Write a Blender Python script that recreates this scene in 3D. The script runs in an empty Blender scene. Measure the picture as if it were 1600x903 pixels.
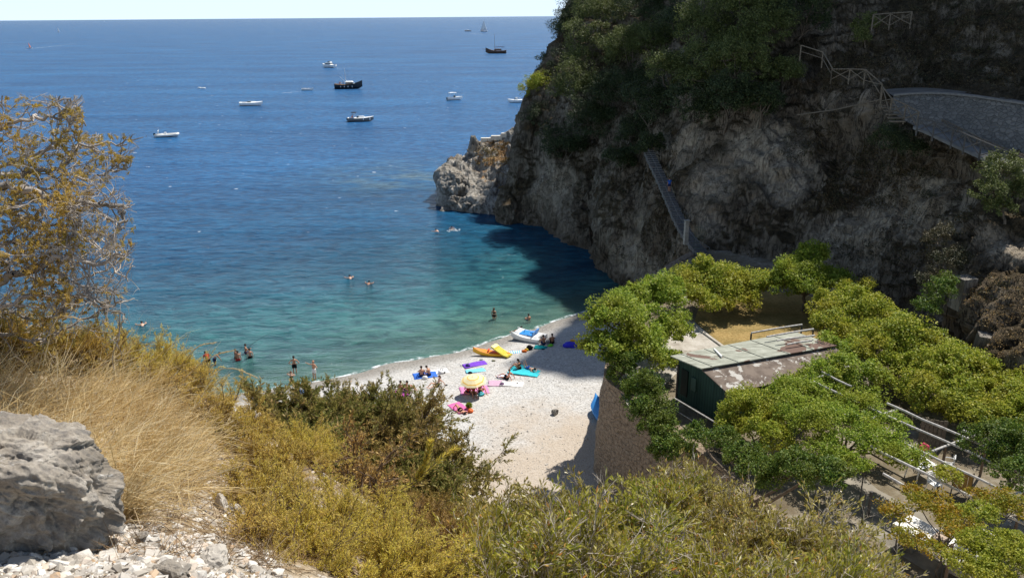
import bpy, bmesh, math, random
import numpy as np
from mathutils import Vector, Matrix, Quaternion
from mathutils.bvhtree import BVHTree
R = math.radians
C = bpy.context.scene.collection
S = bpy.context.scene
rng = np.random.default_rng(7)
random.seed(7)

# ------------------------------------------------------------------ camera, sky, sun, exposure
CAM = Vector((0, 0, 28.0)); PITCH = R(18.81); ROLL = R(-0.46); F = 1250.0
cd = bpy.data.cameras.new('camera'); cam = bpy.data.objects.new('camera', cd); C.objects.link(cam)
cd.sensor_width = 36; cd.lens = F / 1600 * 36; cd.clip_start = 0.05; cd.clip_end = 90000
RM = Matrix.Rotation(math.pi / 2 - PITCH, 3, 'X') @ Matrix.Rotation(ROLL, 3, 'Z')
cam.matrix_world = Matrix.Translation(CAM) @ RM.to_4x4()
S.camera = cam
SUN_AZ, SUN_EL = R(42), R(58)
w = bpy.data.worlds.new('World'); S.world = w; w.use_nodes = True
nt = w.node_tree; sky = nt.nodes.new('ShaderNodeTexSky'); sky.sky_type = 'NISHITA'; sky.sun_disc = False
sky.sun_elevation = SUN_EL; sky.sun_rotation = SUN_AZ; sky.altitude = 30
sky.air_density = 1.15; sky.dust_density = 0.6; sky.ozone_density = 2.2
tc = nt.nodes.new('ShaderNodeTexCoord'); sxyz = nt.nodes.new('ShaderNodeSeparateXYZ'); nt.links.new(tc.outputs['Generated'], sxyz.inputs[0])
cr_ = nt.nodes.new('ShaderNodeValToRGB'); cr_.color_ramp.elements[0].color = (1, 1, 1, 1); cr_.color_ramp.elements[1].color = (0, 0, 0, 1); cr_.color_ramp.elements[1].position = .32
nt.links.new(sxyz.outputs[2], cr_.inputs[0])
mx_ = nt.nodes.new('ShaderNodeMix'); mx_.data_type = 'RGBA'; nt.links.new(cr_.outputs[0], mx_.inputs[0]); nt.links.new(sky.outputs[0], mx_.inputs[6]); mx_.inputs[7].default_value = (9.6, 11.9, 14.4, 1)
nt.links.new(mx_.outputs[2], nt.nodes['Background'].inputs[0]); nt.nodes['Background'].inputs[1].default_value = 0.068
sd = bpy.data.lights.new('sun', 'SUN'); so = bpy.data.objects.new('sun', sd); C.objects.link(so)
sd.energy = 4.9; sd.angle = R(0.53); sd.color = (1, 0.955, 0.88)
SUN = Vector((math.sin(SUN_AZ) * math.cos(SUN_EL), math.cos(SUN_AZ) * math.cos(SUN_EL), math.sin(SUN_EL)))
so.rotation_euler = SUN.to_track_quat('Z', 'Y').to_euler(); so.location = (0, 0, 90)
S.view_settings.view_transform = 'Standard'; S.view_settings.look = 'None'; S.view_settings.exposure = 0.40; S.view_settings.gamma = 1
S.cycles.max_bounces = 6; S.cycles.transparent_max_bounces = 12
S.render.resolution_x = 1024; S.render.resolution_y = 577

def ray(px, py):
    return RM @ Vector(((px - 800) / F, -(py - 451.5) / F, -1.0))
def P(px, py, d): return CAM + ray(px, py) * d
def Z(px, py, z):
    r = ray(px, py); return CAM + r * ((z - CAM.z) / r.z)
def dist_of(p): return (RM.inverted() @ (p - CAM)).z * -1

# ------------------------------------------------------------------ maths and mesh helpers
def _h(i, j, k, s):
    n = (i * 374761393 + j * 668265263 + k * 1274126177 + s * 144269) & 0xffffffff
    n = ((n ^ (n >> 13)) * 1274126177) & 0xffffffff
    n = (n ^ (n >> 16)) & 0xffff
    return n / 32767.5 - 1
def vnoise(p, s=0):
    p = np.asarray(p, float); f = np.floor(p); i = f.astype(np.int64); t = p - f; t = t * t * (3 - 2 * t)
    r = 0
    for a in (0, 1):
        for b in (0, 1):
            for c in (0, 1):
                wgt = (t[:, 0] if a else 1 - t[:, 0]) * (t[:, 1] if b else 1 - t[:, 1]) * (t[:, 2] if c else 1 - t[:, 2])
                r = r + wgt * _h(i[:, 0] + a, i[:, 1] + b, i[:, 2] + c, s)
    return r
def fbm(p, octv=4, s=0, ridge=False):
    p = np.asarray(p, float); r = 0; a = 1; t = 0
    for o in range(octv):
        n = vnoise(p * 2 ** o + o * 17.3, s + o)
        if ridge: n = 1 - 2 * np.abs(n)
        r = r + a * n; t += a; a *= .5
    return r / t
def unit(v): return v / np.maximum(np.linalg.norm(v, axis=-1, keepdims=True), 1e-9)

def tag(o, label=None, cat=None, group=None, kind=None):
    if label: o['label'] = label
    if cat: o['category'] = cat
    if group: o['group'] = group
    if kind: o['kind'] = kind
    return o
def thing(name, label, cat, loc=(0, 0, 0), rz=0, group=None):
    o = bpy.data.objects.new(name, None); C.objects.link(o); o.empty_display_size = .2
    o.location = loc; o.rotation_euler = (0, 0, rz)
    return tag(o, label, cat, group)
class MB:
    def __init__(s): s.v = []; s.f = []; s.n = 0
    def add(s, v, f):
        v = np.asarray(v, float).reshape(-1, 3)
        s.v.append(v)
        for q in f: s.f.append([a + s.n for a in q])
        s.n += len(v); return s
    def box(s, c, d, rz=0, taper=1.0, rot=None):
        x, y, z = [q / 2 for q in d]
        v = np.array([(-x, -y, -z), (x, -y, -z), (x, y, -z), (-x, y, -z), (-x * taper, -y * taper, z), (x * taper, -y * taper, z), (x * taper, y * taper, z), (-x * taper, y * taper, z)])
        m = rot.to_matrix() if rot is not None else Matrix.Rotation(rz, 3, 'Z')
        v = v @ np.array(m).T + np.array(c)
        return s.add(v, [(0, 3, 2, 1), (4, 5, 6, 7), (0, 1, 5, 4), (1, 2, 6, 5), (2, 3, 7, 6), (3, 0, 4, 7)])
    def tube(s, pts, rad, n=6, cap=True):
        pts = [Vector(p) for p in pts]
        if not hasattr(rad, '__len__'): rad = [rad] * len(pts)
        vs = []; fs = []; pu = None
        for i, p in enumerate(pts):
            t = (pts[min(i + 1, len(pts) - 1)] - pts[max(i - 1, 0)]).normalized()
            if pu is None: pu = t.orthogonal().normalized()
            u = (pu - t * pu.dot(t)).normalized(); pu = u; b = t.cross(u)
            for k in range(n):
                a = 2 * math.pi * k / n; vs.append(p + (u * math.cos(a) + b * math.sin(a)) * rad[i])
        for i in range(len(pts) - 1):
            for k in range(n):
                fs.append((i * n + k, i * n + (k + 1) % n, (i + 1) * n + (k + 1) % n, (i + 1) * n + k))
        if cap: fs.append(tuple(range(n))[::-1]); fs.append(tuple((len(pts) - 1) * n + k for k in range(n)))
        return s.add([tuple(v) for v in vs], fs)
    def ball(s, c, r, nu=10, nv=7, rot=None):
        if not hasattr(r, '__len__'): r = (r, r, r)
        vs = []; fs = []
        for j in range(nv + 1):
            th = math.pi * j / nv
            for i in range(nu):
                a = 2 * math.pi * i / nu
                q = Vector((r[0] * math.sin(th) * math.cos(a), r[1] * math.sin(th) * math.sin(a), r[2] * math.cos(th)))
                if rot is not None: q = rot @ q
                vs.append((c[0] + q.x, c[1] + q.y, c[2] + q.z))
        for j in range(nv):
            for i in range(nu): fs.append((j * nu + i, (j + 1) * nu + i, (j + 1) * nu + (i + 1) % nu, j * nu + (i + 1) % nu))
        return s.add(vs, fs)
    def build(s, name, mat, parent=None, smooth=False):
        me = bpy.data.meshes.new(name)
        me.from_pydata(np.concatenate(s.v).tolist(), [], s.f); me.update()
        return link(name, me, mat, parent, smooth)
def link(name, me, mat, parent=None, smooth=False):
    o = bpy.data.objects.new(name, me); C.objects.link(o)
    if mat is not None:
        me.materials.clear()
        for m in (mat if isinstance(mat, (list, tuple)) else [mat]): me.materials.append(m)
    if smooth: me.polygons.foreach_set('use_smooth', [True] * len(me.polygons))
    if parent is not None: o.parent = parent
    return o
def quadmesh(name, v, nq_faces):
    """v (n,3), faces (m,4) arrays"""
    me = bpy.data.meshes.new(name); m = len(nq_faces)
    me.vertices.add(len(v)); me.vertices.foreach_set('co', np.asarray(v, np.float32).ravel())
    me.loops.add(m * 4); me.loops.foreach_set('vertex_index', np.asarray(nq_faces, np.int32).ravel())
    me.polygons.add(m); me.polygons.foreach_set('loop_start', np.arange(0, m * 4, 4, dtype=np.int32))
    try: me.polygons.foreach_set('loop_total', np.full(m, 4, np.int32))
    except Exception: pass
    me.update(calc_edges=True); me.validate(); return me
def gridfaces(nr, nc):
    i, j = np.meshgrid(np.arange(nr - 1), np.arange(nc - 1), indexing='ij'); a = (i * nc + j).ravel()
    return np.stack([a, a + 1, a + nc + 1, a + nc], 1)
def leaves_mesh(name, pos, d, L, W, nrm=None, fold=.0):
    n = len(pos); d = unit(d)
    if nrm is None: nrm = rng.normal(size=(n, 3))
    side = unit(np.cross(d, nrm)); L = np.broadcast_to(np.asarray(L, float), (n,))[:, None]; W = np.broadcast_to(np.asarray(W, float), (n,))[:, None]
    up = unit(np.cross(side, d))
    v = np.stack([pos, pos + d * L * .5 + side * W * .5 + up * L * fold, pos + d * L, pos + d * L * .5 - side * W * .5 + up * L * fold], 1).reshape(-1, 3)
    return quadmesh(name, v, np.arange(n * 4).reshape(-1, 4))
def segs_mesh(name, A, B, ra, rb, n=4):
    A = np.asarray(A, float); B = np.asarray(B, float); m = len(A)
    ra = np.broadcast_to(np.asarray(ra, float), (m,)); rb = np.broadcast_to(np.asarray(rb, float), (m,))
    t = unit(B - A); h = np.where(np.abs(t[:, 2:3]) < .9, np.array([[0, 0, 1.]]), np.array([[1., 0, 0]])); u = unit(np.cross(t, h)); b = np.cross(t, u)
    vs = []
    for q, r in ((A - t * ra[:, None] * .3, ra), (B + t * rb[:, None] * .3, rb)):
        for k in range(n):
            a = 2 * math.pi * k / n; vs.append(q + (u * math.cos(a) + b * math.sin(a)) * r[:, None])
    v = np.stack(vs, 1).reshape(-1, 3)
    base = (np.arange(m) * 2 * n)[:, None, None]
    f = np.array([(k, (k + 1) % n, n + (k + 1) % n, n + k) for k in range(n)])[None] + base
    return quadmesh(name, v, f.reshape(-1, 4))

# ------------------------------------------------------------------ material helpers
def mat(name):
    m = bpy.data.materials.new(name); m.use_nodes = True; t = m.node_tree; t.nodes.clear()
    o = t.nodes.new('ShaderNodeOutputMaterial'); return m, t, o
def N(t, typ, **kw):
    n = t.nodes.new('ShaderNode' + typ)
    for k, v in kw.items():
        if k.startswith('i_'): n.inputs[k[2:].replace('_', ' ')].default_value = v
        else: setattr(n, k, v)
    return n
def ramp(t, fac, stops, interp='LINEAR'):
    r = t.nodes.new('ShaderNodeValToRGB'); e = r.color_ramp.elements; r.color_ramp.interpolation = interp
    while len(e) < len(stops): e.new(.5)
    for q, (p, c) in zip(e, stops): q.position = p; q.color = (*c, 1) if len(c) == 3 else c
    t.links.new(fac, r.inputs[0]); return r.outputs[0]
def mix(t, fac, a, b, bt='MIX'):
    m = t.nodes.new('ShaderNodeMix'); m.data_type = 'RGBA'; m.blend_type = bt
    for s, v in ((0, fac), (6, a), (7, b)):
        if isinstance(v, (int, float)): m.inputs[s].default_value = v
        elif isinstance(v, tuple): m.inputs[s].default_value = (*v, 1)
        else: t.links.new(v, m.inputs[s])
    return m.outputs[2]
def math_(t, op, a, b=0.0, clamp=False):
    m = t.nodes.new('ShaderNodeMath'); m.operation = op; m.use_clamp = clamp
    for s, v in ((0, a), (1, b)):
        if isinstance(v, (int, float)): m.inputs[s].default_value = v
        else: t.links.new(v, m.inputs[s])
    return m.outputs[0]
def noise(t, scale, detail=4, rough=.55, vec=None, sc=None, rot=None, coord='Object', dist=0):
    if vec is None:
        c = t.nodes.new('ShaderNodeTexCoord'); vec = c.outputs[coord]
    if sc or rot:
        mp = t.nodes.new('ShaderNodeMapping'); t.links.new(vec, mp.inputs[0]); vec = mp.outputs[0]
        if sc: mp.inputs['Scale'].default_value = sc
        if rot: mp.inputs['Rotation'].default_value = rot
    n = t.nodes.new('ShaderNodeTexNoise'); n.inputs['Scale'].default_value = scale; n.inputs['Detail'].default_value = detail
    n.inputs['Roughness'].default_value = rough; n.inputs['Distortion'].default_value = dist
    t.links.new(vec, n.inputs['Vector']); return n.outputs[0]
def voro(t, scale, feat='F1', out=0, sc=None, rnd=1):
    c = t.nodes.new('ShaderNodeTexCoord'); vec = c.outputs['Object']
    if sc:
        mp = t.nodes.new('ShaderNodeMapping'); t.links.new(vec, mp.inputs[0]); vec = mp.outputs[0]; mp.inputs['Scale'].default_value = sc
    n = t.nodes.new('ShaderNodeTexVoronoi'); n.feature = feat; n.inputs['Scale'].default_value = scale; n.inputs['Randomness'].default_value = rnd
    t.links.new(vec, n.inputs['Vector']); return n.outputs[out]
def bump(t, h, strength=.5, dist=.1, nrm=None):
    b = t.nodes.new('ShaderNodeBump'); b.inputs['Strength'].default_value = strength; b.inputs['Distance'].default_value = dist
    t.links.new(h, b.inputs['Height'])
    if nrm is not None: t.links.new(nrm, b.inputs['Normal'])
    return b.outputs[0]
def bsdf(t, o, col, rough=.8, nrm=None, spec=.3, metal=0):
    b = t.nodes.new('ShaderNodeBsdfPrincipled'); b.inputs['Roughness'].default_value = rough; b.inputs['Specular IOR Level'].default_value = spec
    b.inputs['Metallic'].default_value = metal
    if isinstance(col, tuple): b.inputs['Base Color'].default_value = (*col, 1)
    else: t.links.new(col, b.inputs['Base Color'])
    if nrm is not None: t.links.new(nrm, b.inputs['Normal'])
    if o is not None: t.links.new(b.outputs[0], o.inputs[0])
    return b
_pl = {}
def plain(name, col, rough=.6, spec=.3, var=.12, scale=9, bmp=0.0):
    if name in _pl: return _pl[name]
    m, t, o = mat(name); n = noise(t, scale, 5)
    c = ramp(t, n, [(.3, tuple(q * (1 - var) for q in col)), (.7, tuple(min(1, q * (1 + var)) for q in col))])
    bsdf(t, o, c, rough, bump(t, n, .4, bmp) if bmp else None, spec); _pl[name] = m; return m
def leafmat(name, stops, transl=.35, nscale=.6, tint=None, rough=.55, spec=.25):
    """per-leaf colour from a ramp, large patches toward tint"""
    m, t, o = mat(name); g = t.nodes.new('ShaderNodeNewGeometry')
    nn = noise(t, nscale, 3, coord='Object')
    c = ramp(t, g.outputs['Random Per Island'], stops)
    if tint: c = mix(t, ramp(t, nn, [(.42, (0, 0, 0)), (.62, (.8, .8, .8))]), c, mix(t, .6, c, tint))
    b = bsdf(t, None, c, rough, None, spec); tr = t.nodes.new('ShaderNodeBsdfTranslucent'); t.links.new(c, tr.inputs[0])
    ms = t.nodes.new('ShaderNodeMixShader'); ms.inputs[0].default_value = transl
    t.links.new(b.outputs[0], ms.inputs[1]); t.links.new(tr.outputs[0], ms.inputs[2]); t.links.new(ms.outputs[0], o.inputs[0]); return m

# ------------------------------------------------------------------ interpolation helpers
def catmull(A, n):
    """A (k,...) -> (n,...)"""
    k = len(A); u = np.linspace(0, k - 1, n); i = np.minimum(u.astype(int), k - 2); t = (u - i).reshape((-1,) + (1,) * (A.ndim - 1))
    p0 = A[np.maximum(i - 1, 0)]; p1 = A[i]; p2 = A[i + 1]; p3 = A[np.minimum(i + 2, k - 1)]
    return .5 * (2 * p1 + (p2 - p0) * t + (2 * p0 - 5 * p1 + 4 * p2 - p3) * t * t + (3 * p1 - p0 - 3 * p2 + p3) * t ** 3)
def resample(pts, n):
    pts = np.array([tuple(p) for p in pts], float); d = np.r_[0, np.cumsum(np.linalg.norm(np.diff(pts, axis=0), axis=1))]
    u = np.linspace(0, d[-1], n); return np.stack([np.interp(u, d, pts[:, k]) for k in range(3)], 1)
def loft(name, cols, nr, nc, disp, material, smooth=True):
    A = np.stack(cols, 0)                       # (ncol, nrow, 3)
    G = catmull(A, nc); G = catmull(np.swapaxes(G, 0, 1), nr)     # (nr, nc, 3)
    du = np.gradient(G, axis=1); dv = np.gradient(G, axis=0); nm = unit(np.cross(du, dv))
    tocam = np.array(CAM) - G; s = np.sign((nm * tocam).sum(-1, keepdims=True)); s[s == 0] = 1
    sgn = np.sign(np.median(s)); nm = nm * sgn
    V = (G + nm * disp(G.reshape(-1, 3), nm.reshape(-1, 3)).reshape(nr, nc, 1)).reshape(-1, 3)
    fc = gridfaces(nr, nc)
    if sgn < 0: fc = fc[:, ::-1]
    me = quadmesh(name, V, fc); o = link(name, me, material, None, smooth); return o
def bvh(*objs):
    vs = []; fs = []; n = 0
    for o in objs:
        me = o.data; vs += [tuple(v.co) for v in me.vertices]; fs += [[i + n for i in p.vertices] for p in me.polygons]; n += len(me.vertices)
    return BVHTree.FromPolygons(vs, fs)

# ------------------------------------------------------------------ shoreline, beach, seabed
shore_px = [(-600, 830), (-200, 745), (100, 675), (330, 622), (420, 606), (500, 593), (600, 571), (680, 556), (740, 545), (800, 526), (860, 508), (905, 494), (990, 468), (1120, 430)]
shore = np.array([tuple(Z(a, b, 0))[:2] for a, b in shore_px])
def shore_sd(xy):
    """signed distance to the waterline, positive on land (nearer the camera)"""
    best = np.full(len(xy), 1e9); sg = np.ones(len(xy))
    for a, b in zip(shore[:-1], shore[1:]):
        ab = b - a; t = np.clip(((xy - a) @ ab) / (ab @ ab), 0, 1); q = a + t[:, None] * ab; d = np.linalg.norm(xy - q, axis=1)
        cr = ab[0] * (xy[:, 1] - a[1]) - ab[1] * (xy[:, 0] - a[0]); m = d < best
        best[m] = d[m]; sg[m] = np.where(cr[m] < 0, 1, -1)
    p3 = np.c_[xy / 2.6, np.zeros(len(xy))]; p4 = np.c_[xy / 9, np.zeros(len(xy))]
    return best * sg + (.28 * vnoise(p3, 5) + .55 * vnoise(p4, 6)) * np.exp(-best / 12)
def beach_z(xy):
    s = shore_sd(xy); land = .11 * np.minimum(s, 4) + .06 * np.clip(s - 4, 0, 22)
    sea = np.maximum(.16 * s, -7)
    p3 = np.c_[xy, np.zeros(len(xy))]
    return np.where(s > 0, land, sea) + .05 * vnoise(p3 * .35, 3) * np.clip(s / 3, 0, 1) + .02 * vnoise(p3 * 1.5, 4) * np.clip(s, 0, 1)

m_beach, t, o = mat('pebble_beach')
cell = voro(t, 9, 'F1', 1); cd2 = voro(t, 9, 'F1', 0); big = noise(t, .12, 5, .6); med = noise(t, .9, 6, .65)
peb = ramp(t, cell, [(0, (.25, .242, .23)), (.35, (.41, .40, .38)), (.7, (.56, .548, .525)), (1, (.34, .325, .30))])
peb = mix(t, ramp(t, med, [(.45, (0, 0, 0)), (.75, (.55, .55, .55))]), peb, (.44, .40, .35))
at = N(t, 'Attribute', attribute_name='sd'); s_ = at.outputs['Fac']
wetf = ramp(t, math_(t, 'ADD', math_(t, 'MULTIPLY', s_, .1), math_(t, 'MULTIPLY', math_(t, 'SUBTRACT', med, .5), .12)), [(.0, (1, 1, 1)), (.12, (.85, .85, .85)), (.26, (0, 0, 0))])
peb = mix(t, wetf, peb, mix(t, .9, peb, (.45, .42, .38), 'MULTIPLY'))
browns = ramp(t, math_(t, 'ADD', math_(t, 'MULTIPLY', s_, .033), math_(t, 'MULTIPLY', math_(t, 'SUBTRACT', big, .5), .9)), [(.48, (0, 0, 0)), (.66, (.95, .95, .95))])
peb = mix(t, browns, peb, mix(t, .72, peb, (.40, .315, .225)))
bsdf(t, o, peb, .85, bump(t, cd2, .7, .05, bump(t, med, .5, .15)), .25)
xs = np.linspace(-80, 30, 260); ys = np.linspace(20, 120, 240)
X, Y = np.meshgrid(xs, ys); xy = np.c_[X.ravel(), Y.ravel()]
me = quadmesh('beach', np.c_[xy, beach_z(xy)], gridfaces(len(ys), len(xs)))
a = me.attributes.new('sd', 'FLOAT', 'POINT'); a.data.foreach_set('value', shore_sd(xy).astype(np.float32))
beach = tag(link('beach', me, m_beach, None, True), kind='structure')
B_BEACH = bvh(beach)

# ------------------------------------------------------------------ sea
m_sea, t, o = mat('sea_water')
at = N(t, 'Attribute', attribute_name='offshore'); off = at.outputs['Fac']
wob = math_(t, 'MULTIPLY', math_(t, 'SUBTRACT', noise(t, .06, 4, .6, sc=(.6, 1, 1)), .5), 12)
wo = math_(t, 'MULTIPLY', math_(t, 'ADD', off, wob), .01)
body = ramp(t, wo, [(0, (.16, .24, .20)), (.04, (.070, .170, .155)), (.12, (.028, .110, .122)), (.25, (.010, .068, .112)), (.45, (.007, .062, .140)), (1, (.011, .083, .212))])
at2 = N(t, 'Attribute', attribute_name='reef'); reef = at2.outputs['Fac']
rf = math_(t, 'MULTIPLY', reef, ramp(t, noise(t, .22, 6, .7, sc=(.45, 1, 1)), [(.42, (0, 0, 0)), (.6, (1, 1, 1))]))
body = mix(t, math_(t, 'MULTIPLY', rf, .7), body, (.075, .115, .115))
patch = ramp(t, noise(t, .012, 5, .6, sc=(.4, 1, 1)), [(.3, (.86, .90, .93)), (.7, (1.14, 1.1, 1.07))])
body = mix(t, 1.0, body, patch, 'MULTIPLY')
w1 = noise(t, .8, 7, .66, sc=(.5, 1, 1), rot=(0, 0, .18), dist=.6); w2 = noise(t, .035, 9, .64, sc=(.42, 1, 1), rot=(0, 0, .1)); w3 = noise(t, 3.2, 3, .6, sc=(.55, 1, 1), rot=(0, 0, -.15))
cr = ramp(t, w1, [(.38, (.52, .62, .70)), (.62, (1.52, 1.40, 1.32))]); body = mix(t, 1.0, body, cr, 'MULTIPLY'); cr2 = ramp(t, w2, [(.36, (.72, .78, .82)), (.64, (1.28, 1.22, 1.18))]); body = mix(t, 1.0, body, cr2, 'MULTIPLY')  # light and dark wave facets painted into the water colour
caps = ramp(t, noise(t, .95, 2, .5, sc=(.5, 1.3, 1)), [(.745, (0, 0, 0)), (.77, (1, 1, 1))])
offc = ramp(t, math_(t, 'MULTIPLY', off, .005), [(.12, (0, 0, 0)), (.4, (1, 1, 1))])
foam_n = noise(t, 1.1, 5, .7)
edge = math_(t, 'ADD', off, math_(t, 'MULTIPLY', math_(t, 'SUBTRACT', noise(t, .35, 4), .5), 1.6))
fo = math_(t, 'MULTIPLY', ramp(t, edge, [(.0, (1, 1, 1)), (.20, (1, 1, 1)), (.36, (0, 0, 0))]), ramp(t, foam_n, [(.46, (0, 0, 0)), (.62, (.85, .85, .85))]))
foam = math_(t, 'ADD', fo, math_(t, 'MULTIPLY', caps, math_(t, 'MULTIPLY', offc, .85)), True)
h = math_(t, 'ADD', math_(t, 'MULTIPLY', w1, .8), math_(t, 'ADD', math_(t, 'MULTIPLY', w2, 7.0), math_(t, 'MULTIPLY', w3, .16)))
nb = bump(t, h, .75, .62)
dif = N(t, 'BsdfDiffuse'); t.links.new(body, dif.inputs[0]); t.links.new(nb, dif.inputs['Normal'])
trn = N(t, 'BsdfTransparent'); trn.inputs[0].default_value = (.55, .9, .86, 1)
alpha = ramp(t, math_(t, 'MULTIPLY', off, .1), [(0, (.12, .12, .12)), (.15, (.35, .35, .35)), (.55, (.72, .72, .72)), (1, (1, 1, 1))])
m1 = N(t, 'MixShader'); t.links.new(alpha, m1.inputs[0]); t.links.new(trn.outputs[0], m1.inputs[1]); t.links.new(dif.outputs[0], m1.inputs[2])
gl = N(t, 'BsdfGlossy'); t.links.new(ramp(t, math_(t, 'MULTIPLY', off, .01), [(0, (.05, .05, .05)), (.25, (.08, .08, .08)), (.8, (.24, .24, .24))]), gl.inputs['Roughness']); t.links.new(nb, gl.inputs['Normal'])
fr = N(t, 'Fresnel'); fr.inputs[0].default_value = 1.333; t.links.new(nb, fr.inputs['Normal'])
m2 = N(t, 'MixShader'); t.links.new(math_(t, 'MULTIPLY', fr.outputs[0], .52, True), m2.inputs[0]); t.links.new(m1.outputs[0], m2.inputs[1]); t.links.new(gl.outputs[0], m2.inputs[2])
fd = N(t, 'BsdfDiffuse'); fd.inputs[0].default_value = (.8, .83, .85, 1)
m3 = N(t, 'MixShader'); t.links.new(foam, m3.inputs[0]); t.links.new(m2.outputs[0], m3.inputs[1]); t.links.new(fd.outputs[0], m3.inputs[2])
t.links.new(m3.outputs[0], o.inputs[0])
xs = np.r_[-60000, -20000, -6000, -2500, -1200, -600, -300, -200, np.linspace(-150, 45, 240), 80, 200, 500, 1200, 4000, 20000, 60000]
ys = np.r_[28, np.linspace(34, 170, 230), 200, 260, 360, 500, 900, 2000, 5000, 15000, 60000]
X, Y = np.meshgrid(xs, ys); xy = np.c_[X.ravel(), Y.ravel()]
me = quadmesh('sea', np.c_[xy, np.zeros(len(xy))], gridfaces(len(ys), len(xs)))
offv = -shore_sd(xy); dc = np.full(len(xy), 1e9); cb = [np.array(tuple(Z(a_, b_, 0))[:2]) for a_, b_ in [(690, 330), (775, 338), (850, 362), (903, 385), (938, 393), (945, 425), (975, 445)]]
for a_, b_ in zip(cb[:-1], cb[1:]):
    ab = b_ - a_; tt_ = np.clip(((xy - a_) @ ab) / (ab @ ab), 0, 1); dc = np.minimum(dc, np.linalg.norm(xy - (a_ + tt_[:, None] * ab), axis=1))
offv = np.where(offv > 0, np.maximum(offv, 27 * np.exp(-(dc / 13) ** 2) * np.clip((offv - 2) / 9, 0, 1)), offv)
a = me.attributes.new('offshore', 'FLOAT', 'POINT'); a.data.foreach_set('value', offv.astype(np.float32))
rc = np.array(tuple(Z(625, 278, 0))[:2]); rv = np.exp(-(((xy[:, 0] - rc[0]) / 13) ** 2 + ((xy[:, 1] - rc[1] - (xy[:, 0] - rc[0]) * -.2) / 15) ** 2))
a = me.attributes.new('reef', 'FLOAT', 'POINT'); a.data.foreach_set('value', rv.astype(np.float32))
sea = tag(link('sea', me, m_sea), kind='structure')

# ------------------------------------------------------------------ rock materials
def rockmat(name, light, mid, dark, veg=None, vs=.25, streak=True, bd=.5, vegamt=(.5, .62)):
    m, t, o = mat(name)
    n1 = noise(t, .18, 7, .62, dist=.6); n2 = noise(t, 1.1, 8, .68, sc=(1, 1, .35) if streak else None); n3 = noise(t, 4.5, 5, .7, sc=(1, 1, .5))
    crk = voro(t, .55, 'DISTANCE_TO_EDGE', 0, sc=(1, 1, .45)); strata = noise(t, 1.0, 6, .7, sc=(.5, .5, 3.2), rot=(.25, .35, 0))
    fis = ramp(t, noise(t, .8, 9, .7, sc=(1.6, 1.6, .28), dist=1.2), [(.475, (0, 0, 0)), (.495, (1, 1, 1)), (.515, (0, 0, 0))])
    c = ramp(t, n1, [(.30, dark), (.5, mid), (.66, light)])
    c = mix(t, ramp(t, n2, [(.34, (.6, .6, .6)), (.48, (0, 0, 0))]), c, tuple(q * .42 for q in dark))
    c = mix(t, ramp(t, n2, [(.56, (0, 0, 0)), (.72, (.55, .55, .55))]), c, light)
    c = mix(t, ramp(t, n3, [(.3, (.5, .5, .5)), (.5, (0, 0, 0))]), c, tuple(q * .6 for q in mid))
    c = mix(t, math_(t, 'MULTIPLY', fis, .85), c, tuple(q * .35 for q in dark)); c = mix(t, ramp(t, strata, [(.30, (.7, .7, .7)), (.40, (0, 0, 0))]), c, tuple(q * .7 for q in dark))
    if veg:
        g = t.nodes.new('ShaderNodeNewGeometry'); sx = t.nodes.new('ShaderNodeSeparateXYZ'); t.links.new(g.outputs['Normal'], sx.inputs[0])
        sl = math_(t, 'ADD', math_(t, 'MULTIPLY', sx.outputs[2], .45), noise(t, vs, 6, .65))
        c = mix(t, ramp(t, sl, [(vegamt[0], (0, 0, 0)), (vegamt[1] + .04, (.9, .9, .9))]), c, ramp(t, noise(t, 2.5, 5), [(.35, veg[0]), (.65, veg[1])]))
    ap = N(t, 'Attribute', attribute_name='pale'); pf = math_(t, 'MULTIPLY', ap.outputs['Fac'], ramp(t, noise(t, 1.6, 9, .72, sc=(1, 1, .4), dist=.8), [(.36, (.15, .15, .15)), (.5, (1, 1, 1))]))
    c = mix(t, math_(t, 'MULTIPLY', pf, .85), c, ramp(t, n3, [(.3, (.33, .27, .195)), (.6, (.52, .44, .335))]))
    hh = math_(t, 'ADD', n2, math_(t, 'ADD', math_(t, 'MULTIPLY', n3, .35), math_(t, 'SUBTRACT', math_(t, 'MULTIPLY', strata, .5), math_(t, 'MULTIPLY', fis, .35))))
    bsdf(t, o, c, .92, bump(t, hh, .9, bd), .15); return m
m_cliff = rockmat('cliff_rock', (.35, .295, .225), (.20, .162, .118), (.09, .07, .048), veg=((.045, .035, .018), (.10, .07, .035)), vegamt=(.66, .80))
m_head = rockmat('headland_rock', (.60, .56, .50), (.42, .39, .34), (.24, .21, .18), veg=((.22, .12, .045), (.34, .20, .09)), vegamt=(.93, 1.05), vs=.14)

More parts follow.
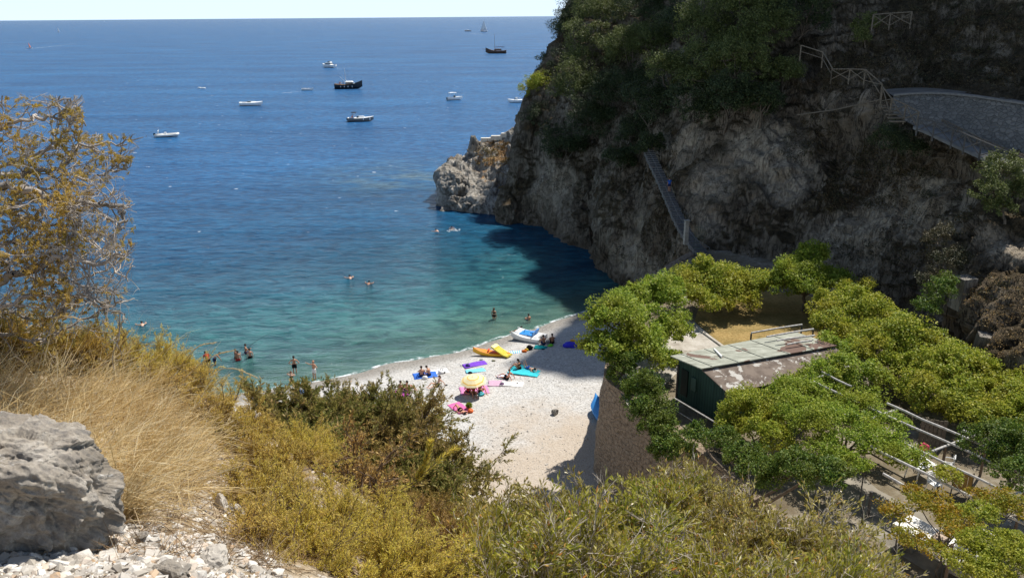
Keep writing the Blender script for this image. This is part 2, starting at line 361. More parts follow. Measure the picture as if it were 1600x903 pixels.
def cells(p, s=0):
    p = np.asarray(p, float); f = np.floor(p).astype(np.int64); best = np.full(len(p), 9.); val = np.zeros(len(p))
    for a in (-1, 0, 1):
        for b in (-1, 0, 1):
            for c in (-1, 0, 1):
                i, j, k = f[:, 0] + a, f[:, 1] + b, f[:, 2] + c
                d = (i + .5 + .45 * _h(i, j, k, s) - p[:, 0]) ** 2 + (j + .5 + .45 * _h(i, j, k, s + 1) - p[:, 1]) ** 2 + (k + .5 + .45 * _h(i, j, k, s + 2) - p[:, 2]) ** 2
                m = d < best; best = np.where(m, d, best); val = np.where(m, _h(i, j, k, s + 3), val)
    return val
def cliffdisp(a1, a2, a3, amp=1.0):
    def f(p, n):
        q = p * np.array([1, 1, .55])
        return amp * (a1 * fbm(q / 14, 3, 11) + a2 * fbm(q / 4.2, 4, 21, True) * 1.0 + a3 * fbm(p / 1.1, 3, 31) + a3 * .6 * fbm(q / 1.9, 3, 71, True) + a3 * .55 * cells(q / 2.6 + .35 * fbm(p / 3, 2, 7)[:, None], 5) + a3 * .3 * cells(q / 1.1 + .3 * fbm(p / 2, 2, 8)[:, None], 9))
    return f

# ------------------------------------------------------------------ the far headland, sunlit tip
def col(*pts): return [P(*q) for q in pts]
def base_drop(c, dz=3):
    b = c[0].copy(); b.z = min(b.z, 0) - dz; return [b] + c
def rows(c, n): return resample(c, n)
hc = [
    [(692, 316), (688, 312, 127.4), (684, 290, 128), (690, 264, 130), (702, 262, 137)],
    [(700, 322), (700, 327, 123.2), (702, 300, 124), (706, 276, 127), (712, 257, 133), (725, 257, 142)],
    [(724, 330), (724, 331, 121.8), (727, 306, 122.8), (730, 280, 127), (736, 248, 133), (745, 250, 146)],
    [(750, 335), (748, 335, 120.2), (750, 306, 122), (754, 270, 127), (756, 228, 134), (765, 232, 148)],
    [(775, 338), (775, 337, 119.4), (778, 305, 121.5), (782, 262, 127), (786, 216, 134), (795, 222, 148)],
    [(812, 338), (812, 337, 119.4), (815, 300, 121.5), (815, 250, 126), (815, 196, 133), (825, 200, 148)],
    [(860, 338), (860, 337, 119.4), (860, 300, 121.5), (860, 240, 126), (860, 180, 133), (865, 180, 148)]]
cols = []
for c in hc:
    q = col(*c[1:]); b = q[0].copy(); b.z = -3; e = q[-1].copy(); e.z = -2; e.y += 5
    cols.append(rows([b] + q + [e], 9))
b0 = cols[0].copy(); b0[:, 0] += 2.5; b0[:, 1] += 9; b0[:, 2] = np.where(b0[:, 2] > 0, b0[:, 2] * .75, b0[:, 2])
b1 = b0.copy(); b1[:, 0] += 8; b1[:, 1] += 14; b1[:, 2] = np.minimum(b1[:, 2], 1.0)
cols = [b1, b0] + cols
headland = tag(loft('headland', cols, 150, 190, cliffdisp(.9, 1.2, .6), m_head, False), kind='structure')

# ------------------------------------------------------------------ the shaded cliff and hillside
def R9(*pts): return rows([P(*q) for q in pts], 9)
A = [
 R9((815, 330, 150), (830, 285, 150), (845, 215, 150), (862, 150, 151), (890, 80, 152), (915, -10, 156), (940, -120, 165)),
 R9((778, 339, 118.2), (794, 285, 119), (811, 215, 120), (835, 150, 122), (872, 70, 125), (902, -20, 130), (930, -120, 140)),
 R9((815, 350, 114), (826, 290, 115), (838, 215, 116), (860, 140, 118), (890, 60, 122), (915, -30, 127), (945, -120, 137)),
 R9((850, 362, 110.6), (858, 290, 111), (866, 215, 113), (885, 140, 116), (910, 60, 119), (935, -40, 125), (960, -120, 135)),
 R9((903, 385, 103), (908, 300, 106), (915, 215, 109), (928, 140, 111), (945, 60, 115), (970, -40, 120), (990, -120, 130)),
 R9((938, 393, 100.5), (935, 320, 103), (945, 240, 105), (965, 150, 107), (985, 60, 110), (1010, -40, 115), (1030, -120, 125)),
 R9((945, 425, 92.5), (942, 350, 93), (960, 265, 95), (990, 180, 99), (1010, 80, 104), (1035, -40, 110), (1055, -120, 120)),
 R9((978, 447, 88), (985, 375, 87), (1000, 300, 89), (1012, 210, 95), (1035, 100, 99), (1060, -40, 106), (1080, -120, 116)),
 R9((1040, 465, 83), (1042, 395, 82), (1030, 310, 84), (1020, 230, 92), (1055, 110, 91), (1085, -20, 100), (1110, -110, 110)),
 R9((1085, 455, 75), (1080, 400, 76), (1062, 330, 83), (1040, 240, 88), (1080, 110, 86), (1115, -20, 95), (1140, -110, 104)),
 R9((1110, 445, 71.5), (1105, 400, 72), (1090, 330, 76), (1062, 250, 81), (1080, 190, 83), (1110, 110, 83), (1140, -20, 92), (1160, -110, 100)),
 R9((1160, 450, 70), (1160, 400, 71), (1160, 320, 73), (1155, 240, 75), (1160, 180, 77), (1170, 100, 79), (1190, -20, 86), (1210, -110, 95)),
 R9((1230, 450, 68), (1230, 390, 69), (1225, 310, 71), (1220, 240, 73), (1225, 190, 75), (1235, 100, 78), (1250, -20, 85), (1265, -110, 92)),
]
def R9x(*pts): return np.array([tuple(P(*q)) for q in pts])
A += [
 R9x((1290, 450, 66), (1295, 380, 66.5), (1290, 310, 69), (1290, 240, 72), (1295, 180, 73), (1300, 130, 74), (1305, 60, 79), (1320, -20, 84), (1330, -110, 90)),
 R9x((1360, 460, 62), (1370, 400, 62), (1365, 330, 64.5), (1370, 260, 66), (1370, 176, 66.5), (1375, 150, 68), (1380, 80, 76), (1390, 0, 82), (1400, -110, 88)),
 R9x((1440, 480, 55), (1440, 420, 56.5), (1430, 350, 60), (1425, 270, 62), (1425, 205, 62), (1430, 158, 66), (1440, 120, 73), (1450, 0, 80), (1460, -110, 84)),
 R9x((1510, 530, 48), (1510, 440, 50), (1510, 350, 54), (1510, 285, 57), (1510, 238, 57), (1500, 160, 61), (1505, 136, 70), (1520, 0, 78), (1530, -110, 80)),
 R9x((1600, 620, 42), (1600, 500, 45), (1600, 400, 48), (1595, 320, 52), (1590, 268, 53), (1590, 170, 58), (1595, 140, 68), (1600, 0, 75), (1610, -110, 78)),
 R9x((1750, 720, 38), (1750, 560, 42), (1750, 440, 46), (1740, 350, 50), (1740, 290, 51), (1740, 185, 56), (1740, 150, 66), (1740, 0, 74), (1750, -110, 77)),
 R9x((2000, 800, 36), (2000, 620, 40), (2000, 480, 44), (2000, 380, 48), (2000, 310, 49), (2000, 195, 54), (2000, 160, 64), (2000, 0, 72), (2010, -110, 75)),
]
# skirt below, mountain above and behind (out of the frame, heights shaped to throw shade on hillside, beach and cove)
EXT = []
nA = len(A)
for i, c in enumerate(A):
    b = c[0].copy(); b[2] = -4 if i < 11 else 4
    top = c[-1]
    k = {11: .12, 12: .4, 13: .68, 14: .6, 15: .55, 16: .86, 17: .92, 18: 1.08, 19: 1.0, 20: .97}.get(i, 0)
    e1 = top + np.array([1.5 + 2 * k, 8 - 4 * k, .5 + 43.5 * k]); e2 = e1 + np.array([3, 9, 2 + 23 * k]); e3 = e2 + np.array([10, 30, 4 + 30 * k + {11: 10, 12: 22, 13: 16, 14: 8, 15: 20, 16: 24}.get(i, 0)])
    EXT.append(np.vstack([b[None], c, e1[None], e2[None], e3[None]]))
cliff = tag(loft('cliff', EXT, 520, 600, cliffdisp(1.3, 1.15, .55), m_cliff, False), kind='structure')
def pale(o, spots):
    n = len(o.data.vertices); co = np.empty(n * 3, np.float32); o.data.vertices.foreach_get('co', co); co = co.reshape(-1, 3); f = np.zeros(n)
    wob = 1 + .45 * fbm(co / 3.5, 4, 90)
    for px, py, d, rx, rz in spots:
        c = np.array(P(px, py, d)); u = (co - c) / np.array([rx, rx * 1.6, rz]); f = np.maximum(f, np.clip(2.2 - 2 * np.linalg.norm(u, axis=1) * wob, 0, 1))
    a = o.data.attributes.new('pale', 'FLOAT', 'POINT'); a.data.foreach_set('value', f.astype(np.float32))
pale(cliff, [(1095, 250, 82, 3.2, 4.5), (1110, 310, 77, 2.8, 4.5), (1105, 355, 75, 1.8, 3), (1200, 240, 75, 4.5, 3.5), (1225, 290, 72, 2.2, 3.5), (870, 290, 112, 4, 5), (990, 400, 87, 4, 2.5), (1020, 350, 87, 2, 2), (1340, 390, 64, 3.5, 2.5), (1400, 330, 61, 3, 2), (1455, 300, 60, 2, 1.5), (1565, 385, 48, 2.2, 1.2)])  # last spot paints the sunlit patch of the right slope as paler rock
B_CLIFF = bvh(cliff)
def hit(px, py, tree=None):
    r = ray(px, py); q = (tree or B_CLIFF).ray_cast(CAM, r.normalized())
    return q[0], q[1]
#@@SPLIT1

# ------------------------------------------------------------------ trees and shrubs (mid distance)
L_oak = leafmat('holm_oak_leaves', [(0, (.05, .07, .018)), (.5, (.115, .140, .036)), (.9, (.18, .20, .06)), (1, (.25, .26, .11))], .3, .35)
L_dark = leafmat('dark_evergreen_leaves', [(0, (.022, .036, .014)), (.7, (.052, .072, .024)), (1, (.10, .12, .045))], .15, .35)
L_fig = leafmat('bright_green_leaves', [(0, (.11, .18, .015)), (.5, (.235, .33, .036)), (.85, (.35, .44, .055)), (1, (.48, .49, .09))], .42, .5, (.34, .31, .035))
L_vine = leafmat('vine_leaves', [(0, (.13, .19, .012)), (.5, (.29, .345, .036)), (.85, (.42, .44, .055)), (1, (.58, .53, .10))], .42, .45, (.42, .33, .035))
L_autumn = leafmat('turning_vine_leaves', [(0, (.16, .16, .015)), (.4, (.32, .26, .022)), (.75, (.46, .25, .025)), (1, (.50, .36, .06))], .42, .8, (.20, .28, .025))
L_ivy = leafmat('ivy_leaves', [(0, (.035, .080, .012)), (.5, (.080, .150, .018)), (.85, (.15, .225, .028)), (1, (.26, .28, .04))], .32, .8, (.14, .15, .02))
L_dry = leafmat('dry_scrub_leaves', [(0, (.05, .035, .018)), (.5, (.11, .075, .035)), (1, (.19, .14, .07))], .2, .6)
L_scrub = leafmat('scrub_leaves', [(0, (.022, .028, .012)), (.5, (.05, .055, .025)), (1, (.11, .10, .05))], .2, .6, (.13, .085, .04))
M_bark = plain('bark', (.13, .105, .08), .9, .1, .4, 6, .03)
M_bark_pale = plain('pale_bark', (.27, .24, .20), .9, .1, .35, 9, .02)

def blob_leaves(lobes, n, size, r, clump=.27, clumps=44, aspect=.62, up=.35, flat=.75):
    """lobes: list of (centre, rx, rz). leaves sit on many small clumps spread through the crown volume"""
    pos = []; dr = []; nr = []
    wts = np.array([l[1] ** 2 for l in lobes]); wts = wts / wts.sum()
    for (c, rx, rz), wt in zip(lobes, wts):
        k = max(8, int(clumps)); u = unit(r.normal(size=(k, 3))); u[:, 2] = np.where(u[:, 2] < -.35, -u[:, 2] * .6, u[:, 2])
        rad = r.uniform(.35, 1.0, (k, 1)) ** .5 * r.uniform(.82, 1.1, (k, 1))
        cc = np.array(c) + u * rad * np.array([rx, rx, rz])
        cr = rx * clump * r.uniform(.4, 1.5, k)
        m = int(n * wt / k) + 1
        cen_ = cc.mean(0)
        for q in range(k):
            v = unit(r.normal(size=(m, 3))); v[:, 2] += up * .4
            rr = r.uniform(.25, 1.0, (m, 1)) ** .45
            p = cc[q] + v * rr * cr[q] * np.array([1, 1, flat]); pos.append(p)
            out = unit(p - np.array(c) + np.array([0, 0, rx * .35])); nr.append(unit(out * .8 + r.normal(size=(m, 3)) * .55 + np.array([0, 0, up])))
            dr.append(unit(r.normal(size=(m, 3)) + out * .3 + np.array([0, 0, -.25])))
    pos = np.concatenate(pos); sz = size * r.uniform(.6, 1.25, len(pos))
    return pos, np.concatenate(dr), np.concatenate(nr), sz
def limbs(base, lobes, r, tr, k=7):
    A = []; B = []; ra = []; rb = []
    def path(a, b, r0, r1, n=4, wob=.12):
        a = np.array(a, float); b = np.array(b, float); L = np.linalg.norm(b - a); p = a
        for i in range(1, n + 1):
            q = a + (b - a) * i / n + (r.normal(size=3) * wob * L * .35 if i < n else 0)
            A.append(p); B.append(q); ra.append(r0 + (r1 - r0) * (i - 1) / n); rb.append(r0 + (r1 - r0) * i / n); p = q
    cen = np.mean([l[0] for l in lobes], 0); fork = np.array(base) + (cen - np.array(base)) * .45
    path(base, fork, tr, tr * .75)
    for c, rx, rz in lobes:
        path(fork, c, tr * .6, tr * .3)
        for _ in range(k):
            u = unit(r.normal(size=3)); u[2] = abs(u[2]) * .7 - .15
            path(c + u * rx * .05, np.array(c) + u * np.array([rx, rx, rz]) * r.uniform(.7, 1.02), tr * .28, tr * .07, 4, .2)
    return A, B, ra, rb
def tree(name, label, cat, lobes, base, n, size, lm, bm=None, group=None, seed=1, tr=.14, **kw):
    """lobes in world space; object origin at the foot of the trunk"""
    r = np.random.default_rng(seed); base = np.array(base, float)
    loc = [(np.array(c) - base, rx, rz) for c, rx, rz in lobes]
    root = thing(name, label, cat, tuple(base), 0, group)
    p, d, nn, sz = blob_leaves(loc, n, size, r, **kw)
    link('crown', leaves_mesh('crown', p, d, sz, sz * .62, nn, .08), lm, root)
    link('trunk', segs_mesh('trunk', *limbs((0, 0, 0), loc, r, tr), n=5), bm or M_bark, root)
    return root

# forest on the cliff: (px, py, crown radius px, label, material, depth or None)
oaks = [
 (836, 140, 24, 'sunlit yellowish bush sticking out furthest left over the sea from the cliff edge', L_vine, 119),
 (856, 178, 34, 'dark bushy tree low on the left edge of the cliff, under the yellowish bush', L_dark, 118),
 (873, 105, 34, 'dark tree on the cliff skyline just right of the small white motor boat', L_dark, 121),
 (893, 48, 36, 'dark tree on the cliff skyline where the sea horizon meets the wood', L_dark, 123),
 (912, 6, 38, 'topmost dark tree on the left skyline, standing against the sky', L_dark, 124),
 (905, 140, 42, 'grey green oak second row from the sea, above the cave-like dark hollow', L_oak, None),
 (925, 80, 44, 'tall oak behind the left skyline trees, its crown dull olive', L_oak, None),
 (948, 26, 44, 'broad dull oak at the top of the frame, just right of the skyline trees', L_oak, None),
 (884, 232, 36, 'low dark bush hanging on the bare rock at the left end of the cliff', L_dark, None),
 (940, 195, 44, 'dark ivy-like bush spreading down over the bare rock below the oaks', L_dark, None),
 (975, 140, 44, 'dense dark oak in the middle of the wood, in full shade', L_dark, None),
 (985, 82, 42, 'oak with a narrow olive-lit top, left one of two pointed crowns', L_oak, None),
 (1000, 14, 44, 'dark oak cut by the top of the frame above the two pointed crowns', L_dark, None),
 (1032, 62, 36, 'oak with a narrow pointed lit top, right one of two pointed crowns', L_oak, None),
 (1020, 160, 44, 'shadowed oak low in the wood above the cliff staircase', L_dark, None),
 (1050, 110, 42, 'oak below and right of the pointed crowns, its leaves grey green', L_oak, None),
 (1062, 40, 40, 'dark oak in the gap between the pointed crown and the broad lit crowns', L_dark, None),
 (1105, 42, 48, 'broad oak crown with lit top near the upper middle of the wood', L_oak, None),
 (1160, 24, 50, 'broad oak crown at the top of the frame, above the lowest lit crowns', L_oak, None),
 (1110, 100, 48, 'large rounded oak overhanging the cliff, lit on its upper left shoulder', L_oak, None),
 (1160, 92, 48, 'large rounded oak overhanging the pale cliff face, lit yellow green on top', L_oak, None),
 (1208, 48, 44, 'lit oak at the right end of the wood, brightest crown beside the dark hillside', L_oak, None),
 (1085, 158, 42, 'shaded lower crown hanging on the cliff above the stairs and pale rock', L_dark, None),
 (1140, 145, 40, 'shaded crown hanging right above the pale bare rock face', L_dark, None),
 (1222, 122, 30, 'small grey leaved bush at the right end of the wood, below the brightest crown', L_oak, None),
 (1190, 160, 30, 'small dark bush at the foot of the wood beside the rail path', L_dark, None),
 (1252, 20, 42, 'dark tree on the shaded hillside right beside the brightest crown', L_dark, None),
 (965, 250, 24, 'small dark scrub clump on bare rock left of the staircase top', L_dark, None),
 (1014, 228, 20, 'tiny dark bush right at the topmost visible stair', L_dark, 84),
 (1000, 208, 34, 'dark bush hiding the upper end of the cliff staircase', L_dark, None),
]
for i, (px, py, rp, lab, lm, d) in enumerate(oaks):
    if d is None:
        h_ = hit(px, py)[0]; d = dist_of(h_) - 1.15 * rp * 85 / F if h_ is not None else 110
    c = P(px, py, d); rr = rp * 1.12 * d / F; r_ = np.random.default_rng(100 + i)
    lobes = [(np.array(c), rr, rr * .9)]
    for q in range(3):
        a = r_.uniform(0, 6.28); lobes.append((np.array(c) + np.array([math.cos(a) * rr * .6, math.sin(a) * rr * .5, r_.uniform(-.45, .6) * rr]), rr * r_.uniform(.45, .65), rr * .55))
    base = np.array(c) + np.array([.2, rr * .6, -rr * 1.1 - 1.2])
    tree('cliff_bush' if rp < 33 else 'oak_tree', lab, 'bush' if rp < 33 else 'tree', lobes, base, int(8500 * (rr / 3) ** 1.6) + 3000, .17, lm, group='bushes and oaks of the cliff wood', seed=200 + i, tr=.16, clumps=40, clump=.27)
# the wood goes on above the frame
for i, (px, py, rp) in enumerate([(950, -50, 50), (1020, -55, 55), (1090, -60, 50)]):
    h_ = hit(px, py)[0]; d = dist_of(h_) - 1 if h_ is not None else 112
    c = P(px, py, d); rr = rp * d / F
    tree('oak_tree', 'dark oak of the cliff wood standing above the upper edge of the photograph', 'tree', [(np.array(c), rr, rr * .9), (np.array(c) + np.array([rr * .5, 0, .5 * rr]), rr * .6, rr * .5)], np.array(c) + np.array([0, 1, -rr - 1.5]), 4500, .26, L_dark, group='oaks above the frame', seed=260 + i)

# scrub covering the steep ground: nobody could count it
def scrub(name, label, regions, n, lm, size, crad, per, seed, bv=None, hmin=-9):
    r = np.random.default_rng(seed); pos = []; dr = []; nr = []; sz = []
    tot = sum(q[4] for q in regions)
    for x0, y0, x1, y1, wt in regions:
        for _ in range(int(n * wt / tot)):
            px = r.uniform(x0, x1); py = r.uniform(y0, y1); h_, nn = hit(px, py, bv)
            if h_ is None or h_.z < hmin: continue
            if vnoise(np.array([[h_.x / 5, h_.y / 5, h_.z / 5]]), 77)[0] < -.25: continue
            R_ = crad * r.uniform(.4, 1.3); k = int(per * r.uniform(.6, 1.3)); v = unit(r.normal(size=(k, 3))); v[:, 2] = np.abs(v[:, 2])
            p = np.array(h_) + v * R_ * r.uniform(.3, 1, (k, 1)) * np.array([1, 1, .8]); pos.append(p); dr.append(unit(v + r.normal(size=(k, 3)) * .6)); nr.append(unit(v + r.normal(size=(k, 3)) * .7)); sz.append(size * r.uniform(.5, 1.3, k))
    p = np.concatenate(pos); s_ = np.concatenate(sz)
    return tag(link(name, leaves_mesh(name, p, np.concatenate(dr), s_, s_ * .5, np.concatenate(nr)), lm), label, 'scrub', None, 'stuff')
scrub('green_scrub', 'dark green scrub clinging to the shaded cliff and hillside', [(820, 150, 1060, 330, 4), (960, 330, 1080, 420, .6), (1240, 0, 1600, 140, 5), (1230, 190, 1420, 330, 2.2), (1340, 190, 1470, 280, 2.5), (1380, 300, 1600, 470, 1.6), (1250, 380, 1460, 470, 1)], 1500, L_scrub, .16, .75, 34, 5)
scrub('brown_scrub', 'dry brown scrub and dead grass on the shaded hillside', [(1240, 20, 1600, 150, 4), (1240, 180, 1440, 330, 2.5), (1400, 340, 1600, 560, .35), (870, 230, 1060, 340, 1.2), (960, 300, 1060, 420, .8)], 1500, L_dry, .15, .6, 26, 6)

scrub('straw_scrub', 'pale straw and russet dry tufts on the slope right of the long canopy', [(1480, 340, 1640, 560, 1)], 330, leafmat('straw_scrub', [(0, (.20, .12, .05)), (.5, (.42, .28, .12)), (1, (.60, .45, .22))], .3, .8), .085, .30, 22, 16)  # light tuft colours stand in for sunlight on this slope
# ------------------------------------------------------------------ terrace
m_ter, t, o = mat('terrace_ground')
n1 = noise(t, .35, 6, .65); n2 = noise(t, 3.5, 5, .7); n3 = noise(t, 25, 3, .7)
c = ramp(t, n1, [(.35, (.10, .085, .06)), (.5, (.22, .19, .14)), (.65, (.38, .35, .30))]); c = mix(t, ramp(t, n2, [(.4, (.7, .7, .7)), (.6, (0, 0, 0))]), c, (.13, .10, .065)); c = mix(t, ramp(t, n3, [(.5, (0, 0, 0)), (.7, (.6, .6, .6))]), c, (.30, .22, .10))
bsdf(t, o, c, .95, bump(t, math_(t, 'ADD', n2, n3), .6, .06), .1)
m_conc = None
m_conc, t, o = mat('old_concrete')
n1 = noise(t, .9, 7, .68); n2 = noise(t, 8, 5, .7)
c = ramp(t, n1, [(.32, (.24, .21, .17)), (.48, (.40, .365, .31)), (.68, (.52, .49, .44))]); c = mix(t, ramp(t, n2, [(.3, (.6, .6, .6)), (.45, (0, 0, 0))]), c, (.18, .15, .11))
bsdf(t, o, c, .9, bump(t, math_(t, 'ADD', n1, n2), .5, .04), .15)
m_wall, t, o = mat('wall_stone')
n1 = noise(t, .5, 7, .65); n2 = noise(t, 5, 7, .72); v1 = voro(t, 2.6, 'DISTANCE_TO_EDGE', 0, sc=(1, 1, 1.5)); v2 = voro(t, 2.6, 'F1', 1, sc=(1, 1, 1.5))
c = ramp(t, v2, [(0, (.16, .12, .085)), (.5, (.25, .195, .14)), (1, (.36, .30, .23))]); st_ = ramp(t, n1, [(.30, (0, 0, 0)), (.46, (1, 1, 1))])
c = mix(t, math_(t, 'MULTIPLY', ramp(t, v1, [(0, (1, 1, 1)), (.06, (0, 0, 0))]), .8), c, (.09, .07, .05)); c = mix(t, st_, c, ramp(t, n2, [(.35, (.20, .15, .105)), (.65, (.36, .285, .21))])); c = mix(t, ramp(t, n2, [(.34, (.8, .8, .8)), (.46, (0, 0, 0))]), c, (.10, .075, .05))
bsdf(t, o, c, .95, bump(t, math_(t, 'ADD', n2, ramp(t, v1, [(0, (0, 0, 0)), (.1, (.7, .7, .7))])), .8, .10), .1)
ZT = 8.0
edge_w = [(14, 20), (11.1, 28), (8.5, 35.2), (5.6, 41.6), (5.7, 44.2), (7.2, 49), (9.5, 57), (13, 64), (18, 71)]
edge = np.array(edge_w)
def ground_sheet(name, poly, z, m, n=40):
    bm = bmesh.new(); f = bm.faces.new([bm.verts.new((x, y, z)) for x, y in poly]); bmesh.ops.triangulate(bm, faces=[f])
    me = bpy.data.meshes.new(name); bm.to_mesh(me); bm.free(); return link(name, me, m)
tag(ground_sheet('terrace_ground', edge_w + [(30, 75), (60, 70), (60, 15)], ZT, m_ter), kind='structure')
# retaining wall: thick, rough, slightly battered
mb = []
nw = 130; ew = catmull(edge, nw); tt = np.gradient(ew, axis=0); nn_ = np.stack([-tt[:, 1], tt[:, 0]], 1); nn_ /= np.linalg.norm(nn_, axis=1)[:, None]
prof = [(-.55, ZT - .05), (-.5, ZT + .10), (0, ZT + .14), (.06, ZT), (.12, ZT - 1), (.18, ZT - 2), (.26, ZT - 3.2), (.34, ZT - 4.5), (.42, ZT - 6), (.5, ZT - 7.2), (.55, ZT - 9)]
pr = catmull(np.array(prof), 44)
V = np.array([[(ew[j, 0] + nn_[j, 0] * o_, ew[j, 1] + nn_[j, 1] * o_, z) for j in range(nw)] for o_, z in pr])
dd = (.16 * fbm(V.reshape(-1, 3) / 1.6, 4, 51) + .07 * fbm(V.reshape(-1, 3) / .35, 3, 55)).reshape(44, nw)
V[..., :2] += nn_[None] * dd[..., None]; V[..., 2] += .02 * dd
rw = thing('retaining_wall', 'tall brown rubble retaining wall between the beach and the terrace', 'wall', (5.05, 42.6, 1))
ow = link('masonry', quadmesh('masonry', V.reshape(-1, 3) - np.array([5.05, 42.6, 1]), gridfaces(44, nw)[:, ::-1]), m_wall, rw, False)
# paved strip and parched lawn
strip = [Z(1065, 505, ZT), Z(1085, 503, ZT), Z(1135, 548, ZT), Z(1060, 580, ZT), Z(1020, 620, ZT), Z(985, 640, ZT), Z(960, 600, ZT), Z(1000, 560, ZT), Z(1040, 535, ZT)]
tag(ground_sheet('terrace_path', [(p.x, p.y) for p in strip], ZT + .006, m_conc), kind='structure')
m_lawn, t, o = mat('parched_lawn')
n1 = noise(t, .5, 6, .7); n2 = noise(t, 6, 5, .75); n3 = noise(t, 30, 3, .7)
c = ramp(t, n2, [(.3, (.20, .13, .045)), (.5, (.38, .26, .10)), (.7, (.52, .38, .17))]); c = mix(t, ramp(t, n1, [(.42, (.6, .6, .6)), (.6, (0, 0, 0))]), c, (.17, .14, .05))
bsdf(t, o, c, .95, bump(t, math_(t, 'ADD', n2, n3), .8, .08), .1)
lawn = [Z(1085, 502, ZT), Z(1095, 470, ZT), Z(1150, 455, ZT), Z(1260, 458, ZT), Z(1330, 520, ZT), Z(1300, 560, ZT), Z(1180, 560, ZT), Z(1137, 547, ZT)]
tag(ground_sheet('parched_lawn', [(p.x, p.y) for p in lawn], ZT + .012, m_lawn), kind='structure')
kp = MB(); a_ = Z(1075, 503, ZT); b_ = Z(1137, 548, ZT); dvec = (b_ - a_); kp.box(tuple((a_ + b_) / 2 + Vector((0, 0, .05))), (dvec.length, .18, .12), math.atan2(dvec.y, dvec.x))
tag(kp.build('kerb_strip', m_conc), kind='structure')

def terr_tree(name, label, cat, lobepx, n, size, lm, basepx=None, seed=1, group=None, bz=ZT, **kw):
    lobes = [(np.array(P(px, py, d)), rp * 1.06 * d / F, rp * 1.06 * d / F * fl) for px, py, d, rp, fl in lobepx]; n = int(n * 2.4); size = size * .78
    cen = np.mean([l[0] for l in lobes], 0)
    base = np.array([cen[0], cen[1], bz]) if basepx is None else np.array(basepx)
    return tree(name, label, cat, lobes, base, n, size, lm, group=group, seed=seed, **kw)
G1 = 'leafy trees and vines on the terrace'
terr_tree('terrace_tree', 'large bright green tree leaning over the beach from the retaining wall', 'tree',
  [(965, 505, 47, 48, .9), (1020, 478, 50, 52, .85), (1040, 455, 52, 34, .8), (940, 545, 45.5, 33, .8), (1000, 545, 46, 44, .8), (1050, 520, 48, 32, .8), (985, 470, 50, 36, .7), (935, 500, 46, 26, .8), (1045, 560, 46, 26, .4)], 21000, .20, L_fig, (6.4, 46, 8), 301, G1, tr=.17)
terr_tree('terrace_tree', 'low spreading tree at the far end of the parched lawn, before the stair foot', 'tree',
  [(1085, 440, 57, 36, .8), (1125, 445, 57, 44, .7), (1170, 443, 57, 34, .7), (1070, 460, 55, 30, .7), (1098, 412, 57, 16, .9), (1150, 465, 56, 34, .5), (1110, 470, 55, 34, .5)], 15000, .20, L_vine, None, 302, G1)
terr_tree('terrace_tree', 'bright green tree right of the lawn, standing before the dark hillside', 'tree',
  [(1250, 435, 56, 46, .7), (1270, 400, 57, 26, .8), (1225, 445, 56, 30, .8), (1300, 440, 55, 30, .8)], 11000, .20, L_fig, None, 303, G1)
terr_tree('terrace_tree', 'rounded yellow green tree between lawn and hillside, top of the long canopy', 'tree',
  [(1320, 485, 51, 50, .7), (1360, 490, 50, 40, .7), (1300, 515, 49, 36, .8), (1335, 455, 53, 28, .7)], 11000, .19, L_vine, None, 304, G1)
terr_tree('terrace_tree', 'yellowest tree in the long canopy, left of the leaning concrete block', 'tree',
  [(1400, 530, 46, 52, .7), (1440, 540, 45, 46, .7), (1370, 555, 45, 40, .8), (1420, 575, 44, 44, .7)], 13000, .18, L_vine, None, 305, G1)
terr_tree('terrace_tree', 'wide leafy tree in the long canopy, directly below the leaning concrete block', 'tree',
  [(1490, 580, 42, 52, .7), (1450, 610, 41, 46, .7), (1530, 590, 42, 36, .7), (1500, 630, 40, 46, .7)], 13000, .17, L_vine, None, 306, G1)
terr_tree('terrace_tree', 'leafy tree at the right edge of the photo, lower end of the long canopy', 'tree',
  [(1570, 620, 40, 46, .7), (1600, 650, 38, 46, .7), (1545, 650, 38.5, 40, .7), (1640, 620, 39, 50, .7), (1600, 600, 41, 30, .7)], 13000, .16, L_vine, None, 307, G1)
terr_tree('terrace_tree', 'bright green tree right behind the shack, reaching over its roof', 'tree',
  [(1300, 560, 45, 42, .8), (1280, 600, 42, 36, .8), (1340, 600, 43, 46, .8), (1258, 615, 40, 32, .8), (1235, 600, 40.5, 20, .8), (1215, 620, 39.5, 18, .7), (1285, 582, 42, 26, .8), (1315, 572, 42.5, 26, .8), (1262, 592, 41, 20, .8)], 11000, .17, L_fig, None, 308, G1)
terr_tree('pergola_vine', 'green vine spilling over the upper left end of the log pergola, below the shack', 'vine',
  [(1260, 650, 37, 50, .6), (1310, 665, 36, 46, .5), (1370, 690, 35, 42, .45), (1340, 645, 38, 44, .5), (1415, 712, 34, 36, .35), (1230, 610, 39, 28, .7), (1390, 660, 37, 30, .4), (1330, 725, 33.5, 28, .4), (1290, 700, 35, 30, .5)], 17000, .14, L_fig, None, 309, G1, tr=.1)
terr_tree('terrace_bush', 'rounded yellow green bush with orange tips at the front of the dark shack', 'bush',
  [(1165, 645, 38.5, 42, .9), (1190, 675, 37, 38, .8), (1145, 665, 38, 26, .8), (1215, 690, 36, 30, .8)], 9000, .14, L_vine, None, 310, G1, tr=.08)
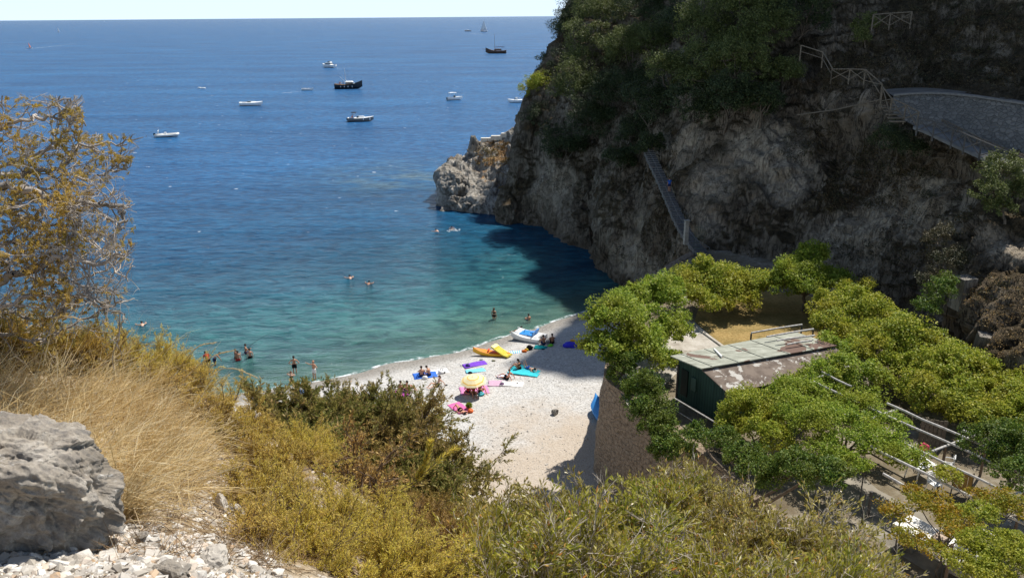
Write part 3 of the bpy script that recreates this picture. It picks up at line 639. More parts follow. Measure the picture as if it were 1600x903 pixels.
terr_tree('ivy_curtain', 'dark glossy ivy hanging over the top of the retaining wall below the big tree', 'ivy',
  [(955, 560, 45, 20, 1), (975, 585, 44.5, 24, 1), (1000, 612, 43, 30, 1), (1022, 640, 41.5, 32, 1), (1035, 665, 40.5, 24, 1), (1010, 600, 42.5, 24, .9), (985, 560, 45, 26, .8), (1042, 690, 39.6, 26, 1), (1062, 705, 38.6, 24, 1), (1018, 672, 40.6, 24, 1.1), (1000, 645, 41.6, 22, 1.1), (1030, 705, 39.6, 20, 1)], 14000, .14, L_ivy, (6.9, 40.5, 8), 311, G1, tr=.05)
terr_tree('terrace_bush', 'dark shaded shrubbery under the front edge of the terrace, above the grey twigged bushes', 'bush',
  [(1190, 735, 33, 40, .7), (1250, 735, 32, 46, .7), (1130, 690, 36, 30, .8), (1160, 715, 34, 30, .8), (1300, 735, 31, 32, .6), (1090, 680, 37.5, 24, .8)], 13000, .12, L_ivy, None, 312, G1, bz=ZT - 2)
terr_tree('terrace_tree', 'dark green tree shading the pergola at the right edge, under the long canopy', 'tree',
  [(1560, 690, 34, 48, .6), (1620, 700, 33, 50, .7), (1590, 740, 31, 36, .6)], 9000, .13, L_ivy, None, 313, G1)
terr_tree('pergola_vine', 'orange and yellow vine trained over the lower end of the pergola beams', 'vine',
  [(1400, 800, 30, 26, .5), (1420, 840, 28, 26, .5), (1460, 860, 27, 22, .5), (1500, 815, 29, 34, .35), (1460, 790, 30, 34, .3), (1430, 770, 31, 24, .3), (1560, 780, 29.5, 32, .3), (1590, 790, 29, 28, .3), (1490, 830, 27.5, 20, .5), (1530, 775, 30, 18, .3)], 5200, .12, L_autumn, None, 314, G1, tr=.05)
terr_tree('pergola_vine', 'bright green vine in the bottom right corner under the pergola posts', 'vine',
  [(1560, 860, 26, 44, .5), (1600, 880, 25, 40, .6), (1520, 850, 26.5, 26, .6), (1545, 900, 25, 36, .5), (1590, 850, 26, 30, .5), (1500, 880, 25.5, 26, .6), (1530, 800, 28, 26, .4), (1480, 740, 31.5, 20, .3)], 8500, .11, L_vine, None, 315, G1, tr=.05)
# on the shaded slope to the right
terr_tree('slope_tree', 'bright leafed small tree under the rail path at the right edge', 'tree', [(1565, 270, 50, 36, 1.1), (1545, 300, 49, 24, 1), (1590, 300, 50, 24, 1), (1560, 325, 49, 22, .8)], 5500, .15, L_oak, tuple(P(1570, 350, 49)), 320, 'shrubs on the slope', tr=.08)
terr_tree('slope_shrub', 'tall straggly shrub left of the lit slope, above the square block', 'shrub', [(1465, 375, 50, 24, 1.2), (1475, 410, 49, 30, 1), (1460, 440, 48, 24, 1), (1495, 400, 49, 20, .8)], 4500, .13, L_scrub, tuple(P(1470, 460, 48)), 321, 'shrubs on the slope', tr=.06)
terr_tree('slope_shrub', 'dark green shrub hugging the left face of the square concrete block', 'shrub', [(1470, 455, 46.5, 22, 1), (1450, 480, 46, 20, 1), (1480, 440, 47, 16, 1)], 2600, .13, L_ivy, tuple(P(1465, 490, 46)), 322, 'shrubs on the slope', tr=.05)
terr_tree('slope_shrub', 'dark shrub on the rocks between the rail path and the hanging slope', 'shrub', [(1390, 215, 60, 30, .8), (1420, 235, 59, 26, .8)], 3000, .16, L_dark, tuple(P(1400, 250, 60)), 323, 'shrubs on the slope', tr=.06)
terr_tree('slope_shrub', 'small dark green tree below the wooden lookout fence', 'shrub', [(1352, 45, 72, 20, 1.2), (1345, 60, 71.5, 14, 1)], 1800, .18, L_oak, tuple(P(1352, 75, 72)), 324, 'shrubs on the slope', tr=.06)
#@@SPLIT2

# ------------------------------------------------------------------ foreground hillside
ctrl = [(-3, 0, 26.6), (0, 0, 26.35), (3, 0, 25.5), (6, 0, 23), (-6, 0, 27), (-2.2, 2.2, 26.3), (-1, 2.3, 26.1), (-.5, 2.6, 25.8), (0, 3, 25.2), (1.5, 3, 24.8), (3, 3, 23.6), (5, 3, 21),
 (-3.5, 4, 25.75), (-2, 4, 25.6), (-1.1, 4, 25.0), (0, 4.5, 24.1), (-3.5, 5.8, 25.62), (-2.4, 5.6, 25.25), (-1.4, 5.4, 24.6), (-4.5, 6.5, 25.5), (-.3, 5.5, 23.4), (1.5, 5, 23.6), (2.6, 5, 23.0), (4, 5, 20.5), (.6, 6.5, 22.9),
 (-6, 5, 25.6), (-6, 8, 24.3), (-3.6, 8, 23.3), (-1.8, 9, 21), (0, 8, 21.2), (2, 8, 20.5), (4, 8, 17.5),
 (-6, 12, 19), (-3, 12, 18), (0, 12, 17.5), (4, 12, 14), (8, 8, 13), (9, 4, 14), (12, 6, 10), (10, 0, 16),
 (-8, 20, 11), (-3, 20, 10), (2, 20, 10), (6, 20, 8.5), (9, 15, 8.4), (12, 15, 7.9), (16, 15, 7.9), (16, 8, 8.5), (10, 22, 7.6),
 (-10, 32, 2), (-3, 32, 1), (2, 31, 2), (7, 28, 4), (-15, 10, 21), (-16, 22, 8), (-16, 32, 1), (9, 27, 5), (0, 40, -3), (-10, 42, -4), (8, 36, -2), (-20, 0, 28), (0, -6, 27), (-8, -6, 28), (10, -6, 22)]
ctrl = np.array(ctrl, float)
def tps(r2): return np.where(r2 > 0, r2 * np.log(np.maximum(r2, 1e-12)), 0)
_d = ((ctrl[:, None, :2] - ctrl[None, :, :2]) ** 2).sum(-1); K = tps(_d) + np.eye(len(ctrl)) * 1.5; Q = np.c_[np.ones(len(ctrl)), ctrl[:, :2]]
_M = np.block([[K, Q], [Q.T, np.zeros((3, 3))]]); _w = np.linalg.solve(_M, np.r_[ctrl[:, 2], 0, 0, 0])
def hill_z(xy):
    xy = np.atleast_2d(np.asarray(xy, float)); r2 = ((xy[:, None] - ctrl[None, :, :2]) ** 2).sum(-1)
    z = tps(r2) @ _w[:-3] + _w[-3] + xy @ _w[-2:]; p = np.c_[xy, np.zeros(len(xy))]
    return z + .10 * fbm(p / 1.3, 3, 61) + .025 * fbm(p / .25, 3, 65)
m_soil, t, o = mat('hillside_soil')
n1 = noise(t, 1.6, 6, .65); n2 = noise(t, 16, 6, .7); v1 = voro(t, 26, 'F1', 1)
c = ramp(t, n1, [(.35, (.22, .16, .10)), (.5, (.36, .28, .18)), (.66, (.48, .41, .31))]); c = mix(t, ramp(t, n2, [(.35, (.7, .7, .7)), (.55, (0, 0, 0))]), c, (.09, .06, .035)); c = mix(t, ramp(t, v1, [(.72, (0, 0, 0)), (.8, (.8, .8, .8))]), c, (.5, .46, .40))
bsdf(t, o, c, .95, bump(t, n2, .9, .03), .1)
xs = np.r_[np.linspace(-20, -5, 40), np.linspace(-4.9, 5, 300), np.linspace(5.1, 20, 60)]; ys = np.r_[np.linspace(-5, .5, 20), np.linspace(.6, 9, 260), np.linspace(9.2, 40, 110)]
X, Y = np.meshgrid(xs, ys); xy = np.c_[X.ravel(), Y.ravel()]; zz = np.concatenate([hill_z(q) for q in np.array_split(xy, 40)])
hill = tag(link('hillside', quadmesh('hillside', np.c_[xy, zz], gridfaces(len(ys), len(xs))), m_soil, None, True), kind='structure')
B_HILL = bvh(hill)
def hhit(px, py):
    h_ = hit(px, py, B_HILL)[0]; return h_

# ---- boulder and stones
m_bould, t, o = mat('grey_limestone')
n1 = noise(t, 2.2, 8, .7, dist=.5); n2 = noise(t, 11, 9, .75, dist=.4); n3 = noise(t, 60, 4, .7); v1 = voro(t, 5.5, 'F1', 0)
c = ramp(t, n1, [(.32, (.16, .135, .105)), (.48, (.32, .28, .23)), (.62, (.52, .475, .41))]); c = mix(t, ramp(t, n2, [(.36, (.85, .85, .85)), (.5, (0, 0, 0))]), c, (.15, .14, .13)); c = mix(t, ramp(t, n2, [(.58, (0, 0, 0)), (.7, (.75, .75, .75))]), c, (.70, .68, .64))
c = mix(t, ramp(t, n3, [(.35, (.6, .6, .6)), (.5, (0, 0, 0))]), c, (.2, .18, .16))
bsdf(t, o, c, .95, bump(t, math_(t, 'ADD', n2, math_(t, 'MULTIPLY', n3, .4)), .9, .02), .15)
m_stone, t, o = mat('pale_stone')
n1 = noise(t, 14, 6, .7); g = t.nodes.new('ShaderNodeNewGeometry')
c = ramp(t, g.outputs['Random Per Island'], [(0, (.30, .265, .22)), (.35, (.50, .46, .40)), (.75, (.66, .63, .58)), (1, (.44, .30, .18))]); c = mix(t, ramp(t, n1, [(.35, (.6, .6, .6)), (.52, (0, 0, 0))]), c, (.32, .28, .24))
bsdf(t, o, c, .9, bump(t, n1, .8, .01), .15)
def rock_mesh(name, size, seed, sub=5, rough=.18, flat=0):
    bm = bmesh.new(); bmesh.ops.create_icosphere(bm, subdivisions=sub, radius=1); v = np.array([q.co[:] for q in bm.verts])
    r_ = np.random.default_rng(seed)
    for _ in range(9):                       # chop planes for a faceted block
        n_ = unit(r_.normal(size=3)); dd = v @ n_ - r_.uniform(.55, .85); v = v - np.clip(dd, 0, None)[:, None] * n_ * .9
    n_ = unit(v); v = v + n_ * (rough * fbm(v * 1.3 + seed, 4, seed)[:, None] + rough * .5 * fbm(v * 4 + seed, 4, seed + 9, True)[:, None] + rough * .12 * fbm(v * 18, 3, seed)[:, None] + rough * .30 * cells(v * 1.9 + .3 * fbm(v * 2, 2, 3)[:, None], seed)[:, None] + rough * .12 * cells(v * 5 + .3 * fbm(v * 4, 2, 3)[:, None], seed + 5)[:, None])
    v *= np.array(size)
    for q, c_ in zip(bm.verts, v): q.co = c_
    me = bpy.data.meshes.new(name); bm.to_mesh(me); bm.free(); return me
bo = link('boulder', rock_mesh('boulder', (.385, .29, .235), 4, 7, .25), m_bould, None, True)
bc = P(10, 742, 2.95); bo.location = bc; bo.rotation_euler = (R(-14), R(24), R(-8))
tag(bo, 'large rough grey limestone boulder in the lower left corner beside the dry grass', 'boulder')
stn = [(215, 845, 2.75, .035, 'wedge shaped grey stone on the white rubble at the foot of the grass tuft'), (330, 880, 3.0, .055, 'rough pale rock at the right end of the rubble, bottom left'),
       (270, 900, 2.6, .06, 'broad flat grey rock embedded in the white rubble at the bottom edge'), (30, 858, 2.7, .05, 'flat pale rock lying under the lower left foot of the big boulder'),
       (345, 793, 3.35, .05, 'small bright white rock among the dry litter above the rubble'), (370, 800, 3.3, .035, 'smallest bright white rock, beside the other white rock in the litter'),
       (400, 655, 8.0, .07, 'white rock left of the juniper bushes, above the yellow scrub')]
for i, (px, py, d, r_, lab) in enumerate(stn):
    h_ = hhit(px, py) or P(px, py, d)
    q = link('rock', rock_mesh('rock', (r_ * 1.35, r_, r_ * .75), 20 + i, 4, .22), m_stone if i not in (0, 2) else m_bould, None, False); q.location = h_ + Vector((0, 0, r_ * .2)); q.rotation_euler = (i * .3, i * .2 - .3, i * 1.3)
    tag(q, lab, 'rock', 'rocks in the left foreground')
def pebbles(name, label, regions, n, s0, s1, m, seed, z=None, hb=None):
    r_ = np.random.default_rng(seed); bm = bmesh.new(); bmesh.ops.create_icosphere(bm, subdivisions=1, radius=1); base = np.array([v.co[:] for v in bm.verts]); fc = [[v.index for v in f.verts] for f in bm.faces]; bm.free()
    V = []; Fc = []; k = 0
    for x0, y0, x1, y1, wt in regions:
        for _ in range(int(n * wt)):
            h_ = hit(r_.uniform(x0, x1), r_.uniform(y0, y1), hb)[0]
            if h_ is None: continue
            s = s0 * (s1 / s0) ** r_.beta(1, 2.6); q = base + r_.normal(size=base.shape) * .22
            q = q * np.array([1, r_.uniform(.6, 1), r_.uniform(.4, .75)]) * s; a = r_.uniform(0, 6.28); m3 = np.array(Matrix.Rotation(a, 3, 'Z') @ Matrix.Rotation(r_.normal() * .4, 3, 'X'))
            V.append(q @ m3.T + np.array(h_) + np.array([0, 0, s * .2])); Fc += [[a_ + k for a_ in f] for f in fc]; k += len(base)
    me = bpy.data.meshes.new(name); me.from_pydata(np.concatenate(V).tolist(), [], Fc)
    return tag(link(name, me, m), label, 'stones', None, 'stuff')
pebbles('rubble', 'white and beige limestone rubble in the bottom left corner', [(-20, 838, 330, 915, .8), (200, 860, 440, 915, .25), (150, 815, 260, 850, .1)], 2600, .006, .045, m_stone, 9, hb=B_HILL)
pebbles('loose_stones', 'small loose stones scattered in the dry litter', [(230, 740, 440, 870, .7), (330, 640, 500, 760, .3)], 900, .006, .03, m_stone, 10, hb=B_HILL)

# ---- foliage kit for close plants
M_twig = plain('grey_twig', (.50, .44, .37), .85, .15, .45, 14); M_twigd = plain('brown_twig', (.17, .12, .085), .9, .1, .4, 14)
L_straw = leafmat('straw', [(0, (.36, .24, .10)), (.4, (.66, .49, .23)), (.8, (.82, .68, .40)), (1, (.86, .78, .58))], .38, 1.3)
L_heath = leafmat('yellow_green_needles', [(0, (.34, .28, .04)), (.4, (.74, .62, .10)), (.8, (.84, .72, .16)), (1, (.60, .38, .12))], .5, 1.5, (.52, .33, .10))
L_browned = leafmat('browned_needles', [(0, (.22, .12, .045)), (.5, (.42, .25, .08)), (1, (.55, .38, .13))], .28, 1.2, (.30, .24, .03))
L_junip = leafmat('juniper_needles', [(0, (.10, .115, .028)), (.5, (.23, .235, .055)), (.85, (.36, .32, .09)), (1, (.52, .34, .15))], .4, 1.1, (.50, .31, .12))
L_coast = leafmat('ochre_green_needles', [(0, (.22, .15, .03)), (.5, (.48, .32, .06)), (.85, (.66, .45, .09)), (1, (.72, .52, .16))], .36, 1.6, (.30, .27, .05))
L_mast = leafmat('leathery_leaves', [(0, (.10, .115, .012)), (.4, (.26, .275, .026)), (.78, (.46, .45, .06)), (.95, (.66, .60, .22)), (1, (.66, .24, .06))], .46, 1.4, (.46, .30, .05), .33, .6)

L_mast2 = leafmat('leathery_leaves_brownish', [(0, (.13, .10, .02)), (.4, (.34, .28, .05)), (.78, (.52, .44, .12)), (.95, (.70, .60, .28)), (1, (.62, .26, .08))], .46, 1.4, (.24, .26, .03), .33, .6)
L_heath2 = leafmat('ochre_needles', [(0, (.34, .23, .05)), (.4, (.72, .54, .13)), (.8, (.82, .63, .20)), (1, (.50, .28, .10))], .48, 1.5, (.55, .48, .07))
class Plant:
    def __init__(s, seed): s.r = np.random.default_rng(seed); s.A = []; s.B = []; s.ra = []; s.rb = []; s.tip = []; s.tipd = []
    def stem(s, a, d, L, r0, r1, n=4, wob=.18, bend=(0, 0, 0)):
        """returns the points of a wandering stem"""
        p = np.array(a, float); d = unit(np.array(d, float)); pts = [p]
        for i in range(n):
            d = unit(d + s.r.normal(size=3) * wob + np.array(bend) / n); q = p + d * L / n
            s.A.append(p); s.B.append(q); s.ra.append(r0 + (r1 - r0) * i / n); s.rb.append(r0 + (r1 - r0) * (i + 1) / n); pts.append(q); p = q
        return np.array(pts), d
    def branch(s, a, d, L, r0, lev, kids=(4, 4), spread=.8, up=.25, shrink=.58, wob=.2, tipl=None):
        pts, de = s.stem(a, d, L, r0, r0 * .5, 5 if lev > 1 else 3, wob)
        if lev == 0: s.tip.append(pts); return
        k = kids[min(lev, len(kids)) - 1]
        for i in range(k):
            u = s.r.uniform(.25, 1); j = min(int(u * (len(pts) - 1)), len(pts) - 2); q = pts[j] + (pts[j + 1] - pts[j]) * (u * (len(pts) - 1) - j)
            dd = unit(unit(pts[j + 1] - pts[j]) + s.r.normal(size=3) * spread + np.array([0, 0, up]))
            s.branch(q, dd, L * shrink * s.r.uniform(.7, 1.2), r0 * .5, lev - 1, kids, spread, up, shrink, wob)
        s.branch(pts[-1], de, L * shrink, r0 * .5, lev - 1, kids, spread, up, shrink, wob)
    def wood(s, parent, m, name='branches', n=3):
        return link(name, segs_mesh(name, s.A, s.B, s.ra, s.rb, n), m, parent)
def needles(tips, per, L, W, r, ang=.9, along=1.0, start=0.0, drop=0):
    """leaves set along every tip stem"""
    pos = []; d = []
    for pts in tips:
        n = max(2, int(per * r.uniform(.6, 1.3))); u = (start + (1 - start) * r.uniform(0, 1, n) * along) * (len(pts) - 1); j = np.minimum(u.astype(int), len(pts) - 2)
        seg = pts[j + 1] - pts[j]; pos.append(pts[j] + seg * (u - j)[:, None]); ax = unit(seg); v = r.normal(size=(n, 3)); v -= (v * ax).sum(1, keepdims=True) * ax
        d.append(unit(ax * math.cos(ang) + unit(v) * math.sin(ang) + np.array([0, 0, drop])))
    pos = np.concatenate(pos); d = np.concatenate(d); return pos, d, L * r.uniform(.6, 1.25, len(pos)), W * r.uniform(.7, 1.2, len(pos))
def leafobj(name, tips, per, L, W, m, parent, seed, ang=.9, start=0., drop=0):
    p, d, l, w_ = needles(tips, per, L, W, np.random.default_rng(seed), ang, 1, start, drop); return link(name, leaves_mesh(name, p, d, l, w_), m, parent)

# ---- the ochre conifer reaching in from the left
def px_poly(pts): return [np.array(P(*q)) for q in pts]
root = thing('coastal_tree', 'sprawling ochre green tree with bare silvery branches at the left edge, over the sea', 'tree', tuple(P(-260, 640, 5.2)))
pl = Plant(31); rt = np.array(root.location)
limb_px = [
 ([(-260, 640, 5.2), (-120, 560, 5.2), (-20, 520, 5.3), (60, 530, 5.3), (130, 500, 5.3), (190, 470, 5.2)], .02, .004, 1),
 ([(-200, 480, 5.1), (-100, 430, 5.3), (0, 420, 5.4), (70, 440, 5.4), (140, 430, 5.3), (200, 400, 5.3)], .015, .004, 1),
 ([(-120, 380, 5.1), (-20, 350, 5.2), (60, 300, 5.2), (130, 280, 5.1), (175, 270, 5.1), (200, 262, 5.1)], .013, .004, 1),
 ([(-260, 640, 5.2), (-120, 380, 5.1), (0, 293, 5.0), (60, 303, 4.9), (125, 318, 4.85), (175, 321, 4.8), (228, 328, 4.8)], .035, .006, 1),
 ([(-200, 520, 5.2), (-60, 290, 5.2), (30, 274, 5.2), (90, 262, 5.2), (130, 225, 5.2), (198, 226, 5.2)], .022, .004, 1),
 ([(-200, 480, 5.1), (-80, 250, 5.3), (-10, 205, 5.3), (50, 185, 5.2), (100, 180, 5.2), (112, 150, 5.2)], .02, .004, 1),
 ([(-100, 260, 5.3), (-20, 160, 5.4), (10, 140, 5.4)], .014, .004, 1),
 ([(-260, 640, 5.2), (-120, 470, 5.0), (0, 440, 4.9), (50, 420, 4.9), (95, 405, 4.8), (160, 410, 4.8), (215, 375, 4.8)], .03, .005, 1),
 ([(-260, 640, 5.2), (-80, 540, 5.0), (20, 470, 5.0), (85, 460, 4.9), (100, 480, 4.8), (84, 500, 4.8)], .02, .005, 1),
 ([(95, 430, 4.9), (140, 460, 4.8), (158, 480, 4.8), (195, 490, 4.8)], .012, .003, 1),
 ([(100, 320, 4.9), (124, 340, 4.8), (112, 370, 4.8), (115, 410, 4.8), (150, 420, 4.8)], .012, .003, 1),
 ([(190, 330, 4.8), (192, 350, 4.8), (178, 365, 4.8), (165, 390, 4.8), (150, 400, 4.85)], .009, .003, 1),
 ([(-120, 380, 5.1), (-40, 400, 5.0), (30, 375, 5.0), (80, 385, 5), (140, 350, 4.9)], .018, .004, 1),
 ([(-100, 330, 5.3), (0, 330, 5.3), (60, 345, 5.2), (130, 370, 5.2), (200, 440, 5.1)], .015, .004, 1),
 ([(-120, 470, 5.0), (-20, 480, 5.3), (60, 500, 5.3), (120, 470, 5.2), (170, 450, 5.2)], .016, .004, 1),
 ([(-80, 250, 5.3), (0, 260, 5.4), (60, 235, 5.4), (110, 215, 5.3), (140, 180, 5.3)], .014, .004, 1),
 ([(30, 274, 5.2), (80, 225, 5.2), (110, 200, 5.2), (112, 170, 5.2)], .01, .003, 1)]
big = []
for pts, r0, r1, _ in limb_px:
    q = catmull(np.array(px_poly(pts)), 6 * len(pts)); q[1:-1] += pl.r.normal(size=(len(q) - 2, 3)) * .012; n_ = len(q); big.append(q)
    for i in range(n_ - 1):
        pl.A.append(q[i]); pl.B.append(q[i + 1]); pl.ra.append(r0 + (r1 - r0) * i / n_); pl.rb.append(r0 + (r1 - r0) * (i + 1) / n_)
    L = np.linalg.norm(np.diff(q, axis=0), axis=1).sum()
    for _ in range(int(9 * L) + 4):
        j = pl.r.integers(int(n_ * .18), n_ - 1); dd = unit(unit(q[min(j + 1, n_ - 1)] - q[j]) * .9 + pl.r.normal(size=3) * .75 + np.array([.15, 0, .25]))
        pl.branch(q[j], dd, pl.r.uniform(.11, .24), .0055, 2, (3, 3), .75, .15, .55, .28)
def _pxs(a):
    q = (np.asarray(a) - np.array(CAM)) @ np.array(RM); return 800 + F * q[:, 0] / -q[:, 2], 451.5 - F * q[:, 1] / -q[:, 2]
_ax, _ay = _pxs(np.array(pl.B)); _lim = 212 + 22 * vnoise(np.array(pl.B) * 3, 12); _top = 150 - 12 * vnoise(np.array(pl.B) * 5, 13)
_ok = (_ax < _lim) & (_ay > _top + np.where(_ax > 130, 60, 0)); pl.A = list(np.array(pl.A)[_ok]); pl.B = list(np.array(pl.B)[_ok]); pl.ra = list(np.array(pl.ra)[_ok]); pl.rb = list(np.array(pl.rb)[_ok])
tips = [t_ for t_ in pl.tip if (lambda x_, y_: x_[0] < 208 and y_[0] > 150 + (60 if x_[0] > 130 else 0))(*_pxs(t_[-1:]))]; keep = [t_ for t_ in tips if pl.r.uniform() < (.55 if vnoise(t_[-1:] * 2.2, 8)[0] > -.05 else .05)]
pl.A = list(np.array(pl.A) - rt); pl.B = list(np.array(pl.B) - rt); pl.wood(root, plain('silvery_bark', (.33, .29, .25), .85, .15, .55, 5, .01), 'branches', 4)
leafobj('foliage', [t_ - rt for t_ in keep], 30, .026, .0048, L_coast, root, 5, .62, .2)

# ---- juniper bushes left of the beach
def bush(name, label, cat, spots, lm, seed, per, L, W, lev=2, kids=(5, 5), height=1.0, wood=M_twigd, group=None, spread=.7, up=.35, ang=.7, stems=9, r0=.014, shrink=.6, wob=.2, start=.1, fan=.8, n3=3, bare=0):
    """spots: (px,py,depth) crown centres; stems rise from the ground under them"""
    cs = [np.array(P(*q)) for q in spots]; c0 = np.mean(cs, 0); gz = hill_z(c0[None, :2])[0]; base = np.array([c0[0], c0[1], min(gz, c0[2] - .2)])
    rt_ = thing(name, label, cat, tuple(base), 0, group); pl = Plant(seed); 
    for c in cs:
        g_ = hill_z(c[None, :2])[0]; b = np.array([c[0], c[1], max(min(g_, c[2] - .15), c[2] - height)])
        for _ in range(stems):
            if gz is None: pass
            d = unit(np.array([pl.r.normal() * fan, pl.r.normal() * fan, 1.0])); pl.branch(b + pl.r.normal(size=3) * np.array([.12, .12, 0]) * height, d, height * .5 * pl.r.uniform(.7, 1.15), r0, lev, kids, spread, up, shrink, wob)
    if bare:
        keep_ = len(pl.tip); top_ = [t_[-1] for t_ in pl.tip]
        for q_ in range(bare): a_ = top_[pl.r.integers(len(top_))] - np.array([0, 0, .05]); pl.branch(a_, unit(pl.r.normal(size=3) * .6 + np.array([0, 0, .9])), .10, .0035, 1, (3, 3), .6, .4, .7, .2)
        pl.tip = pl.tip[:keep_]
    pl.A = list(np.array(pl.A) - base); pl.B = list(np.array(pl.B) - base); pl.wood(rt_, wood, 'branches', n3)
    leafobj('foliage', [t_ - base for t_ in pl.tip], per, L, W, lm, rt_, seed + 1, ang, start)
    return rt_
GJ = 'juniper bushes between the slope and the beach'
bush('juniper_bush', 'tall olive juniper bush in front of the beach edge, tip reaching the shallow water', 'bush', [(575, 580, 10), (600, 600, 10), (545, 605, 10), (640, 625, 9.8), (615, 580, 10.2), (560, 570, 10.3), (650, 650, 9.6), (585, 650, 9.7), (630, 670, 9.5), (550, 670, 9.5)], L_junip, 41, 30, .055, .015, 2, (6, 5), 1.1, group=GJ)
bush('juniper_bush', 'juniper bush with brown twig tips standing in front of the wading men', 'bush', [(450, 600, 9.6), (420, 600, 9.4), (485, 610, 9.6), (470, 585, 9.7), (435, 585, 9.7), (395, 620, 9.3), (505, 600, 9.8), (520, 630, 9.6), (455, 660, 9.2)], L_junip, 43, 30, .055, .015, 2, (5, 4), .8, group=GJ)
bush('juniper_bush', 'dark juniper bush low between the two taller ones and the yellow scrub', 'bush', [(520, 690, 8.8), (480, 700, 8.6), (560, 700, 8.8), (600, 690, 9), (440, 690, 8.6), (640, 700, 8.8), (560, 660, 9.3), (500, 655, 9.3), (640, 730, 8.5), (470, 720, 8.3)], L_junip, 45, 30, .055, .015, 2, (5, 4), .9, group=GJ)
bush('juniper_bush', 'small open juniper at the lower end of the beach, pebbles showing through it', 'bush', [(700, 740, 8.6), (715, 730, 8.8), (680, 750, 8.4), (655, 705, 9.0), (725, 710, 8.9)], L_junip, 47, 26, .05, .014, 2, (4, 4), .75, group=GJ, stems=6)
bush('dried_bush', 'rust brown withered stalks with seed heads among the juniper bushes', 'bush', [(555, 715, 7.6), (560, 740, 7.2), (575, 700, 7.8)], L_browned, 49, 10, .04, .016, 2, (4, 3), .8, group=None, fan=.35, stems=8)
# ---- yellow green heath on the slope
GH = 'yellow green scrub on the near slope'
hs = [([(60, 500, 5.6), (20, 520, 5.5), (110, 500, 5.7), (0, 470, 5.6), (150, 520, 5.8)], 'dark ochre scrub filling the ground under the tree at far left', L_coast),
      ([(-40, 500, 5.4), (-100, 520, 5.3), (-60, 450, 5.5)], 'ochre scrub at the extreme left edge under the tree', L_coast),
      ([(500, 850, 3.9), (450, 830, 4.0), (540, 830, 4.1)], 'bright yellow green scrub at the bottom edge, left of the brown patch', L_heath),
      ([(600, 870, 3.9), (640, 880, 3.9), (570, 890, 3.7), (680, 870, 4.1)], 'bright yellow green scrub at the bottom edge in front of the leathery shrubs', L_heath),
      ([(560, 790, 4.8), (510, 770, 4.9), (600, 780, 5)], 'yellow scrub in the middle of the slope below the dark junipers', L_heath),
      ([(440, 740, 5.2), (400, 730, 5.2), (470, 760, 5.0), (380, 700, 5.5)], 'yellow green scrub right of the dry litter, below the white rock', L_heath2),
      ([(330, 640, 5.6), (370, 660, 5.6), (300, 610, 5.8)], 'ochre scrub at the slope edge behind the dry grass', L_heath2),
      ([(270, 590, 5.9), (220, 560, 6.0), (190, 540, 6.0), (245, 545, 6.1)], 'yellow green scrub crest under the tree, against the turquoise water', L_heath),
      ([(400, 830, 3.9), (380, 780, 4.4), (430, 880, 3.6)], 'thin yellowed scrub over the litter next to the rubble', L_heath2),
      ([(700, 810, 5.0), (660, 790, 5.2), (720, 850, 4.6), (680, 760, 5.8)], 'rust brown dried scrub between the yellow scrub and the leathery shrubs', L_browned),
      ([(480, 660, 7.0), (495, 690, 6.6), (470, 680, 6.8)], 'bright yellow tuft of scrub sticking up before the dark junipers', L_heath)]
for i, (sp, lab, lm) in enumerate(hs):
    bush('scrub_bush', lab, 'scrub', sp, lm, 60 + 2 * i, 26, .020, .0038, 2, (5, 5), .42, M_twigd, GH, .55, .6, .75, 13, .006, .62, .2, .0, .55)
# long arching branch
root = thing('arching_branch', 'long yellow needled branch arching up from the scrub toward the pebbles', 'branch', tuple(P(560, 800, 5.6))); rt = np.array(root.location); pl = Plant(91)
for pts in ([(560, 800, 5.6), (600, 780, 5.6), (650, 750, 5.5), (690, 715, 5.5), (712, 700, 5.5)], [(650, 750, 5.5), (665, 720, 5.5), (672, 690, 5.5)]):
    q = catmull(np.array(px_poly(pts)), 14) - rt; pl.tip.append(q)
    for i in range(13): pl.A.append(q[i]); pl.B.append(q[i + 1]); pl.ra.append(.008 - .0005 * i); pl.rb.append(.0075 - .0005 * i)
pl.wood(root, M_twigd, 'stem', 4); leafobj('foliage', pl.tip, 420, .045, .006, L_heath, root, 92, .7)

# ---- leathery evergreen shrubs across the bottom
GM = 'leathery evergreen shrubs along the bottom edge'
ms = [([(790, 830, 4.9), (760, 860, 4.6), (830, 850, 4.7), (760, 790, 5.4)], 'leathery shrub at the left end of its row, next to the rust brown scrub'),
      ([(860, 755, 6.2), (800, 755, 6.3), (920, 755, 6.2), (765, 750, 6.4), (890, 785, 5.9)], 'leathery shrub whose sprigs stand up against the shaded pebbles'),
      ([(900, 860, 4.8), (960, 880, 4.5), (870, 890, 4.4)], 'leathery shrub at the bottom edge below the middle of its row'),
      ([(1000, 770, 6.2), (1060, 745, 6.6), (960, 755, 6.3), (1010, 735, 6.9)], 'leathery shrub with grey twigs covering the foot of the retaining wall'),
      ([(1080, 715, 7.4), (1040, 710, 7.5), (1120, 725, 7.3)], 'sparse grey twigged shrub top, highest of the row, right of the wall foot'),
      ([(1050, 850, 5.0), (1110, 870, 4.7), (1020, 890, 4.5)], 'leathery shrub with a few orange leaves, bottom centre right'),
      ([(1140, 800, 6.0), (1200, 790, 6.1), (1170, 760, 6.6), (1110, 780, 6.4)], 'leathery shrub in front of the dark shaded shrubbery'),
      ([(1210, 860, 5.0), (1270, 870, 4.8), (1180, 890, 4.6)], 'leathery shrub at the bottom edge left of the railing'),
      ([(1290, 790, 6.0), (1330, 810, 5.8), (1260, 770, 6.4)], 'leathery shrub with upright pale leaf tips beside the terrace path'),
      ([(1330, 870, 5.0), (1345, 890, 4.8), (1310, 850, 5.2)], 'leathery shrub at the right end of its row, beside the thin railing posts')]
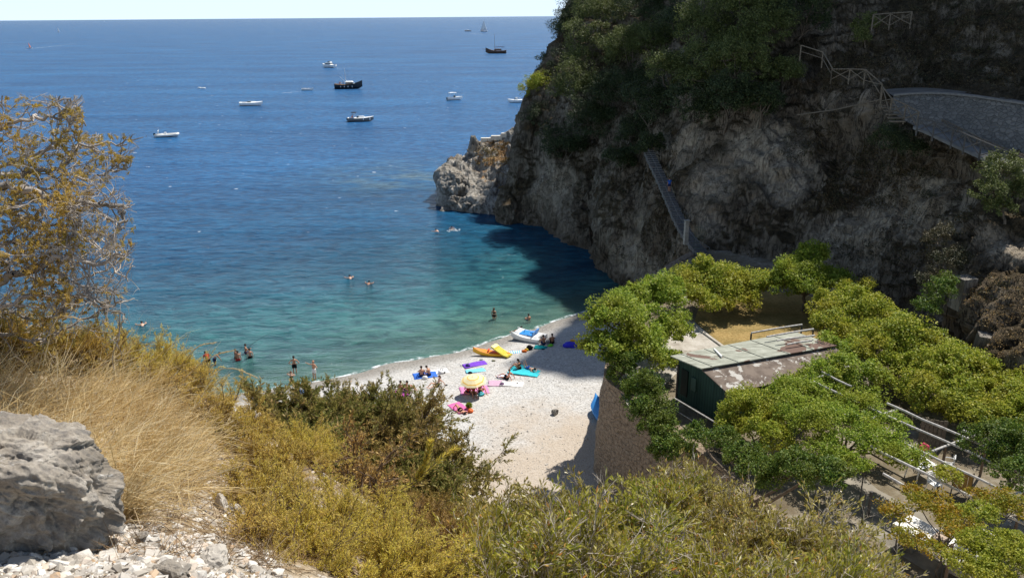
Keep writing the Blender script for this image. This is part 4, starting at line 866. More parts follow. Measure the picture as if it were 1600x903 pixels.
for i, (sp, lab) in enumerate(ms):
    bush('evergreen_shrub', lab, 'shrub', sp, (L_mast, L_mast2)[i in (1, 4, 6, 8)], 120 + 2 * i, 9, .046, .013, 2, (5, 5), .62 + .1 * (i % 3), M_twig, GM, .55, .7, .45, 12, .008, .62, .22, .2, .5, bare=70)

L_plume = leafmat('plume_straw', [(0, (.62, .47, .24)), (1, (.85, .74, .50))], .3, 1.3)
# ---- dry grass
def grass(name, label, regions, n, L, W, m, seed, lean=(.5, 0, .8), curve=.6):
    r_ = np.random.default_rng(seed); roots = []; tuft = None; leans = []
    for x0, y0, x1, y1, wt in regions:
        for _ in range(int(n * wt)):
            if r_.uniform() < .22 or tuft is None:
                h_ = hhit(r_.uniform(x0, x1), r_.uniform(y0, y1))
                if h_ is not None: tuft = np.array(h_)
            if tuft is None: continue
            if roots and np.all(np.abs(tuft - roots[-1]) < .2): lv = leans[-1]
            else: lv = r_.normal(size=3) * np.array([.75, .6, .25])
            leans.append(lv)
            roots.append(tuft + r_.normal(size=3) * np.array([.022, .022, .004]))
    p = np.array(roots); k = len(p); d = unit(np.array(lean) + np.array(leans) * .8 + r_.normal(size=(k, 3)) * .42); l = L * r_.uniform(.45, 1.25, (k, 1)); side = unit(np.cross(d, r_.normal(size=(k, 3)))); w_ = W * r_.uniform(.6, 1.3, (k, 1))
    g_ = np.array([lean[0], lean[1], -.9]) * curve; rowsv = []
    for u in (0, .3, .6, .82, 1.0):
        c_ = p + d * l * u + g_ * l * u * u * r_.uniform(.5, 1, (k, 1)) * .6; ww = w_ * (1 - u) ** .6 + .0002; rowsv += [c_ - side * ww / 2, c_ + side * ww / 2]
    V = np.stack(rowsv, 1).reshape(-1, 3); b_ = (np.arange(k) * 10)[:, None, None]; f = np.array([(2 * i, 2 * i + 1, 2 * i + 3, 2 * i + 2) for i in range(4)])[None] + b_
    return tag(link(name, quadmesh(name, V, f.reshape(-1, 4)), m), label, 'grass', None, 'stuff')
grass('dry_grass', 'long straw coloured dry grass on the slope behind the boulder', [(-120, 600, 330, 760, .8), (180, 620, 300, 800, .2)], 7000, .36, .0042, L_straw, 71)
grass('dry_grass_crest', 'taller straw blades at the crest of the slope against the tree and water', [(-150, 590, 240, 680, 1)], 1100, .58, .0042, L_straw, 72, (.55, 0, .95), .5)
grass('dry_litter', 'tangle of dead brown stems and litter on the near slope', [(160, 640, 460, 880, .5), (380, 640, 720, 900, .5)], 7000, .16, .003, leafmat('litter', [(0, (.12, .07, .035)), (.5, (.28, .18, .09)), (1, (.50, .40, .26))], .1, 2), 73, (.1, 0, .25), .5)
root = thing('grass_tuft', 'tuft of golden dry grass at the right foot of the boulder', 'grass', tuple(hhit(190, 815) or P(190, 815, 2.9))); rt = np.array(root.location); r_ = np.random.default_rng(5); k = 260
d = unit(np.array([.45, .1, .8]) + r_.normal(size=(k, 3)) * .42); A0 = r_.normal(size=(k, 3)) * .02; l = r_.uniform(.12, .36, (k, 1)); m1_ = A0 + d * l * .5; m2_ = A0 + d * l * .85 + np.array([.03, 0, -.03]); e_ = A0 + d * l + np.array([.08, 0, -.09]) * l / .3
link('blades', segs_mesh('blades', np.concatenate([A0, m1_, m2_]), np.concatenate([m1_, m2_, e_]), np.repeat([.0016, .0013, .001], k), np.repeat([.0013, .001, .0004], k), 3), L_straw, root)
for i, (pts, lab) in enumerate([([(235, 640, 5), (270, 590, 4.9), (305, 545, 4.9), (332, 536, 4.9)], 'feathery straw plume, upper of the three, beside the wading people'), ([(250, 650, 5), (290, 590, 4.9), (330, 558, 4.8), (362, 548, 4.8)], 'feathery straw plume pointing at the four wading men'),
   ([(300, 650, 4.8), (335, 585, 4.7), (365, 576, 4.7), (397, 588, 4.7)], 'feathery straw plume curving over the shallow water, lowest of the three'), ([(60, 600, 4.6), (85, 505, 4.5), (105, 495, 4.5), (124, 499, 4.5)], 'feathery straw plume in front of the tree at far left')]):
    root = thing('grass_plume', lab, 'grass', tuple(P(*pts[0])), 0, 'feathery grass plumes'); rt = np.array(root.location); q = catmull(np.array(px_poly(pts)), 18) - rt
    link('stalk', segs_mesh('stalk', q[:-1], q[1:], .0022, .0018, 4), L_straw, root); leafobj('plume', [q[9:]], 150, .032, .0022, L_plume, root, 300 + i, .16)
#@@SPLIT3

# ------------------------------------------------------------------ built things on the terrace
M_log = plain('weathered_log', (.46, .44, .41), .85, .15, .35, 7, .01)
M_dkpost = plain('dark_post', (.09, .085, .08), .8, .2, .3, 9)
M_railm = plain('rail_metal', (.16, .16, .16), .6, .3, .2, 9)
M_rail = plain('rail_wood', (.15, .125, .095), .85, .15, .35, 9)
m_green, t, o = mat('green_boards')
n1 = noise(t, 1.2, 6, .7, sc=(1, 1, .15)); wv = t.nodes.new('ShaderNodeTexWave'); wv.inputs['Scale'].default_value = 3.2; wv.bands_direction = 'X'; tc = t.nodes.new('ShaderNodeTexCoord'); t.links.new(tc.outputs['Object'], wv.inputs[0])
c = ramp(t, n1, [(.35, (.014, .040, .032)), (.6, (.03, .075, .06))]); c = mix(t, ramp(t, wv.outputs[0], [(0, (.9, .9, .9)), (.08, (0, 0, 0))]), c, (.006, .012, .01))
bsdf(t, o, c, .7, bump(t, wv.outputs[0], .4, .02), .3)
m_roof, t, o = mat('tar_paper_roof')
n1 = noise(t, .55, 6, .6, dist=.4); n2 = noise(t, 3.5, 6, .7, sc=(.4, 1.4, 1)); 
c = ramp(t, n2, [(.32, (.19, .19, .155)), (.55, (.33, .34, .28)), (.72, (.50, .50, .44))]); c = mix(t, ramp(t, n1, [(.535, (0, 0, 0)), (.55, (1, 1, 1))]), c, (.15, .10, .08))
bsdf(t, o, c, .9, bump(t, n2, .5, .03), .15)
m_roof2, t, o = mat('brown_roof_felt')
n1 = noise(t, 1.3, 6, .7, dist=.5); br = t.nodes.new('ShaderNodeTexBrick'); br.inputs['Scale'].default_value = 1.7; tc = t.nodes.new('ShaderNodeTexCoord'); t.links.new(tc.outputs['UV'], br.inputs[0])
br.inputs['Color1'].default_value = (.17, .115, .09, 1); br.inputs['Color2'].default_value = (.135, .09, .075, 1); br.inputs['Mortar'].default_value = (.06, .045, .04, 1); br.inputs['Mortar Size'].default_value = .012
br2 = t.nodes.new('ShaderNodeTexCoord')
c = ramp(t, noise(t, 2.0, 5), [(.35, (.11, .085, .07)), (.6, (.20, .16, .13))])
c = mix(t, ramp(t, n1, [(.565, (0, 0, 0)), (.58, (1, 1, 1))]), c, (.46, .44, .40))
bsdf(t, o, c, .9, bump(t, n1, .4, .02), .15)
M_white = plain('white_paint', (.78, .78, .76), .5, .3, .06, 6)
M_plast = plain('white_plastic', (.74, .74, .72), .4, .4, .05, 6)

def slab(name, corners, th, m, parent=None, off=(0, 0, 0)):
    """a plate through four world points, with thickness"""
    c = [Vector(q) for q in corners]; n_ = (c[1] - c[0]).cross(c[3] - c[0]).normalized()
    if n_.z < 0: n_ = -n_
    mb = MB(); v = [tuple(q - Vector(off)) for q in c] + [tuple(q - n_ * th - Vector(off)) for q in c]
    mb.add(v, [(0, 1, 2, 3), (7, 6, 5, 4), (0, 4, 5, 1), (1, 5, 6, 2), (2, 6, 7, 3), (3, 7, 4, 0)])
    return mb.build(name, m, parent)
# shack
BL = Vector((9.05, 39.9, 8)); dirL = Vector((.5, -.866, 0)); dirX = Vector((.92, .39, 0)).normalized()
sh = thing('shack', 'dark green wooden shack with patched low roof on the terrace', 'shack', tuple(BL)); O = BL
BR = BL + dirX * 7.9; FL = BL + dirL * 3.6; FR = BR + dirL * 3.9; ML = BL + dirL * 2.0; MR = BR + dirL * 2.5
def up(v, z): return Vector((v.x, v.y, 8 + z))
mb = MB()
vs = [up(BL, 0), up(ML, 0), up(FL, 0), up(FL, 1.92), up(ML, 2.5), up(BL, 2.34)]; vr = [up(BR, 0), up(MR, 0), up(FR, 0), up(FR, 1.92), up(MR, 2.5), up(BR, 2.34)]
mb.add([tuple(q - O) for q in vs + vr], [(0, 1, 4, 5), (1, 2, 3, 4), (11, 10, 7, 6), (10, 9, 8, 7), (2, 8, 9, 3), (0, 5, 11, 6), (5, 4, 10, 11), (4, 3, 9, 10)])
mb.build('wall', m_green, sh)
ov = dirX * .35; ob = -dirL * .3
ro1 = slab('roof', [up(BL, 2.46) - ov + ob, up(ML, 2.64) - ov + dirL * .12, up(MR, 2.64) + ov + dirL * .12, up(BR, 2.46) + ov + ob], .06, m_roof, sh, O)
ro2 = slab('lower_roof', [up(ML, 2.5) - ov * .6 + dirL * .02, up(FL, 1.98) - ov * .6 + dirL * .3, up(FR, 1.98) + ov + dirL * .3, up(MR, 2.5) + ov + dirL * .02], .05, m_roof2, sh, O)
mb = MB(); r_ = np.random.default_rng(3)
for i in range(5):
    f = .04 + .2 * i; a_ = up(BL, 2.475).lerp(up(BR, 2.475), f) + ob; b_ = up(ML, 2.655).lerp(up(MR, 2.655), f) + dirL * .1; mb.tube([tuple(a_ - O), tuple(b_ - O)], .018, 4)
mb.build('roof_batten', m_roof, ro1)
a_ = up(BL, 2.52).lerp(up(BR, 2.5), .29); bb = a_ + dirL * 1.3 + dirX * -.65 + Vector((0, 0, .14)); mb = MB(); mb.tube([tuple(a_ - O), tuple(bb - O)], .055, 4); mb.build('loose_plank', M_white, ro1)
win = up(BL.lerp(FL, .16), 1.15) + Vector((-.04, -.02, 0)); mb = MB(); mb.box(tuple(win - O), (.5, .05, 1.5), math.atan2(dirL.y, dirL.x)); mb.build('door', plain('door_dark', (.008, .016, .014), .6), sh)
win = up(BL.lerp(FL, .36), 1.35) + Vector((-.05, -.03, 0)); mb = MB(); mb.box(tuple(win - O), (.36, .05, .75), math.atan2(dirL.y, dirL.x)); mb.build('shutter', plain('shutter_green', (.05, .10, .085), .6), sh)
for f in (.0, 1.0):
    q = BL.lerp(FL, f); mb = MB(); mb.box(tuple(up(q, 1.0) - O + Vector((-.03, -.02, 0))), (.09, .09, 2.0)); mb.build('corner_post', M_dkpost, sh)
# pergola beams, each a log of its own frame
pg = thing('pergola', 'weathered grey log pergola standing over the shaded terrace seats', 'pergola', tuple(Z(1476, 760, 8))); O = pg.location
def logz(px, py, z): return Z(px, py, z) - O
for (a, b_) in [((1262, 592), (1640, 764)), ((1385, 630), (1640, 740)), ((1290, 634), (1640, 802)), ((1360, 697), (1640, 838)), ((1380, 741), (1640, 884)), ((1283, 580), (1330, 604)), ((1505, 672), (1640, 722))]:
    A_, B_ = logz(*a, 10.4), logz(*b_, 10.4); k = 9; pts = [A_.lerp(B_, i / (k - 1)) + Vector((random.uniform(-.03, .03), random.uniform(-.03, .03), random.uniform(-.03, .03))) for i in range(k)]
    mb = MB(); mb.tube(pts, [.062 - .002 * i for i in range(k)], 7); mb.build('beam', M_log, pg)
for (a, b_) in [((1456, 705), (1535, 676)), ((1515, 800), (1605, 765)), ((1245, 600), (1310, 580)), ((1400, 640), (1360, 655))]:
    A_, B_ = logz(*a, 10.27), logz(*b_, 10.27); mb = MB(); mb.tube([A_, A_.lerp(B_, .5) + Vector((0, 0, .02)), B_], .055, 7); mb.build('cross_beam', M_log, pg)
for a in [(1478, 697), (1520, 799), (1488, 850), (1600, 768), (1250, 598), (1545, 676)]:
    A_ = logz(*a, 10.2); mb = MB(); mb.tube([A_, A_ - Vector((0, 0, 2.2))], .06, 7); mb.build('post', plain('post_brown', (.17, .12, .085), .9), pg)
# four loose poles over the lawn
for i, (a, b_) in enumerate([((1174, 520), (1253, 507)), ((1198, 526), (1271, 514)), ((1214, 532), (1273, 524)), ((1230, 538), (1268, 532))]):
    A_, B_ = Z(*a, 10.3 + .5 * (i > 0)), Z(*b_, 10.3 + .5 * (i > 0)); mb = MB(); mb.tube([tuple(A_ - A_), tuple((B_ - A_) * .5 + Vector((0, 0, .02))), tuple(B_ - A_)], .055, 7); q = mb.build('wooden_pole', M_log); q.location = A_
    tag(q, ['pale pole over the lawn, farthest of the four behind the shack roof', 'second farthest pale pole over the lawn behind the shack', 'third pale pole over the lawn, second nearest the shack roof', 'shortest pale pole, nearest the shack roof'][i], 'pole', 'poles laid over the lawn')
for i, a in enumerate([(1253, 507), (1271, 514), (1174, 520)]):
    A_ = Z(*a, 10.25); mb = MB(); mb.tube([(0, 0, 2.2), (0, 0, 0)], .05, 6); q = mb.build('pole_post', M_dkpost); q.location = A_ - Vector((0, 0, 2.25))
    tag(q, ['dark upright post carrying the farthest lawn pole at its right end', 'dark upright post carrying the middle lawn poles at their right end', 'dark upright post at the left end of the farthest lawn pole'][i], 'post', 'posts of the lawn poles')
# white railing pipe along the terrace edge left of the shack
wr = thing('edge_railing', 'white pipe handrail running from the shack along the edge of the terrace', 'railing', tuple(Z(1054, 640, 8))); O = wr.location
mb = MB(); mb.tube([Z(1054, 622, 8.9) - O, Z(1120, 661, 8.9) - O, Z(1180, 700, 8.9) - O], .035, 6); mb.build('top_rail', M_log, wr)
mb = MB(); mb.tube([Z(1054, 640, 8.45) - O, Z(1120, 680, 8.45) - O, Z(1180, 720, 8.45) - O], .02, 6); mb.build('lower_rail', M_log, wr)
for a in [(1054, 622), (1090, 643), (1120, 661), (1150, 680)]:
    q = Z(*a, 8.88) - O; mb = MB(); mb.tube([q, q - Vector((0, 0, .9))], .03, 6); mb.build('post', M_dkpost, wr)
# thin wire fence at the terrace front
wf = thing('wire_fence', 'thin black metal posts with wire beside the terrace path', 'fence', tuple(Z(1396, 866, 8))); O = wf.location
fp = [(1344, 828), (1397, 866), (1470, 902), (1342, 790), (1356, 806)]
for a in fp:
    q = Z(*a, 8) - O; mb = MB(); mb.tube([q, q + Vector((0, 0, 1.75 if a[0] != 1356 else 1.2))], .028 if a[0] != 1356 else .07, 6); mb.build('post', M_dkpost, wf)
for h_ in (.6, 1.15, 1.65):
    mb = MB(); pts = [Z(1344, 828, 8) - O, Z(1397, 866, 8) - O, Z(1470, 902, 8) - O]; mb.tube([p_ + Vector((0, 0, h_)) for p_ in pts], .006, 4); mb.build('wire', M_dkpost, wf)
# stone table
q = Z(1440, 870, 8); st = thing('stone_table', 'white stone slab table on a thick dark pedestal, partly under vine', 'table', tuple(q), R(-60))
mb = MB(); mb.box((.3, .2, .93), (2.9, 1.15, .12)); mb.build('table_top', plain('white_slab', (.72, .70, .66), .8, .2, .15, 5), st)
for a in ((-.6, 0), (1.2, .3)):
    mb = MB(); mb.box((a[0], a[1], .43), (.55, .5, .86), .1, .9); mb.build('pedestal', m_conc if a[0] > 0 else plain('dark_stone', (.12, .115, .10), .9, .1, .3, 5), st)
q = Z(1467, 850, 8.99); mb = MB(); mb.box((0, 0, .18), (.62, .42, .34), .6, .95); cr_o = mb.build('crate', plain('crate_brown', (.40, .31, .24), .8)); cr_o.location = q; tag(cr_o, 'brown box lying on the white stone slab among vine leaves', 'box')
mb = MB(); g1, g2 = Z(1325, 790, 8), Z(1375, 770, 8)
tag(ground_sheet('garden_path', [(p_.x, p_.y) for p_ in [Z(1290, 760, 8), Z(1340, 738, 8), Z(1372, 765, 8), Z(1440, 800, 8), Z(1500, 870, 8), Z(1460, 900, 8), Z(1380, 850, 8), Z(1330, 800, 8)]], ZT + .006, plain('garden_concrete', (.24, .215, .175), .9, .1, .35, 1.3)), kind='structure')
# plastic chairs and table in the shade
def chair():
    t_ = thing('plastic_chair', 'x', 'chair'); 
    mb = MB(); mb.box((0, 0, .43), (.46, .44, .03), 0, .95); mb.build('seat', M_plast, t_)
    mb = MB()
    for x in (-.17, -.085, 0, .085, .17): mb.box((x, -.235, .66), (.05, .022, .38), rot=Quaternion((1, 0, 0), -.14))
    mb.box((0, -.265, .86), (.44, .03, .07), rot=Quaternion((1, 0, 0), -.14)); mb.box((0, -.205, .47), (.44, .03, .05)); mb.build('backrest', M_plast, t_)
    for sx in (-1, 1):
        for sy in (-1, 1): mb = MB(); mb.tube([(sx * .20, sy * .19, .43), (sx * .235, sy * .235, 0)], [.028, .02], 6); mb.build('leg', M_plast, t_)
        mb = MB(); mb.tube([(sx * .23, -.24, .68), (sx * .25, .05, .66), (sx * .25, .19, .62), (sx * .21, .2, .43)], [.022, .025, .022, .02], 6); mb.build('armrest', M_plast, t_)
    return t_
def clone(root, loc, rz, lab, **kw):
    r2 = root.copy(); C.objects.link(r2); r2.location = loc; r2.rotation_euler = (0, 0, rz); r2['label'] = lab
    for ch in list(root.children):
        c2 = ch.copy(); C.objects.link(c2); c2.parent = r2
        for g2 in list(ch.children): d2 = g2.copy(); C.objects.link(d2); d2.parent = c2
    return r2
ch0 = chair(); ch0.location = Z(1458, 768, 8); ch0.rotation_euler = (0, 0, R(200)); ch0['label'] = 'white plastic armchair nearest the camera, in front of the garden table'; ch0['group'] = 'white plastic garden chairs'
clone(ch0, Z(1478, 738, 8), R(60), 'white plastic armchair behind the garden table, partly under a vine')
clone(ch0, Z(1440, 728, 8), R(-20), 'white plastic armchair left of the garden table, under the beam')
gt = thing('garden_table', 'low white plastic table between the garden chairs under the pergola', 'table', tuple(Z(1436, 745, 8)), R(20))
mb = MB(); mb.box((0, 0, .70), (1.1, .75, .04), 0, .98); mb.build('table_top', M_plast, gt)
for sx in (-1, 1):
    for sy in (-1, 1): mb = MB(); mb.tube([(sx * .42, sy * .28, .68), (sx * .5, sy * .33, 0)], .03, 6); mb.build('leg', M_plast, gt)
q = Z(1500, 775, 8); br_ = thing('wooden_board', 'upright ochre wooden board with holes standing in the pergola shade', 'board', tuple(q), R(-25))
M_ochre = plain('ochre_board', (.38, .22, .06), .8); mb = MB()
for i in range(4): mb.box((-.27 + .18 * i, 0, .72), (.165, .03, .9))
mb.box((0, .03, .4), (.74, .03, .08)); mb.box((0, .03, 1.05), (.74, .03, .08)); mb.build('panel', M_ochre, br_)
for sx in (-.36, .36): mb = MB(); mb.box((sx, .05, .6), (.05, .05, 1.2)); mb.build('leg', M_dkpost, br_)
# vertical plank gate behind the seats
q = Z(1453, 700, 8); gd = thing('plank_gate', 'grey brown plank gate behind the chairs, under the log pergola', 'gate', tuple(q), R(-10)); mb = MB()
for i in range(6): mb.box((-.5 + .2 * i, 0, .75), (.17, .03, 1.5 + .05 * (i % 2)))
mb.build('boards', M_rail, gd); mb = MB(); mb.box((0, .04, 1.2), (1.2, .04, .09)); mb.box((0, .04, .35), (1.2, .04, .09)); mb.build('ledger', M_rail, gd)
q = Z(1441, 700, 8.6); mb = MB(); r_ = np.random.default_rng(9)
mb.ball((0, 0, 0), (.16, .14, .2)); mb.ball((.2, 0, .05), (.13, .12, .15)); mb.ball((.08, .04, .15), (.12, .1, .12)); fl_ = mb.build('flowers', plain('pink_flowers', (.55, .05, .12), .7, .2, .5, 25), None, True); fl_.location = q; tag(fl_, 'small bunch of pink red flowers glowing in the shade beside the plank gate', 'flowers')
# concrete blocks on the slope
m_blk = rockmat('block_concrete', (.36, .33, .28), (.26, .235, .20), (.16, .14, .115), bd=.05)
def block(name, lab, top, z0, w_, d_, h_, rz, lean=0):
    me_b = MB(); bm = bmesh.new(); bmesh.ops.create_cube(bm, size=1); bmesh.ops.subdivide_edges(bm, edges=bm.edges[:], cuts=9, use_grid_fill=True)
    v = np.array([q.co[:] for q in bm.verts]) * np.array([w_, d_, h_]); v += unit(v) * (.04 * fbm(v * 1.7 + z0, 4, 3)[:, None] - .05 * np.clip(fbm(v * 3, 3, 9), 0, 1)[:, None])
    for q, c_ in zip(bm.verts, v): q.co = c_
    me = bpy.data.meshes.new(name); bm.to_mesh(me); bm.free(); o_ = link(name, me, m_blk); o_.location = top - Vector((0, 0, h_ / 2)); o_.rotation_euler = (lean, lean * .6, rz); return tag(o_, lab, 'block', 'concrete blocks on the slope')
block('concrete_block', 'square weathered concrete block on the slope beside the rust red scrub', hit(1503, 458)[0] + Vector((0, -.1, 1.05)), 1, 1.0, .95, 2.0, .25)
block('concrete_block', 'leaning grey concrete block behind the long canopy, lower of the two blocks', hit(1535, 548)[0] + Vector((0, -.1, 1.1)), 2, 1.05, .9, 2.2, -.35, .12)

# ------------------------------------------------------------------ the stair on the cliff
M_step = plain('step_stone', (.15, .145, .14), .9, .1, .3, 5, .02)
sr = thing('cliff_staircase', 'long narrow stone staircase cut into the shaded cliff', 'staircase', tuple(P(1100, 402, 70.3)), group=None); O = sr.location
sp = catmull(np.array([tuple(P(*q)) for q in [(1120, 407, 69.3), (1098, 400, 70.2), (1078, 378, 72.2), (1062, 352, 74.5), (1048, 318, 77.3), (1033, 280, 80.3), (1018, 245, 83.3), (1010, 222, 85.3)]]), 64)
zmono = np.linspace(sp[0, 2], sp[-1, 2], 64); sp[:, 2] = .35 * zmono + .65 * sp[:, 2]
for i in range(62):
    a_ = Vector(sp[i]); b_ = Vector(sp[i + 1]); dv = b_ - a_; rz = math.atan2(dv.y, dv.x); L_ = Vector((dv.x, dv.y, 0)).length
    mb = MB(); mb.box(tuple((a_ + b_) / 2 - O + Vector((0, 0, -.25 + .03 * (i % 2)))), (L_ * .97, 1.0 + .06 * (i % 3), .4), rz); mb.build('step', M_step, sr)
hr = thing('stair_handrail', 'thin pale metal handrail along the seaward side of the cliff staircase', 'railing', tuple(P(1068, 380, 71))); O = hr.location
off = []
for i in range(4, 60, 7):
    a_ = Vector(sp[i]); dv = (Vector(sp[i + 2]) - a_); s_ = Vector((-dv.y, dv.x, 0)).normalized(); q = a_ + s_ * .5; off.append(q + Vector((0, 0, 1.0)) - O)
    mb = MB(); mb.tube([tuple(q - O), tuple(q - O + Vector((0, 0, 1.0)))], .018, 5); mb.build('post', M_railm, hr)
mb = MB(); mb.tube(off, .022, 5); mb.build('rail', M_railm, hr)
q = P(1071, 382, 69.8); mb = MB(); mb.box((0, 0, 1.05), (.34, .34, 2.1), .2, .95); mb.box((0, 0, 2.14), (.44, .44, .08), .2); pil = mb.build('stone_pillar', plain('pillar_pale', (.30, .285, .25), .9, .1, .25, 4)); pil.location = q; tag(pil, 'pale square gate pillar at the lower part of the cliff staircase', 'pillar')
q = P(1082, 388, 69.5); gt2 = thing('metal_gate', 'rusty open bar gate beside the pale pillar on the stairs', 'gate', tuple(q), R(-20)); mb = MB()
for i in range(6): mb.tube([(.1 + .16 * i, 0, .05), (.1 + .16 * i, 0, 1.9)], .012, 4)
for z_ in (.05, 1.0, 1.9): mb.tube([(.1, 0, z_), (.9, 0, z_)], .018, 4)
mb.build('bars', plain('rust_green', (.07, .10, .075), .8), gt2)

# ------------------------------------------------------------------ rail path, road wall, lookout fence
def railing(name, lab, pts, h_, m, x=True, mid=False, r_=.05, cat='railing', group=None):
    g_ = thing(name, lab, cat, tuple(pts[0]), 0, group); O = Vector(pts[0]); P_ = [Vector(q) - O for q in pts]; U = Vector((0, 0, h_))
    for q in P_: mb = MB(); mb.tube([q - Vector((0, 0, .3)), q + U * 1.03], r_ * 1.15, 6); mb.build('post', m, g_)
    for a_, b_ in zip(P_[:-1], P_[1:]):
        mb = MB(); mb.tube([a_ + U, (a_ + b_) / 2 + U * 1.0, b_ + U], r_, 6); mb.build('handrail', m, g_)
        if x:
            mb = MB(); mb.tube([a_ + U * .08, b_ + U * .95], r_ * .75, 5); mb.build('brace', m, g_); mb = MB(); mb.tube([a_ + U * .95, b_ + U * .08], r_ * .75, 5); mb.build('brace', m, g_)
        if mid: mb = MB(); mb.tube([a_ + U * .5, b_ + U * .5], r_ * .7, 5); mb.build('middle_rail', m, g_)
    return g_
def onhill(px, py, dz=0, f=0.0): 
    h_ = hit(px, py)[0]; return h_ + Vector((0, 0, dz)) - ray(px, py) * f
GR = 'rustic wooden railings of the hill path'
def path_z(pts, d0, d1): return [P(px, py, d0 + (d1 - d0) * i / max(1, len(pts) - 1)) for i, (px, py) in enumerate(pts)]
railing('path_railing', 'rustic railing at the upper left of the hill path, beside the wood', path_z([(1250, 90), (1284, 101), (1298, 126)], 66, 63), .95, M_rail, False, True, .045, group=GR)
railing('path_railing', 'rustic railing with crossed braces on the hill path, above the wooden steps', path_z([(1298, 126), (1326, 126), (1350, 127), (1376, 150)], 63, 60), .85, M_rail, True, False, .045, group=GR)
railing('path_railing', 'rustic railing going down beside the short flight of wooden steps', path_z([(1376, 160), (1390, 178), (1412, 188), (1432, 200)], 60, 57), 1.1, M_rail, True, False, .05, group=GR)
railing('path_railing', 'rustic railing on the lower edge of the concrete ramp under the stone wall', path_z([(1432, 206), (1457, 214), (1486, 225), (1505, 234), (1530, 245), (1560, 258), (1600, 275), (1650, 300)], 56, 48.5), 1.0, M_dkpost, True, False, .05, group=GR)
railing('path_railing', 'rustic railing on the uphill edge of the concrete ramp, against the stone wall', path_z([(1470, 200), (1495, 212), (1525, 228), (1560, 243), (1600, 258)], 57.5, 52), .6, M_rail, True, False, .045, group=GR)
railing('lookout_fence', 'wooden lookout fence with crossed braces high on the dark hillside', path_z([(1362, 44), (1389, 42), (1422, 40)], 70, 70), 1.1, M_rail, True, False, .05, 'fence')
# concrete ramp
rp_ = [(1436, 196, 57.2), (1462, 206, 56.2), (1490, 219, 55), (1520, 232, 53.7), (1560, 250, 52), (1600, 266, 50.5), (1680, 305, 47.5)]
ce = catmull(np.array([tuple(P(*q)) for q in rp_]), 30); tt = unit(np.gradient(ce, axis=0)); sd_ = np.stack([-tt[:, 1], tt[:, 0], np.zeros(30)], 1); V = []
for k_, (o_, z_) in enumerate([(-.7, -.22), (-.7, 0), (.7, 0), (.7, -.22)]): V.append(ce + sd_ * o_ + np.array([0, 0, z_]))
V = np.array(V); tag(link('ramp', quadmesh('ramp', V.reshape(-1, 3), gridfaces(4, 30)), plain('ramp_concrete', (.17, .17, .165), .9, .1, .15, 3, .01)), kind='structure')
# wooden steps
ws = thing('wooden_steps', 'short flight of pale wooden steps between the railings below the road', 'steps', tuple(P(1395, 182, 58))); O = ws.location
for i in range(5):
    q = P(1390 + i * 3, 168 + i * 5.5, 59.5 - i * .45); mb = MB(); mb.box(tuple(q - O), (1.05, .32, .09), -.1); mb.build('step', M_rail, ws)
# road retaining wall and road bed
m_rub, t, o = mat('rubble_masonry')
v1 = voro(t, 3.2, 'DISTANCE_TO_EDGE', 0); v2 = voro(t, 3.2, 'F1', 1); n1 = noise(t, 7, 5, .7)
c = ramp(t, v2, [(0, (.13, .125, .112)), (.5, (.18, .17, .15)), (1, (.24, .225, .20))]); c = mix(t, ramp(t, v1, [(0, (.7, .7, .7)), (.05, (0, 0, 0))]), c, (.11, .10, .09)); c = mix(t, ramp(t, n1, [(.35, (.6, .6, .6)), (.5, (0, 0, 0))]), c, (.14, .13, .12))
bsdf(t, o, c, .95, bump(t, ramp(t, v1, [(0, (0, 0, 0)), (.12, (1, 1, 1))]), .8, .08), .1)
topp = [(1396, 152, 62.5), (1420, 150, 62), (1450, 149, 61), (1480, 150, 60), (1520, 154, 58.5), (1560, 160, 57), (1600, 166, 56), (1700, 185, 53.5), (1850, 215, 51)]
botp = [(1398, 166, 61.5), (1425, 183, 60), (1458, 196, 58.3), (1490, 206, 57), (1522, 218, 56), (1562, 236, 54.5), (1602, 252, 53), (1700, 290, 50.5), (1850, 350, 48)]
tp = catmull(np.array([tuple(P(q[0], q[1], q[2] - 1.3)) for q in topp]), 90); bp = catmull(np.array([tuple(P(q[0], q[1], q[2] - 1.3)) for q in botp]), 90); bp[:, 2] -= .5
in_ = tp + np.array([.25, .55, 0]); inb = bp + np.array([.25, 1.2, 0])
G_ = np.concatenate([np.linspace(bp, tp, 30), in_[None], inb[None]]); dsp = .06 * fbm(G_.reshape(-1, 3) / .4, 3, 41).reshape(32, 90); G_[:29, :, 1] -= dsp[:29]; G_[29:31, :, 2] += .10
rwl = thing('road_wall', 'curved grey rubble retaining wall under the road at upper right', 'wall', tuple(bp[20])); link('masonry', quadmesh('masonry', G_.reshape(-1, 3) - bp[20], gridfaces(32, 90)), m_rub, rwl)
capv = np.array([tp + np.array([-.05, -.10, .08]), tp + np.array([-.05, -.10, .22]), tp + np.array([.3, .5, .22]), tp + np.array([.3, .5, .08])]); link('coping', quadmesh('coping', capv.reshape(-1, 3) - bp[20], gridfaces(4, 90)), plain('coping_pale', (.20, .19, .175), .9, .1, .2, 4), rwl)
rdv = np.linspace(tp + np.array([.2, .45, .03]), tp + np.array([1.5, 5.2, .10]), 5); tag(link('road', quadmesh('road', rdv.reshape(-1, 3), gridfaces(5, 90)), plain('road_dust', (.14, .13, .115), .95, .1, .25, 1.2)), kind='structure')
# dry stem pole across the slope
mb = MB(); A_ = P(1245, 180, 70); B_ = P(1375, 156, 61.5); mb.tube([(0, 0, 0), tuple((B_ - A_) / 2 + Vector((0, 0, -.15))), tuple(B_ - A_)], .06, 5); pp = mb.build('water_pipe', M_rail); pp.location = A_; tag(pp, 'pale pipe running across the dark slope to the wooden steps', 'pipe')

